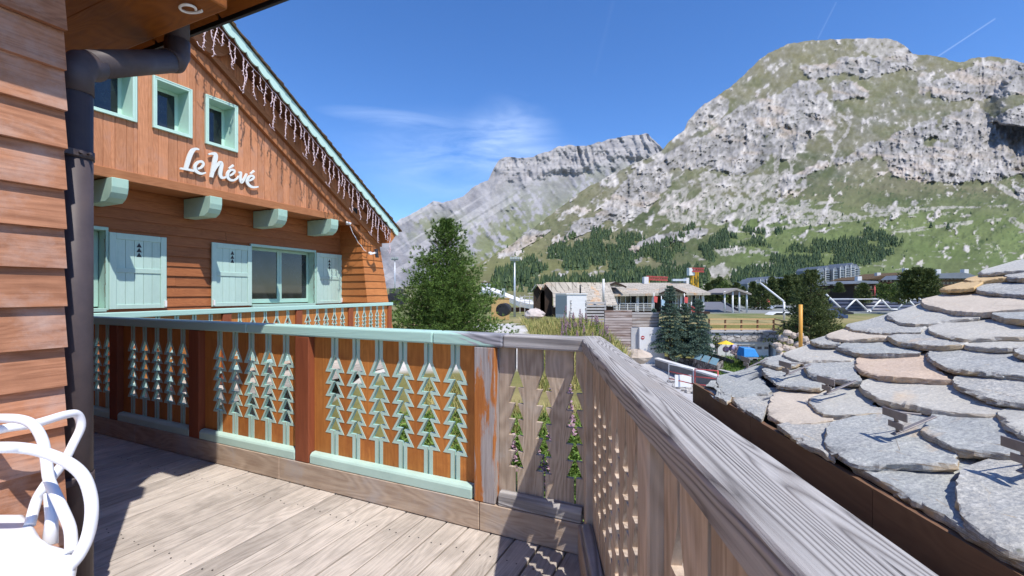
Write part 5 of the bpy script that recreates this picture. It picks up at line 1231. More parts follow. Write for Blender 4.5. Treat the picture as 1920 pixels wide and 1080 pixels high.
def plankfence():
    Y = 40; t = simple('plank_screen', 'screen of spaced silvery planks on posts beside the white container', 'fence', Y, 1117, 602)
    for px in (1070.5, 1099, 1135):
        mb = MB(); a = at(px, 604, Y); b = at(px, 563, Y); mb.box(a.x-.07, a.x+.07, Y, Y+.15, a.z-1, b.z); mb.build('post', M['greywood_f'], t)
    mb = MB()
    for i in range(7): z = at(0, 566+i*5.7, Y).z; mb.box(at(1098, 0, Y).x, at(1136, 0, Y).x, Y-.05, Y, z-.17, z)
    mb.build('planks', M['greywood_f'], t)
    mb = MB()
    for i in range(4): z = at(0, 566+i*9, Y).z; mb.box(at(1070, 0, Y).x, at(1099, 0, Y).x, Y-.05, Y, z-.10, z)
    mb.build('rails', M['whitewall'], t)
    Y = 38; t = simple('plank_wall', 'old dark and silver plank wall below the balcony building, behind the pink flowers', 'wall', Y, 1185, 660)
    mb = MB(); a, b, c, d = ext(1134, 1185, 582, 668, Y); mb.box(a, b, Y, Y+.3, c-1, d); mb.build('brown_planks', M['oldplank2'], t); mb = MB(); a, b, c, d = ext(1185.5, 1236, 586, 613, Y); mb.box(a, b, Y+.05, Y+.3, c, d); mb.build('grey_planks', M['oldplank'], t)
    Y = 37.6; t = simple('service_hut', 'plain grey rendered hut wall with a no-entry disc beside the spruces', 'building', Y, 1215, 668)
    mb = MB(); a, b, c, d = ext(1199, 1246, 614, 672, Y); mb.box(a, b, Y, Y+3, c-1, d); mb.build('wall', M['plaster'], t); mb = MB(); a2 = at(1185.5, 0, Y).x; mb.box(a2, a, Y+.35, Y+3, c-1, d-.05); mb.build('side_wall', M['concrete'], t)
    s = MB(); p = at(1205, 633, Y); s.tube([(p.x, Y-.03, p.z), (p.x, Y-.005, p.z)], .15, 20); sg = s.build('no_entry_sign', M['redsign'], t); s = MB(); s.box(p.x-.10, p.x+.10, Y-.036, Y-.031, p.z-.025, p.z+.025); s.build('sign_bar', M['whitewall'], sg)
    # grey planks + concrete steps to the left of the hut
    mb = MB()
M['greywood_f'] = plain('silver_planks', (.42, .40, .38), .9, .25, 5); M['redsign'] = plain('dark_red_sign', (.35, .03, .03), .5, .03); M['oldplank2'] = plankmat('brown_planks', (.42, .36, .33), (.15, .09, .065), .22)
plankfence()
def terrace():
    Y = 40; t = simple('garage', 'stone-faced garage with a white door and small windows below the wooden fence', 'garage', Y, 1390, 672)
    mb = MB(); a, b, c, d = ext(1331, 1459, 623, 640, Y); mb.box(a, b, Y-.1, Y+3, c, d); mb.build('stone_band', M['stonewall'], t)
    mb = MB(); a, b, c2, d2 = ext(1331, 1459, 639, 676, Y); mb.box(a, at(1340, 0, Y).x, Y, Y+3, -4.6, c); mb.box(at(1346, 0, Y).x, at(1382, 0, Y).x, Y, Y+3, -4.6, c); mb.box(at(1450, 0, Y).x, b, Y, Y+3, -4.6, c); mb.box(at(1382, 0, Y).x, at(1450, 0, Y).x, Y+.02, Y+3, at(0, 646, Y).z, c); mb.build('pier', M['plaster'], t)
    mb = MB(); a3, b3, c3, d3 = ext(1384, 1445, 646, 676, Y); mb.box(a3, b3, Y+.35, Y+.45, -4.6, d3); o = mb.build('door', M['whitewall'], t)
    w_ = MB()
    for px in (1398, 1411, 1424, 1437): p = at(px, 652, Y+.34); w_.box(p.x-.19, p.x+.19, Y+.33, Y+.345, p.z-.13, p.z+.10)
    w_.build('window', M['glassfar'], o)
    mb = MB(); mb.box(at(1331, 0, Y).x, at(1461, 0, Y).x, Y-.25, Y+3, at(0, 623, Y).z, at(0, 623, Y).z+.1); mb.build('coping', M['concrete'], t)
    # wooden fence along the terrace edge
    def fence(name, label, pts, npost, Yf, m1, m2):
        t = thing(name, label, 'fence', pts[0], 0)
        A_, B_ = Vector(pts[0]), Vector(pts[1]); h = 1.05
        for i in range(npost):
            p = A_.lerp(B_, i/(npost-1)); mb = MB(); mb.box(p.x-.06, p.x+.06, p.y, p.y+.12, p.z-.2, p.z+h); mb.build('post', m2, t)
        for f in (.98, .55, .14):
            mb = MB(); mb.beam(A_+Vector((0, -.03, h*f)), B_+Vector((0, -.03, h*f)), .05, .13); mb.build('rail', m1, t)
    fence('wooden_fence', 'yellowish three-rail wooden fence on top of the stone garage', (at(1330, 620, 40.4), at(1451, 620, 40.4)), 5, 40, M['fence_y'], M['fence_b'])
    fence('wooden_fence', 'sloping wooden fence descending behind the yellow pole', (at(1451, 619, 40.6), at(1517, 639, 36)), 4, 40, M['fence_y'], M['fence_b'])
    mb = MB(); mb.tube([at(1501, 672, 22), at(1501, 571, 22)], .085, 12); single(mb, 'yellow_pole', M['yellow'], at(1501, 700, 22), 0, 'upright orange-yellow round wooden pole behind the stone roof', 'pole')
    rnd = random.Random(31); ORDN = ['first', 'second', 'third', 'fourth', 'fifth', 'sixth', 'seventh', 'eighth', 'ninth']
    def rowlab(spots):
        rk = {}; s = sorted(spots, key=lambda p: p[1]); n = (len(s)+2)//3
        for r in range(3):
            for k, p in enumerate(sorted(s[r*n:(r+1)*n])): rk[p] = ('upper', 'middle', 'lower')[r]+' tier, '+ORDN[k]+' from the left'
        return rk
    global ROWLAB, ORD; ROWLAB = rowlab; ORD = ORDN
    spots = [(1457, 648, 11), (1468, 634, 10), (1480, 640, 9), (1472, 652, 9), (1488, 629, 8), (1497, 646, 10), (1462, 664, 8), (1484, 655, 8), (1508, 636, 10), (1476, 624, 8), (1490, 664, 9), (1461, 656, 7), (1515, 645, 9), (1500, 628, 7)]
    RL = rowlab(spots)
    for i, (px, py, s) in enumerate(spots):
        Yb = 34.2-.03*i; p = at(px, py, Yb); r = s/853*34*.85; mb = MB(); mb.blobby(p, r*rnd.uniform(.95, 1.25), r, r*rnd.uniform(.7, .9), i+40, 10, .14)
        single(mb, 'boulder', M['boulder'], p-Vector((0, 0, r*.8)), 0, 'pale boulder in the heap beside the garage, '+RL[(px, py, s)], 'boulder', 'boulders heaped beside the garage')
M['yellow'] = plain('yellow_wood_stain', (.60, .29, .045), .5, .1, 4, .4); M['boulder'] = plain('boulder_rock', (.46, .38, .31), .9, .25, 1.5, bump=.4, dirt=(.30, .28, .26))
terrace()
def pitstuff():
    # concrete ramp parapet
    t = simple('concrete_ramp', 'long grey concrete parapet wall sloping down towards the stone roof', 'wall', 30, 1290, 720)
    A_, B_ = at(1228, 674, 36), at(1350, 711, 25.5); mb = MB(); up = Vector((0, 0, 1)); d = Vector((.30, .25, 0))
    mb.hexa([A_-up*1.2, B_-up*1.9, B_-up*1.9+d, A_-up*1.2+d, A_, B_, B_+d, A_+d]); mb.build('wall', M['concrete_shade'], t)  # parapet side coloured darker to stand for its shade
    mb = MB(); mb.hexa([A_-d*.2+up*.01, B_-d*.2+up*.01, B_+d*1.2+up*.01, A_+d*1.2+up*.01, A_-d*.2+up*.12, B_-d*.2+up*.12, B_+d*1.2+up*.12, A_+d*1.2+up*.12]); mb.build('coping', M['concrete_l'], t)
    A2, B2 = at(1285, 678, 38), at(1375, 700, 30); mb = MB(); mb.hexa([A2-up*.3, B2-up*.3, B2+d-up*.3, A2+d-up*.3, A2, B2, B2+d, A2+d]); single(mb, 'kerb_wall', M['concrete'], (A2+B2)/2-up*.3, 0, 'low concrete kerb running parallel behind the longer parapet', 'kerb')
    # barriers
    def barrier(p0, p1, label, m):
        t = thing('site_barrier', label, 'barrier', p0, 0, 'site barriers by the concrete parapet'); mb = MB(); a, b = Vector(p0), Vector(p1); h = Vector((0, 0, 1.0))
        mb.tube([a, a+h, b+h, b], .035, 6); mb.build('frame', m, t); mb = MB()
        for f in (.2, .6): mb.tube([a+h*f, b+h*f], .028, 6)
        mb.build('rail', M['redwhite'], t)
    barrier(at(1254, 716, 25.5), at(1300, 727, 24.3), 'white tubular site barrier, left of the two by the concrete parapet', M['whitewall'])
    barrier(at(1303, 727, 24.2), at(1346, 733, 22.8), 'red-railed site barrier, right of the two by the concrete parapet', M['redwhite'])
    # planters
    for (a, b, c, d_), lab in ((((1229, 668, 38), (1303, 674, 36.5), .9, .5), 'low dry-stone planter wall at the foot of the spruces'), (((1331, 661, 38.5), (1377, 676, 35.5), .75, .5), 'low rubble wall beside the flowering bush')):
        mb = MB(); a, b = at(*a), at(*b); mb.hexa([a-up*c, b-up*c, b-up*c+Vector((.1, d_, 0)), a-up*c+Vector((.1, d_, 0)), a, b, b+Vector((.1, d_, 0)), a+Vector((.1, d_, 0))]); single(mb, 'stone_planter', M['stonewall_d'], a-up*c, 0, lab, 'wall')
    t = simple('stone_tank', 'rubble-walled bed covered with pale blue glass lids beside the spruces', 'planter', 33, 1315, 690)
    a, b, c = at(1299, 672, 35.5), at(1344, 686, 31.5), at(1356, 676, 33.5); d2 = a+(c-b); mb = MB()
    mb.hexa([a-up*.9, b-up*.9, c-up*.9, d2-up*.9, a, b, c, d2]); mb.build('wall', M['stonewall_d'], t)
    for i in range(3):
        f = (i+.08)/3; g = (i+.92)/3; p, q = a.lerp(b, f), a.lerp(b, g); p2, q2 = d2.lerp(c, f), d2.lerp(c, g); mb = MB(); m = up*.28; mb.poly([p+up*.02, q+up*.02, (q+q2)/2+m, (p+p2)/2+m]); mb.poly([(p+p2)/2+m, (q+q2)/2+m, q2+up*.02, p2+up*.02]); mb.build('lid', M['bluelid'], t)
    # covered trailer
    t = simple('covered_trailer', 'small trailer under a bright blue tarpaulin in front of the garage door', 'trailer', 33, 1412, 680)
    a = at(1395, 672, 33); mb = MB(); mb.box(a.x, a.x+1.0, 33, 34.0, a.z-.15, a.z+.12); mb.build('chassis', M['greypanel'], t)
    mb = MB(); zt = at(0, 653, 33).z; mb.hexa([(a.x-.03, 32.95, a.z+.1), (a.x+1.1, 32.95, a.z+.1), (a.x+1.1, 34.1, a.z+.1), (a.x-.03, 34.1, a.z+.1), (a.x+.05, 33.1, zt), (a.x+.85, 33.1, zt-.05), (a.x+.9, 33.9, zt-.02), (a.x+.05, 33.9, zt+.04)]); mb.build('tarpaulin', M['tarp'], t, .04, 2)
    for s in (.25, .8): mb = MB(); mb.tube([(a.x+s, 33.0, a.z-.2), (a.x+s, 33.15, a.z-.2)], .22, 14); mb.build('wheel', M['dark'], t)
    # parasol and toys
    t = simple('parasol', 'small yellow parasol standing by the flowering bush before the garage', 'parasol', 36, 1361, 668); p = at(1361, 641, 36); mb = MB(); n = 10; b0 = len(mb.v); mb.v.append((p.x, p.y, p.z+.12))
    for i in range(n): mb.v.append((p.x+.62*math.cos(i*6.283/n), p.y+.62*math.sin(i*6.283/n), p.z-.15))
    for i in range(n): mb.face([b0, b0+1+i, b0+1+(i+1) % n])
    mb.build('canopy', M['parasol'], t); mb = MB(); mb.tube([(p.x, p.y, p.z+.1), (p.x, p.y, p.z-1.3)], .03, 6); mb.build('pole', M['whitewall'], t)
    for px, py, m, l, r in ((1374, 653, 'lilac', 'lilac play ball hanging by the yellow parasol', .30), (1361, 655, 'pinkish', 'pink and white toy bucket shape under the yellow parasol', .25)):
        mb = MB(); mb.blobby(at(px, py, 36.2), r, r, r, 3, 12, .03, smooth=True); single(mb, 'toy_ball', M[m], at(px, py, 36.2)-Vector((0, 0, r)), 0, l, 'toy')
    rnd = random.Random(12)
    ST = [(px, 712+(px-1250)*.42+rnd.uniform(-5, 6)) for px in [rnd.uniform(1258, 1312) for _ in range(16)]]; RL = ROWLAB(ST)
    for i in range(16):
        px, py = ST[i]; Yb = 5.83*853/(py-549)*.985; p = at(px, py, Yb); r = rnd.uniform(.14, .32); mb = MB(); mb.blobby(p, r, r*.9, r*.7, i, 9, .25); single(mb, 'rubble_stone', M['rubble'], p-Vector((0, 0, r*.6)), 0, 'grey stone in the rubble by the barriers, '+RL[ST[i]], 'stone', 'rubble stones beside the barriers')
    mb = MB(); p = at(1281, 722, 25); mb.box(p.x-.45, p.x+.45, 25, 25.08, p.z-.1, p.z+.55); single(mb, 'notice_board', M['whitewall'], p-Vector((0, 0, .1)), 0, 'small blank white board leaning behind the site barrier', 'board')
    p = at(1196, 668, 12.6); mb = MB(); mb.blobby(p, .36, .32, .20, 77, 14, .12); single(mb, 'boulder', M['boulder'], p-Vector((0, 0, .25)), 0, 'single pale boulder on the bank edge just beyond the railing corner', 'boulder')
    p = at(1003, 590, 25); mb = MB(); mb.blobby(p, .55, .4, .30, 79, 12, .25); single(mb, 'boulder', M['boulder2'], p-Vector((0, 0, .3)), 0, 'squarish pale rock sitting in the dry grass of the bank', 'boulder')
M['concrete_shade'] = plain('shaded_concrete', (.16, .16, .165), .9, .15, 1.5); M['concrete_l'] = plain('concrete_coping', (.60, .59, .57), .9, .08, 2); M['bluelid'] = plain('blue_glass_lid', (.22, .36, .42), .2, .15, 2, .5); M['tarp'] = plain('blue_tarpaulin', (.03, .22, .52), .45, .1, 3, .4); M['parasol'] = plain('yellow_canvas', (.75, .50, .04), .7, .05)
M['lilac'] = plain('lilac_plastic', (.35, .32, .55), .5, .05); M['pinkish'] = plain('pink_plastic', (.65, .35, .45), .5, .2, 9); M['rubble'] = plain('rubble_rock', (.42, .40, .38), .9, .2, 3, bump=.4); M['boulder2'] = plain('pale_rock', (.56, .48, .44), .9, .2, 3, bump=.5, dirt=(.35, .24, .2))
pitstuff()
def farstuff():
    # light masts and pole
    def mast(px, y0, y1, Y, label):
        t = simple('light_mast', label, 'light mast', Y, px, y1, 'floodlight masts'); mb = MB(); mb.tube([at(px, y1+20, Y), at(px, y0, Y)], [.16, .08], 8); mb.build('pole', M['steel'], t)
        mb = MB(); p = at(px, y0, Y); mb.box(p.x-.55, p.x+.55, Y-.15, Y+.15, p.z-.05, p.z+.12)
        for k in (-.45, -.15, .15, .45): mb.box(p.x+k-.12, p.x+k+.12, Y-.3, Y+.05, p.z+.12, p.z+.4)
        mb.build('floodlight', M['greypanel'], t)
    mast(965, 488, 580, 55, 'tall floodlight mast in front of the forested slope'); mast(740.5, 487, 545, 75, 'floodlight mast just right of the chalet corner')
    # ski conveyor hall
    t = simple('conveyor_tunnel', 'long white curved roof of a conveyor tunnel running down from the left', 'building', 70, 960, 575); mb = MB()
    pts = [(900, 543), (925, 546), (950, 556), (975, 566), (1000, 571), (1022, 574)]
    for (a, ya), (b, yb) in zip(pts[:-1], pts[1:]): A_, B_ = at(a, ya, 70), at(b, yb, 68); mb.hexa([A_-Vector((0, 0, .75)), B_-Vector((0, 0, .75)), B_+Vector((0, 3, -.75)), A_+Vector((0, 3, -.75)), A_, B_, B_+Vector((0, 3, .5)), A_+Vector((0, 3, .5))])
    mb.build('roof', M['whitewall'], t); mb = MB(); mb.box(at(905, 0, 71).x, at(1022, 0, 71).x, 71, 73, -2.0, at(0, 577, 71).z); mb.build('wall', M['rust'], t)
    mb = MB()
    for px in (944,): mb.box(at(px-3, 0, 66).x, at(px+3, 0, 66).x, 66, 66.5, -1.8, at(0, 541, 66).z)
    mb.build('pylon', M['greypanel'], t)
    t = simple('crate', 'straw-coloured bale stack behind the black roll', 'bale', 34, 940, 588); a, b, c, d = ext(921, 955, 560, 590, 34); mb = MB(); mb.box(a, b, 34, 35.6, c-.4, d); mb.box(a-.05, b+.05, 33.95, 35.65, d, d+.05); mb.build('straw', M['straw'], t, .05, 2)
    mb = MB(); p = at(942, 581, 32); L = []
    mb.tube([(p.x, 31.8, p.z), (p.x+.2, 33.2, p.z)], .46, 20)
    for i in range(10): a = i*.6283; mb.tube([(p.x+.36*math.cos(a), 31.75, p.z+.36*math.sin(a)), (p.x+.36*math.cos(a), 31.9, p.z+.36*math.sin(a))], .06, 6)
    single(mb, 'hose_roll', M['dark'], p-Vector((0, 0, .46)), 0, 'big black coiled roll lying in front of the straw bales', 'roll')
    # apartment blocks
    def block(name, label, p0, p1, q0, q1, Y, wall, rows, cols, roof=None, balc=True, grp=None):
        t = simple(name, label, 'building', Y, (p0+p1)/2, q1, grp); a, b, c, d = ext(p0, p1, q0, q1, Y); mb = MB(); mb.box(a, b, Y, Y+10, c-2, d); mb.build('wall', wall, t)
        hh = (d-c)/rows; ww = (b-a)/cols
        for r in range(rows):
            for k in range(cols):
                mb = MB(); mb.box(a+ww*(k+.2), a+ww*(k+.8), Y-.08, Y-.02, c+hh*(r+.28), c+hh*(r+.85)); mb.build('window', M['glassfar'], t)
            if balc: mb = MB(); mb.box(a-.1, b+.1, Y-.9, Y-.1, c+hh*(r+.05), c+hh*(r+.22)); mb.build('balcony', M['whitewall'], t)
        mb = MB(); mb.box(a-.4, b+.4, Y-.6, Y+10.5, d, d+.5); mb.build('roof', roof or M['slate'], t); return t
    block('apartment_block', 'small white apartment block left of the mast, at the foot of the slope', 902, 919, 530, 543, 260, M['whitewall'], 3, 3)
    # terraced silvery blocks with prow balconies
    def towers(label, spec, Y):
        t = simple('apartment_block', label, 'building', Y, spec[0][0], spec[0][2]+20)
        for (p, top, bot, w_) in spec:
            a, b, c, d = ext(p-w_/2, p+w_/2, top, bot, Y); dy = (hash((p, top)) % 5)*.8; mb = MB(); mb.box(a, b, Y+dy, Y+dy+14, c-3, d); mb.prism([(a, d), (b, d), ((a+b)/2, d+1.2)], 1, Y+dy, Y+dy+14); mb.build('wall', M['bluegrey'], t, fix=True)
            n = max(2, int((bot-top)/4)); hh = (d-c)/n; mb = MB()
            for i in range(n): mb.prism([((a+b)/2-(b-a)*.42, Y+dy-.05), ((a+b)/2+(b-a)*.42, Y+dy-.05), ((a+b)/2, Y+dy-1.6)], 2, c+hh*i+.1, c+hh*i+hh*.42)
            mb.build('balconies', M['whitewall'], t, fix=True); mb = MB(); mb.box(a+.05*(b-a), a+.12*(b-a), Y+dy-.5, Y+dy-.02, c, d+.3); mb.build('corner_post', M['whitewall'], t)
    towers('tall silvery apartment block with stacked pointed balconies against the wooded slope', [(1538, 506, 536, 9), (1548, 505, 538, 9), (1558, 503, 540, 9), (1568, 505, 540, 9), (1578, 502, 541, 9), (1588, 500, 540, 9), (1598, 498, 536, 9), (1608, 500, 530, 9), (1616, 504, 524, 8)], 190)
    towers('lower silvery apartment block half hidden behind the dark bush and the long white pole', [(1412, 532, 545, 9), (1424, 527, 544, 10), (1436, 524, 545, 10), (1448, 524, 545, 10), (1460, 522, 544, 10), (1472, 524, 542, 10)], 210)
    # brown hotels
    def hotel(label, p0, p1, q0, q1, Y, roofpts, wall='brownwall', rmat='slate'):
        t = simple('hotel', label, 'building', Y, (p0+p1)/2, q1); a, b, c, d = ext(p0, p1, q0, q1, Y); mb = MB(); mb.box(a, b, Y, Y+12, c-3, d); mb.build('wall', M[wall], t)
        n = max(2, int((p1-p0)/7)); ww = (b-a)/n; rows = max(1, int((q1-q0)/9)); hh = (d-c)/rows
        for r in range(rows):
            for k in range(n): mb = MB(); mb.box(a+ww*(k+.25), a+ww*(k+.75), Y-.06, Y-.01, c+hh*(r+.35), c+hh*(r+.8)); mb.build('window', M['glassfar'], t)
            mb = MB(); mb.box(a, b, Y-1.1, Y-.1, c+hh*(r+.12), c+hh*(r+.22)); mb.build('balcony', M['fence_b'], t)
        P_ = [at(x, y, Y-1) for x, y in roofpts]; mb = MB(); mb.prism([(p.x, p.z) for p in P_], 1, Y-1.5, Y+13); mb.build('roof', M[rmat], t, fix=True)
        for p in roofpts[1:-1:2]: q = at(p[0], p[1], Y+4); mb = MB(); mb.box(q.x-.5, q.x+.5, Y+4, Y+5, q.z-.3, q.z+1.0); mb.build('chimney', M['plaster'], t)
    hotel('brown timber hotel with several gables and chimneys left of the dark tree clump', 1630, 1702, 522, 562, 120, [(1626, 524), (1648, 518), (1672, 516), (1700, 510), (1708, 513), (1706, 522), (1660, 525)])
    hotel('small dark hotel wing with a bluish metal roof below the silvery tower block', 1600, 1636, 534, 566, 105, [(1595, 532), (1612, 526), (1642, 527), (1646, 532)], 'darkwood', 'bluegrey')
    hotel('timber building with a broad low gable and grey roof right of the dark tree clump', 1758, 1830, 518, 536, 100, [(1748, 522), (1760, 513), (1800, 511), (1812, 513), (1840, 522)], 'greybrown', 'bluegrey')
    # cranes
    def lattice(mb, A_, B_, w_, n, m=0):
        A_, B_ = Vector(A_), Vector(B_); d = (B_-A_).normalized(); u = Vector((0, 0, 1)) if abs(d.z) < .5 else Vector((1, 0, 0)); s = d.cross(u).normalized()*w_/2; u2 = s.cross(d).normalized()*w_/2
        for k in (s+u2, -s+u2, s-u2, -s-u2): mb.beam(A_+k, B_+k, w_*.22, w_*.22)
        for i in range(n): p = A_.lerp(B_, i/n); q = A_.lerp(B_, (i+1)/n); mb.beam(p+s+u2, q+s-u2, w_*.14, w_*.14); mb.beam(p+s-u2, q+s+u2, w_*.14, w_*.14)
    t = simple('tower_crane', 'yellow-masted tower crane with a red and white jib rising behind the balcony building', 'crane', 140, 1302, 560)
    mb = MB(); lattice(mb, at(1302, 560, 140), at(1302, 510, 140), 1.5, 8); mb.build('mast', M['craneyellow'], t); mb = MB(); lattice(mb, at(1292, 506, 140), at(1320, 506.5, 138), 1.1, 8); mb.build('jib', M['redwhite'], t); mb = MB(); a = at(1296, 509, 139.5); mb.box(a.x-.8, a.x+.9, 139, 141, a.z-1.2, a.z+1.1); mb.build('cab', M['whitewall'], t)
    t = simple('tower_crane', 'second crane of which only the long red jib shows above the slab roof', 'crane', 120, 1232, 540); mb = MB(); lattice(mb, at(1212, 521, 120), at(1252, 523, 118), .9, 12); mb.build('jib', M['redwhite'], t); mb = MB(); lattice(mb, at(1212, 560, 120), at(1212, 520, 120), 1.1, 8); mb.build('mast', M['craneyellow'], t)
    # sloping grey hall roof and pavilion
    Y = 75; t = simple('sports_hall', 'grey sloping membrane roof of a low hall right of the balcony building', 'building', Y, 1360, 600)
    mb = MB(); mb.poly([at(1319, 592, Y-4), at(1402, 593, Y-6), at(1354, 566, Y+5), at(1319, 566, Y+5)]); mb.poly([at(1402, 593, Y-6), at(1402, 596, Y-6), at(1319, 596, Y-4), at(1319, 592, Y-4)]); mb.build('roof', M['asphaltroof'], t)
    mb = MB(); a, b, c, d = ext(1319, 1400, 592, 603, Y-3); mb.box(a, b, Y-3, Y+4, -1.8, d); mb.build('wall', M['greypanel'], t); mb = MB(); mb.beam(at(1354, 565, Y+5), at(1403, 592, Y-6), .2, .35); mb.build('verge', M['dark'], t)
    Y = 66; t = simple('pavilion', 'open pavilion with a shallow pitched roof on tall white posts', 'pavilion', Y, 1375, 600); mb = MB(); l, p, r = at(1356, 549, Y), at(1381, 540, Y), at(1409, 550, Y); mb.prism([(l.x, l.z), (p.x, p.z), (r.x, r.z), (r.x, r.z-.25), (p.x, p.z-.3), (l.x, l.z-.25)], 1, Y, Y+7); mb.build('roof', M['slategrey'], t, fix=True)
    for px, b_ in ((1373.5, 600), (1386, 592), (1400, 586), (1358.5, 585)): mb = MB(); mb.tube([at(px, b_, Y+.5), at(px, 546, Y+.5)], .13, 8); mb.build('post', M['whitewall'], t)
    # playground, hut, pool
    Y = 95; t = simple('playground_hut', 'small red hut with a dark pitched roof by the blue pool', 'hut', Y, 1430, 592); a, b, c, d = ext(1412, 1437, 583, 592, Y); mb = MB(); mb.box(a, b, Y, Y+3, c-.6, d); mb.build('wall', M['redwhite'], t); m = at(1426, 578, Y); mb = MB(); mb.prism([(a-.4, d), (m.x, m.z), (b+.4, d)], 1, Y-.4, Y+3.4); mb.build('roof', M['rust'], t, fix=True)
    mb = MB(); mb.poly([at(1440, 590, 92), at(1478, 592, 92), at(1476, 586, 112), at(1440, 585, 112)]); o = mb.build('pool_water', M['pool']); tag(o, 'turquoise pool strip', None, None, 'structure')
    t = simple('swing_frame', 'dark swing frame in front of the turquoise pool', 'swing', 88, 1450, 598); mb = MB()
    for px in (1444, 1456): mb.tube([at(px, 598, 88), at(px, 583, 88)], .09, 6)
    mb.tube([at(1443, 583, 88), at(1457, 583, 88)], .09, 6); mb.build('frame', M['dark'], t)
    for i, px in enumerate((1417, 1439)): mb = MB(); p = at(px, 568, 90); mb.blobby(p, .55, .3, .75, i, 10, .1); mb.tube([at(px, 590, 90), p], .06, 6); single(mb, 'pennant', M['redwhite'], at(px, 592, 90), 0, ('left' if i == 0 else 'right')+' red pennant on a pole in front of the dark bush', 'pennant', 'red pennants by the playground')
    # cars
    def car(px, py, Y, m, label, w_=1.8, L=4.2, side=True, grp='cars parked below the dark spruce'):
        t = simple('parked_car', label, 'car', Y, px, py, grp); p = at(px, py, Y); x, z = p.x, p.z; mb = MB()
        pr = [(-2.1, .25), (2.1, .25), (2.12, .75), (1.3, .9), (.75, 1.42), (-1.1, 1.45), (-1.95, .95), (-2.12, .8)]
        mb.prism([(x+a, z+b) for a, b in pr], 1, Y, Y+1.75); mb.build('body', m, t, .06, 2, fix=True); mb = MB(); mb.prism([(x+1.15, z+.93), (x+.7, z+1.34), (x-1.05, z+1.37), (x-1.7, z+.97)], 1, Y-.01, Y+1.76); mb.build('side_window', M['glassfar'], t, fix=True)
        for s in (-1.3, 1.3):
            for yy in (Y-.02, Y+1.6): mb = MB(); mb.tube([(x+s, yy, z+.32), (x+s, yy+.17, z+.32)], .32, 14); mb.build('wheel', M['dark'], t)
    car(1471, 606, 60, M['whitewall'], 'white car parked at the end of the wooden fence'); car(1556, 603, 52, M['carblue'], 'dark blue car half hidden beside the big dark spruce'); car(1572, 596, 62, M['dark'], 'black car parked farther back beside the dark blue one'); car(1466, 588, 84, M['carsilver'], 'silver car in the row near the pool')
    # leaning white pole
    mb = MB(); mb.tube([at(1426, 531, 48), at(1469, 565, 44)], .09, 8); mb.tube([at(1470, 566, 44), at(1470, 600, 44)], .10, 8); single(mb, 'barrier_pole', M['whitewall'], at(1470, 604, 44), 0, 'long white pole slanting up over the dark bush', 'pole')
    # tennis hall: dark stacked tubes roof with white zig-zag struts
    Y = 70; t = simple('covered_court', 'dark louvred court roof with white zigzag steel struts left of the stone roof', 'building', Y, 1630, 600)
    mb = MB()
    for i, y in enumerate((563, 569, 576, 582, 588, 593)): mb.tube([at(1560, y, Y+3), at(1762, y-2, Y+3)], .33, 8)
    mb.build('roof_tube', M['bluegrey_d'], t); mb = MB(); a, b, c, d = ext(1562, 1760, 564, 594, Y+3.5); mb.box(a, b, Y+3.6, Y+12, c, d); mb.build('roof_body', M['dark'], t); mb = MB(); mb.tube([at(1555, 561, Y), at(1770, 561, Y)], .1, 6)
    Z = [(1548, 551), (1582, 583), (1604, 561), (1626, 582), (1632, 582), (1652, 561), (1670, 580), (1682, 580), (1702, 561), (1722, 582)]
    for (a, ya), (b, yb) in zip(Z[:-1], Z[1:]): mb.tube([at(a, ya, Y), at(b, yb, Y)], .12, 6)
    for px in (1582, 1626, 1632): mb.tube([at(px, 582, Y), at(px, 602, Y)], .11, 6)
    mb.tube([at(1642, 552, Y), at(1652, 561, Y)], .1, 6); mb.build('strut', M['whitewall'], t)
    mb = MB(); p = at(1640, 545, 85); mb.tube([at(1640, 562, 85), at(1640, 536, 85)], .09, 6); single(mb, 'red_pole', M['redwhite'], at(1640, 566, 85), 0, 'thin dark red pole rising above the court roof', 'pole')
    # small huts and clutter under the far mountain at the left
    t = simple('snow_groomer', 'dark vehicle with blue glass beyond the chalet corner', 'vehicle', 48, 738, 566); a, b, c, d = ext(726, 755, 541, 566, 48); mb = MB(); mb.box(a, b, 48, 50.2, c-.3, c+.8); mb.build('body', M['dark'], t, .05, 1); mb = MB(); mb.box(a+.15, b-.35, 48.1, 50, c+.8, d); mb.build('cab', M['glassfar'], t, .08, 2)
    for i in range(3): mb = MB(); q = at(730+i*10, 566, 47.9); mb.tube([(q.x, 47.85, q.z), (q.x, 48.05, q.z)], .38, 14); mb.build('wheel', M['dark'], t)
    rnd = random.Random(3)
    for i in range(9):
        px = 968+i*9+rnd.uniform(-3, 3); py = 556+rnd.uniform(-2, 7); Y = 75; p = at(px, py, Y); mb = MB(); s = rnd.uniform(.25, .7); mb.hexa([(p.x-s, Y, p.z-.3), (p.x+s, Y, p.z-.3), (p.x+s, Y+1, p.z-.3), (p.x-s, Y+1, p.z-.3), (p.x-s*.8, Y+.1, p.z+.15), (p.x+s*.9, Y+.1, p.z+.2), (p.x+s*.8, Y+.9, p.z+.2), (p.x-s, Y+.9, p.z+.1)]); single(mb, 'stored_bundle', M[('greypanel', 'whitewall', 'dark')[i % 3]], p-Vector((0, 0, .3)), 0, 'small covered bundle stored by the conveyor, '+ORD[i]+' from the left', 'bundle', 'bundles stored beside the conveyor tunnel')
    mb = MB(); a = at(1017, 566, 60)
    for i in range(4): z = at(0, 556+i*5, 64).z; mb.box(at(975, 0, 64).x, at(1020, 0, 64).x, 64, 64.05, z-.05, z+.05)
    for i in range(6): xx = at(975+9*i, 0, 64).x; mb.box(xx-.05, xx+.05, 63.98, 64.1, -1.7, at(0, 553, 64).z)
    single(mb, 'stacked_rails', M['greywood_f'], at(997, 580, 64), 0, 'grey railing racks left of the barn gables', 'fence')
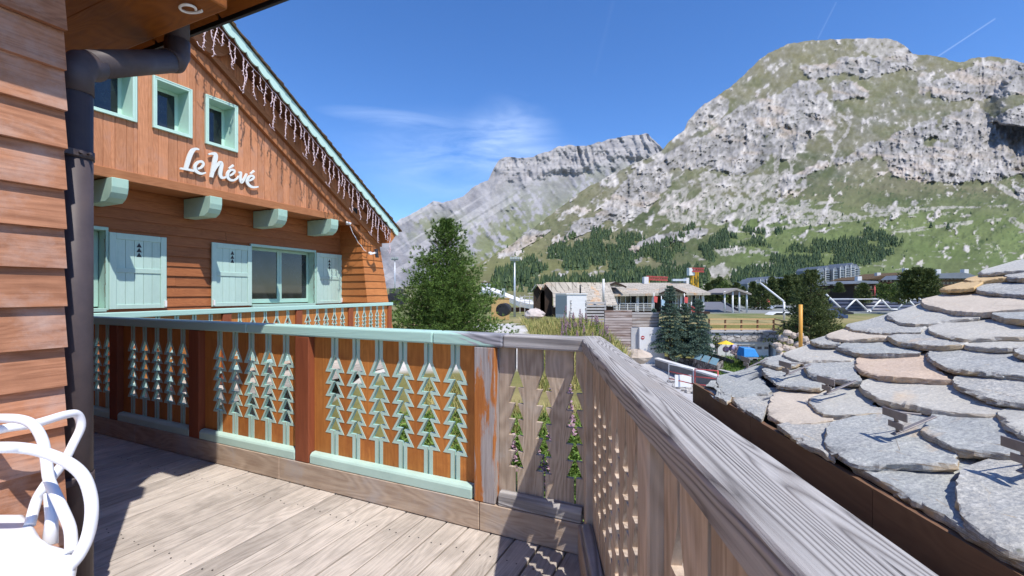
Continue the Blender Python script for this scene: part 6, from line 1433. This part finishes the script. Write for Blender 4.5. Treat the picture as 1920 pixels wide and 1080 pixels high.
M['straw'] = plain('straw', (.50, .33, .14), .95, .3, 9, bump=.5); M['bluegrey'] = plain('bluegrey_cladding', (.16, .18, .21), .7, .15, .5); M['bluegrey_d'] = plain('court_roof_metal', (.10, .11, .16), .4, .1, 1, .5)
M['brownwall'] = plain('brown_timber', (.17, .085, .055), .85, .2, .7); M['greybrown'] = plain('grey_brown_timber', (.21, .16, .13), .85, .2, .7); M['craneyellow'] = plain('crane_paint', (.65, .36, .03), .5, .05); M['slategrey'] = plain('grey_shingles', (.30, .27, .25), .9, .15, 3)
M['pool'] = plain('pool_blue', (.10, .42, .58), .15, .05, 1, .5); M['carblue'] = plain('car_paint_blue', (.02, .045, .12), .25, .05, 3, .6); M['carsilver'] = plain('car_paint_silver', (.45, .48, .52), .3, .05, 3, .6)
farstuff()
# ------------------------------------------------------------------ trees and plants
M['pine'] = leafy('pine_needles', (.024, .052, .014), (.17, .27, .055)); M['spruce'] = leafy('blue_spruce_needles', (.025, .052, .040), (.19, .27, .19)); M['spruce_d'] = leafy('dark_spruce_needles', (.028, .050, .016), (.17, .20, .065))
M['bark'] = plain('bark', (.09, .06, .04), .9, .3, 6, bump=.4); M['leaf'] = leafy('bush_leaves', (.025, .055, .012), (.16, .22, .05)); M['forest'] = leafy('forest_needles', (.030, .055, .026), (.08, .12, .05)); M['forest_l'] = leafy('larch_needles', (.045, .075, .026), (.12, .155, .055))
M['grass'] = leafy('dry_and_green_grass', (.10, .17, .03), (.52, .42, .17)); M['grassg'] = leafy('green_grass', (.045, .10, .015), (.20, .30, .06)); M['petal'] = leafy('fireweed_petals', (.36, .20, .27), (.55, .38, .43)); M['stalk'] = leafy('fireweed_leaves', (.05, .11, .02), (.20, .30, .06)); M['bushpink'] = leafy('pale_flower_heads', (.30, .22, .22), (.50, .40, .38))
def tris(name, P, mat, parent=None, off=Vector()):
    n = len(P)//3; me = bpy.data.meshes.new(name); me.vertices.add(len(P)); me.vertices.foreach_set('co', (P-np.array(off)).astype(np.float32).reshape(-1))
    me.loops.add(n*3); me.loops.foreach_set('vertex_index', np.arange(n*3, dtype=np.int32)); me.polygons.add(n); me.polygons.foreach_set('loop_start', (np.arange(n)*3).astype(np.int32)); me.polygons.foreach_set('loop_total', np.full(n, 3, np.int32)); me.update(); me.validate()
    me.materials.append(mat); o = bpy.data.objects.new(name, me); C.objects.link(o); o.parent = parent; return o
def tufts(cen, dirs, ln, wd, rs, per=5, spread=.6):
    """needle tufts: several thin blades leaving each centre roughly along its direction"""
    n = len(cen); c = np.repeat(cen, per, 0); d = np.repeat(dirs, per, 0)+rs.normal(0, spread, (n*per, 3)); d /= np.linalg.norm(d, axis=1)[:, None]+1e-9
    s = np.cross(d, rs.normal(0, 1, (n*per, 3))); s /= np.linalg.norm(s, axis=1)[:, None]+1e-9; l = ln*rs.uniform(.6, 1.2, (n*per, 1)); w_ = wd*rs.uniform(.7, 1.2, (n*per, 1))
    return np.stack([c-s*w_, c+s*w_, c+d*l], 1).reshape(-1, 3)

def conifer(name, base, H_, Rr, seed, mat, label, cat='tree', droop=-.15, nb=110, per=5, ln=.16, wd=.03, prof=1.0, group=None, taper=.85, dens=9., lean=0, irregular=.25, low=.06, flat=.35, clump=.0, fill=1., whorl=0):
    rs = np.random.RandomState(seed); base = Vector(base); t = thing(name, label, cat, base, 0, group)
    mb = MB(); mb.tube([base-Vector((0, 0, .3)), base+Vector((lean*.4, 0, H_*.5)), base+Vector((lean, 0, H_*.97))], [H_*.022, H_*.014, H_*.003], 8)
    cen = []; dr = []; lob = rs.uniform(0, 6.28, 4)
    for i in range(nb):
        f = low+(1-low)*(max(0, i+rs.uniform(-.4, .4))/nb)**.85; f = min(max(f, low), .99)
        if whorl: lv = int(f*whorl); f = min(.985, max(low, (lv+.5+rs.uniform(-.16, .16))/whorl))
        a = i*2.399+rs.uniform(-.5, .5)
        L = Rr*(1-f)**taper*rs.uniform(1-irregular, 1+irregular*.6)*(1+irregular*.45*math.sin(2*a+lob[0]+5*f)+irregular*.35*math.sin(3*a+lob[1]-9*f))+.03*H_*(1-f)+.02*H_
        rise = droop+(.55 if f > .75 else .35*(f-.4))+rs.uniform(-.12, .12); z = f*H_*.97
        p0 = np.array([lean*f, 0, z]); dv = np.array([math.cos(a), math.sin(a), rise]); sd = np.array([-math.sin(a), math.cos(a), 0])
        if i % 2 == 0 and L > .3: mb.tube([base+Vector(p0), base+Vector(p0+dv*L*.8)], [H_*.004, H_*.001], 5)
        n = max(5, int(L*dens))
        for k in range(n):
            q = .18+.82*(k+.5)/n; wdt = L*.42*(1-q)**.6*(.35+q)+.04; pt = p0+dv*L*q+np.array([0, 0, -.10*L*q*q if droop < 0 else .10*L*q*q])
            m = max(2, int(wdt*dens*2.2*fill))
            for j in range(m):
                s = (j+.5)/m*2-1; o = sd*s*wdt+np.array([0, 0, rs.normal(0, 1)*wdt*flat*.5])+dv*rs.normal(0, .04*L+.01); cen.append(pt+o)
                d = dv*.8+sd*s*.8; d = d/np.linalg.norm(d); d[2] += .35+clump if droop >= 0 else -.02; dr.append(d)
    mb.build('trunk', M['bark'], t)
    cen = np.array(cen); dr = np.array(dr); dr /= np.linalg.norm(dr, axis=1)[:, None]
    tris('crown', tufts(cen, dr, ln, wd, rs, per, .55), mat, t); return t
conifer('pine_tree', at(838, 665, 15), 4.5, 2.2, 3, M['pine'], 'bushy green mountain pine standing just beyond the railings, right of the chalet', droop=.30, nb=230, per=13, ln=.12, wd=.011, taper=.92, dens=6.5, irregular=.34, low=.02, flat=.7, fill=1.3)
conifer('spruce_tree', at(1256, 668, 37), 5.9, 1.45, 11, M['spruce'], 'tallest of the three blue-green spruces beside the grey hut', group='blue-green spruces', droop=-.12, nb=150, per=10, ln=.18, wd=.024, taper=.85, dens=6.5, flat=.10, fill=1.2, whorl=21)
conifer('spruce_tree', at(1309, 668, 36.5), 4.7, 1.4, 13, M['spruce'], 'rightmost of the three blue-green spruces beside the garage', group='blue-green spruces', droop=-.12, nb=130, per=10, ln=.18, wd=.024, taper=.8, dens=6.5, flat=.10, fill=1.2, whorl=17)
conifer('spruce_tree', at(1283, 666, 38), 4.4, 1.25, 17, M['spruce'], 'middle spruce half hidden between the tallest and rightmost ones', group='blue-green spruces', droop=-.12, nb=110, per=10, ln=.18, wd=.024, taper=.8, dens=6.5, flat=.10, fill=1.2, whorl=16)
conifer('spruce_tree', at(1226, 620, 39.5), 1.9, .45, 19, M['spruce'], 'small dark spruce on the plank wall left of the tall ones', droop=-.05, nb=60, per=6, ln=.16, wd=.03, dens=9)
conifer('spruce_tree', at(1520, 655, 37), 6.5, 2.6, 23, M['spruce_d'], 'broad dark spruce behind the yellow pole', droop=.05, nb=190, per=10, ln=.20, wd=.028, taper=.72, dens=4.6, irregular=.4, flat=.7, fill=1.1)
for i, (px, yb, yt, w_, Y, lab) in enumerate(((1720, 562, 503, 1.9, 60, 'tall dark tree in the middle of the clump right of the hotel'), (1702, 562, 508, 1.6, 61, 'dark tree at the left side of the clump right of the hotel'), (1740, 560, 505, 1.7, 59, 'dark tree at the right side of the clump, above the stone roof'), (1618, 568, 532, 1.2, 72, 'small dark conifer in front of the bluish-roofed wing'), (1573, 548, 531, .9, 90, 'tiny pointed conifer below the silvery tower block'), (1428, 585, 532, 2.1, 78, 'wide dark conifer above the red playground hut'), (1405, 575, 548, 1.5, 84, 'low dark conifer left of the wide one near the pavilion'))):
    conifer('conifer', at(px, yb, Y), (yb-yt)/853*Y, w_, 50+i, M['spruce_d'], lab, droop=.02, nb=100, per=8, ln=.36, wd=.06, taper=.65, dens=2.6, irregular=.4, flat=.7)
def backtrees():
    P_ = conifer('background_conifer', at(1338, 566, 98), 4.6, 1.5, 140, M['spruce_d'], 'conifer in the row of trees standing behind the pavilion', droop=.02, nb=70, per=7, ln=.45, wd=.09, taper=.8, dens=2.2, irregular=.35, flat=.6, group='conifers behind the pavilion')
    rs = random.Random(5)
    for i, (px, s) in enumerate(((1328, 1.0), (1349, 1.2), (1366, .9), (1381, 1.1), (1393, .9), (1412, 1.3), (1447, 1.5), (1461, 1.3), (1476, 1.6), (1488, 1.4), (1498, 1.7), (1587, .8), (1648, 1.2), (1660, 1.0), (1750, .9))):
        o = copy_tree(P_); p = at(px, 564, 92+i*1.7+rs.uniform(-3, 3)); o.location = (p.x, p.y, -1.5); s *= rs.uniform(.85, 1.1); o.scale = (s, s, s); o.rotation_euler = (0, 0, i*1.3)
        if px > 1580: o['label'] = {1587: 'lone low conifer just below the tall silvery block', 1648: 'left of two small conifers before the brown hotel', 1660: 'right of two small conifers before the brown hotel', 1750: 'small conifer beside the timber building with the grey roof'}[px]; del o['group']
        elif px > 1440: o['label'] = 'conifer in the dark row beyond the pool, '+{1447: 'first', 1461: 'second', 1476: 'third', 1488: 'fourth', 1498: 'fifth'}[px]+' from the left'; o['group'] = 'conifers beyond the pool'
backtrees()
def bush(name, c, rx, ry, rz, seed, mat, label, n=900, ln=.12, wd=.03, cat='bush', group=None):
    rs = np.random.RandomState(seed); c = Vector(c); t = thing(name, label, cat, c-Vector((0, 0, rz)), 0, group); u = rs.normal(0, 1, (n, 3)); u /= np.linalg.norm(u, axis=1)[:, None]; r = rs.uniform(.45, 1, (n, 1))**.5; lump = 1+.22*np.sin(u[:, :1]*5+seed)+.18*np.sin(u[:, 2:]*6+seed*2)
    P = u*r*lump*np.array([rx, ry, rz])+np.array(c); off = ORG[t.name]; tris('foliage', tufts(P, u, ln, wd, rs, 4, .8), mat, t, off)
    mb = MB(); b = c-Vector((0, 0, rz))
    for k in range(5): a = k*1.26; mb.tube([b-Vector((0, 0, .1)), c+Vector((rx*.4*math.cos(a), ry*.4*math.sin(a), 0))], [rx*.04, rx*.015], 5)
    mb.build('stems', M['bark'], t)
bush('flowering_bush', at(1392, 662, 35), .75, .6, .5, 4, M['bushpink'], 'brownish pink flowering bush between the parasol and the blue trailer', 700, .12, .03)
bush('shrub', at(1668, 548, 66), 1.6, 1.2, 1.3, 5, M['leaf'], 'pale green round shrub left of the dark tree clump', 900, .22, .06); bush('shrub', at(1685, 556, 64), 1.3, 1., .9, 6, M['leaf'], 'lower green shrub in front of the dark tree clump', 700, .2, .05)
bush('shrub', at(1357, 541, 90), 1.3, 1., 1.6, 7, M['leaf'], 'green shrub left of the pavilion', 500, .3, .07); bush('shrub', at(1345, 640, 37.5), .4, .3, .55, 8, M['leaf'], 'thin green shrub growing up the garage stone band', 160, .12, .03)
bush('shrub', at(1405, 678, 33.5), 1.1, .6, .28, 9, M['leaf'], 'low spreading green growth under the blue trailer', 700, .14, .02)
# grass: one tangle nobody could count
def grass():
    rs = np.random.RandomState(8); n = 62000
    Y = 2.6+np.power(rs.uniform(0, 1, n), 1.5)*27; k = rs.uniform(-.20, .34, n); X = k*Y; m = fbm(X/1.1, Y/1.1, X*0, 3, 401)
    e = EDG(Y)+.5; path = ((k < .045+.05*fbm(X/2.2, Y/2.2, X*0, 4, 311))*(Y > 9)*(X < .6)); keep = (X < e)&~path&(m > -.35)&((Y < 8)|(k > -.06)); X, Y, m = X[keep], Y[keep], m[keep]; Z = gh(X, Y); h = rs.uniform(.10, .30, len(X))*(1+.6*np.clip(m, -.5, 1))*(.8+.02*Y)
    l = rs.normal(0, .35, (len(X), 2)); a = rs.uniform(0, 3.14, len(X)); w_ = .006+.0007*Y
    b = np.stack([X, Y, Z-.02], -1); s = np.stack([np.cos(a)*w_, np.sin(a)*w_, 0*a], -1); tip = b+np.stack([l[:, 0]*h, l[:, 1]*h, h], -1); P = np.stack([b-s, b+s, tip], 1).reshape(-1, 3)
    o = tris('grass', P, M['grass']); tag(o, 'dry yellow and green grass on the bank', None, None, 'stuff')
    n = 26000; Y = 2.45+rs.uniform(0, 1, n)**1.3*4.2; X = rs.uniform(-.25, .28, n)*Y+rs.uniform(-.2, .2, n); Z = gh(X, Y); c = np.stack([X, Y, Z+rs.uniform(0, .45, n)*np.exp(-((Y-3)/3)**2)], -1); d = rs.normal(0, 1, (n, 3)); d[:, 2] = np.abs(d[:, 2]); d /= np.linalg.norm(d, axis=1)[:, None]
    keep = X < EDG(Y)+.2; o = tris('ground_cover', tufts(c[keep], d[keep], .075, .014, rs, 2), M['grassg']); tag(o, 'leafy green weeds at the foot of the railing', None, None, 'stuff')
    n = 5200; py = rs.uniform(672, 712, n); Y = 5.83*853/(py-549)*.99; px = rs.uniform(1340, 1440, n); X = (px-960)/853*Y; c = np.stack([X, Y, -4.5+rs.uniform(0, .3, n)], -1); d = rs.normal(0, .5, (n, 3)); d[:, 2] = 1; o = tris('weeds', tufts(c, d/np.linalg.norm(d, axis=1)[:, None], .22, .02, rs, 3), M['grassg']); tag(o, 'scrubby yellow-green weeds on the verge below the garage', None, None, 'stuff')
grass()
# fireweed: pink spikes
def fireweed():
    protos = []
    for s in range(3):
        rs = np.random.RandomState(60+s); H_ = 1.0+.12*s; t = thing('fireweed', 'tall pink-flowered fireweed growing on the bank beyond the railing', 'flower', (0, 0, 0), 0, 'fireweed plants on the bank'); mb = MB(); mb.tube([(0, 0, -.1), (.02, .01, H_*.5), (.03, -.01, H_)], [.008, .006, .002], 5); mb.build('stem', M['stalk'], t)
        z = rs.uniform(.08, .72, 70)*H_; a = rs.uniform(0, 6.28, 70); c = np.stack([.02*np.cos(a), .02*np.sin(a), z], -1); d = np.stack([np.cos(a), np.sin(a), .5+0*a], -1); tris('leaves', tufts(c, d, .13, .011, rs, 2, .2), M['stalk'], t)
        z = rs.uniform(.62, 1.0, 90)*H_; a = rs.uniform(0, 6.28, 90); r = .045*(1.15-z/H_)*2.2; c = np.stack([r*np.cos(a), r*np.sin(a), z], -1); d = np.stack([np.cos(a), np.sin(a), .2+0*a], -1); tris('flowers', tufts(c, d, .035, .016, rs, 3, .7), M['petal'], t); protos.append(t)
    rs = random.Random(4); spots = []
    for i in range(12): Y = rs.uniform(2.75, 4.6); spots.append(((rs.uniform(-.05, .17))*Y, Y, rs.uniform(.85, 1.15)))
    for i in range(14): Y = rs.uniform(2.9, 4.4); spots.append(((rs.uniform(-.35, -.05))*Y, Y, rs.uniform(.6, .8)))
    for i in range(44): Y = rs.uniform(10.5, 17); spots.append((float(EDG(Y))-rs.uniform(-.15, 1.3), Y, rs.uniform(.35, .65)))
    for i in range(8): Y = rs.uniform(14, 22); spots.append(((.14+rs.uniform(-.03, .06))*Y, Y, rs.uniform(.5, .8)))
    for i, (x, y, s) in enumerate(spots):
        src = protos[i % 3]; o = src if i < 3 else copy_tree(src); z = float(gh(np.array([x]), np.array([y]))[0])
        if y < 5: z = min(z, -.15)+0; s *= 1.0
        zone = 'far' if y > 6 else ('grey' if x/y > -.05 else 'orange')
        if zone == 'far': o['label'] = 'pink fireweed spike standing along the edge of the grass bank before the plank wall' if x/y > .18 else 'pale pink fireweed scattered in the dry grass before the container'; o['group'] = 'fireweed along the far bank edge' if x/y > .18 else 'fireweed in the dry grass'
        elif zone == 'grey': o['label'] = 'pink fireweed seen through the cut-outs of the bare grey panel'; o['group'] = 'fireweed behind the grey panel'
        else: o['label'] = 'low fireweed seen through the cut-outs of the orange panel'; o['group'] = 'fireweed behind the orange panel'
        o.location = (x, y, z-.03); o.rotation_euler = (rs.uniform(-.12, .12), rs.uniform(-.12, .12), rs.uniform(0, 6)); o.scale = (s, s, s)
fireweed()
# conifers on the mountain: a distant wood that reads as one mass, plus the scattered single trees
def forest():
    rs = np.random.RandomState(77); F = [[(905, 545), (950, 508), (1010, 482), (1060, 452), (1105, 432), (1140, 436), (1185, 440), (1240, 452), (1290, 470), (1262, 500), (1190, 512), (1120, 505), (1040, 515), (960, 545)],
      [(1240, 452), (1300, 422), (1308, 428), (1250, 470)], [(1010, 545), (1060, 530), (1150, 520), (1290, 500), (1300, 545)], [(1315, 470), (1345, 432), (1440, 435), (1440, 470), (1400, 482), (1360, 470), (1330, 500)], [(1420, 520), (1440, 490), (1500, 462), (1580, 450), (1640, 432), (1690, 452), (1686, 474), (1620, 482), (1590, 500), (1540, 505), (1460, 545)],
      [(1300, 500), (1330, 510), (1330, 545), (1300, 545)], [(1440, 440), (1480, 430), (1490, 440), (1450, 455)], [(1370, 500), (1470, 505), (1460, 540), (1380, 545)], [(900, 548), (1000, 520), (1090, 545)], [(1690, 470), (1600, 486), (1500, 510), (1500, 535), (1560, 520)]]
    hole = [[(1330, 470), (1400, 462), (1450, 466), (1430, 480), (1350, 486)], [(1300, 498), (1360, 494), (1400, 512), (1330, 522)], [(1400, 492), (1440, 486), (1462, 498), (1420, 510)], [(975, 530), (1045, 498), (1070, 512), (1010, 545)], [(1055, 460), (1080, 446), (1090, 456), (1060, 470)]]
    def cone(p, h, r, rsd):
        out = []; a0 = rsd.uniform(0, 6.28); n = 5
        for lev in range(3):
            zb = h*(.08+.28*lev); zt = min(h, zb+h*.5); rr = r*(1-.27*lev)*rsd.uniform(.8, 1.15)
            for k in range(n):
                a = a0+6.283*k/n+lev*.6; b = a0+6.283*(k+1)/n+lev*.6; j = rsd.uniform(.75, 1.2); out += [(p[0]+rr*j*math.cos(a), p[1]+rr*j*math.sin(a), p[2]+zb), (p[0]+rr*math.cos(b), p[1]+rr*math.sin(b), p[2]+zb-h*.03), (p[0]+rsd.normal(0, r*.05), p[1], p[2]+zt)]
        return out
    A_ = []; B_ = []; cnt = 0
    px = rs.uniform(900, 1700, 26000); py = rs.uniform(420, 550, 26000); m = np.zeros(26000, bool); wob = 10*fbm(px/30, py/16, px*0, 3, 501)
    for p in F: m |= inpoly(px+wob, py+wob*.6, p)
    for p in hole: m &= ~inpoly(px+wob*.6, py, p)
    nz_ = fbm(px/26, py/12, px*0, 4, 511); m &= nz_ > -.10
    sp = (~m)&(rs.uniform(0, 1, 26000) < .012)&(py > 440)&(px > 930); idx = np.where(m|sp)[0]
    for i in idx[:7500]:
        p = on_mountain(px[i], py[i]); h = rs.uniform(4.5, 13)*(1 if m[i] else .6); (A_ if rs.uniform() < .7 else B_).extend(cone(p-Vector((0, 0, 1)), h, h*.24, rs))
    o = tris('forest', np.array(A_), M['forest']); tag(o, 'dark conifer forest on the lower slopes', None, None, 'stuff'); o = tris('larch_forest', np.array(B_), M['forest_l']); tag(o, 'lighter larches mixed into the forest on the slopes', None, None, 'stuff')
    protos = []
    for s in range(3):
        r2 = np.random.RandomState(90+s); t = thing('mountain_conifer', 'small lone dark conifer scattered on the open mountain slope', 'tree', (0, 0, 0), 0, 'lone conifers on the mountainside'); mb = MB(); mb.tube([(0, 0, -1), (0, 0, 6)], [.3, .08], 6); mb.build('trunk', M['bark'], t); P = []
        for k in range(3): P += cone((0, 0, .6), 9, 2.6-.3*k, r2)
        tris('crown', np.array(P), M['forest'], t); protos.append(t)
    pts = [(1745, 428, 1.1), (1777, 432, 1.25), (1672, 408, .6), (1555, 425, .9), (1610, 418, .7), (1340, 392, .6), (1408, 395, .8), (1430, 402, .6), (1285, 398, .6), (1643, 224, .9), (1870, 420, .5), (1500, 388, .5), (1580, 404, .6), (1700, 400, .5), (1820, 402, .5), (1890, 396, .5), (1312, 432, .7), (1245, 425, .6), (1180, 418, .6), (1850, 452, .5), (1735, 398, .45), (1620, 424, .8), (1360, 428, .8), (1463, 415, .6), (1520, 430, .9)]
    LBL = {0: 'lone conifer just left of the largest one on the open green slope', 1: 'largest lone conifer on the green slope, right of its smaller twin', 9: 'single dark tree high on the turf beside the forked gully'}
    pts = pts[:2]+[pts[9]]+pts[2:9]+pts[10:]; LBL = {0: LBL[0], 1: LBL[1], 2: LBL[9]}
    for k_ in range(3): protos[k_]['base_label'] = 0
    for k_ in range(3): del protos[k_]['base_label']
    BASE = protos[0]['label']
    for i, (x, y, s) in enumerate(pts): o = protos[i] if i < 3 else copy_tree(protos[i % 3]); o['label'] = LBL.get(i, BASE); p = on_mountain(x, y); o.location = p; s *= 1.25; o.scale = (s*1.1, s*1.1, s); o.rotation_euler = (0, 0, i)
forest()
# ------------------------------------------------------------------ thin summer haze over the whole valley
def haze():
    mb = MB(); mb.box(-9500, 9500, -1500, 9400, -14, 2250); t = NT('haze_air'); t.n.remove(t.b); v = t.n.new('ShaderNodeVolumePrincipled'); v.inputs['Color'].default_value = (.80, .88, 1, 1); v.inputs['Density'].default_value = HAZE; v.inputs['Anisotropy'].default_value = .3
    o = t.n['Material Output']; t.l.new(v.outputs[0], o.inputs['Volume']); ob = mb.build('haze', t.mat); tag(ob, 'thin blue summer haze', None, None, 'stuff')
HAZE = 0.9e-5
haze()
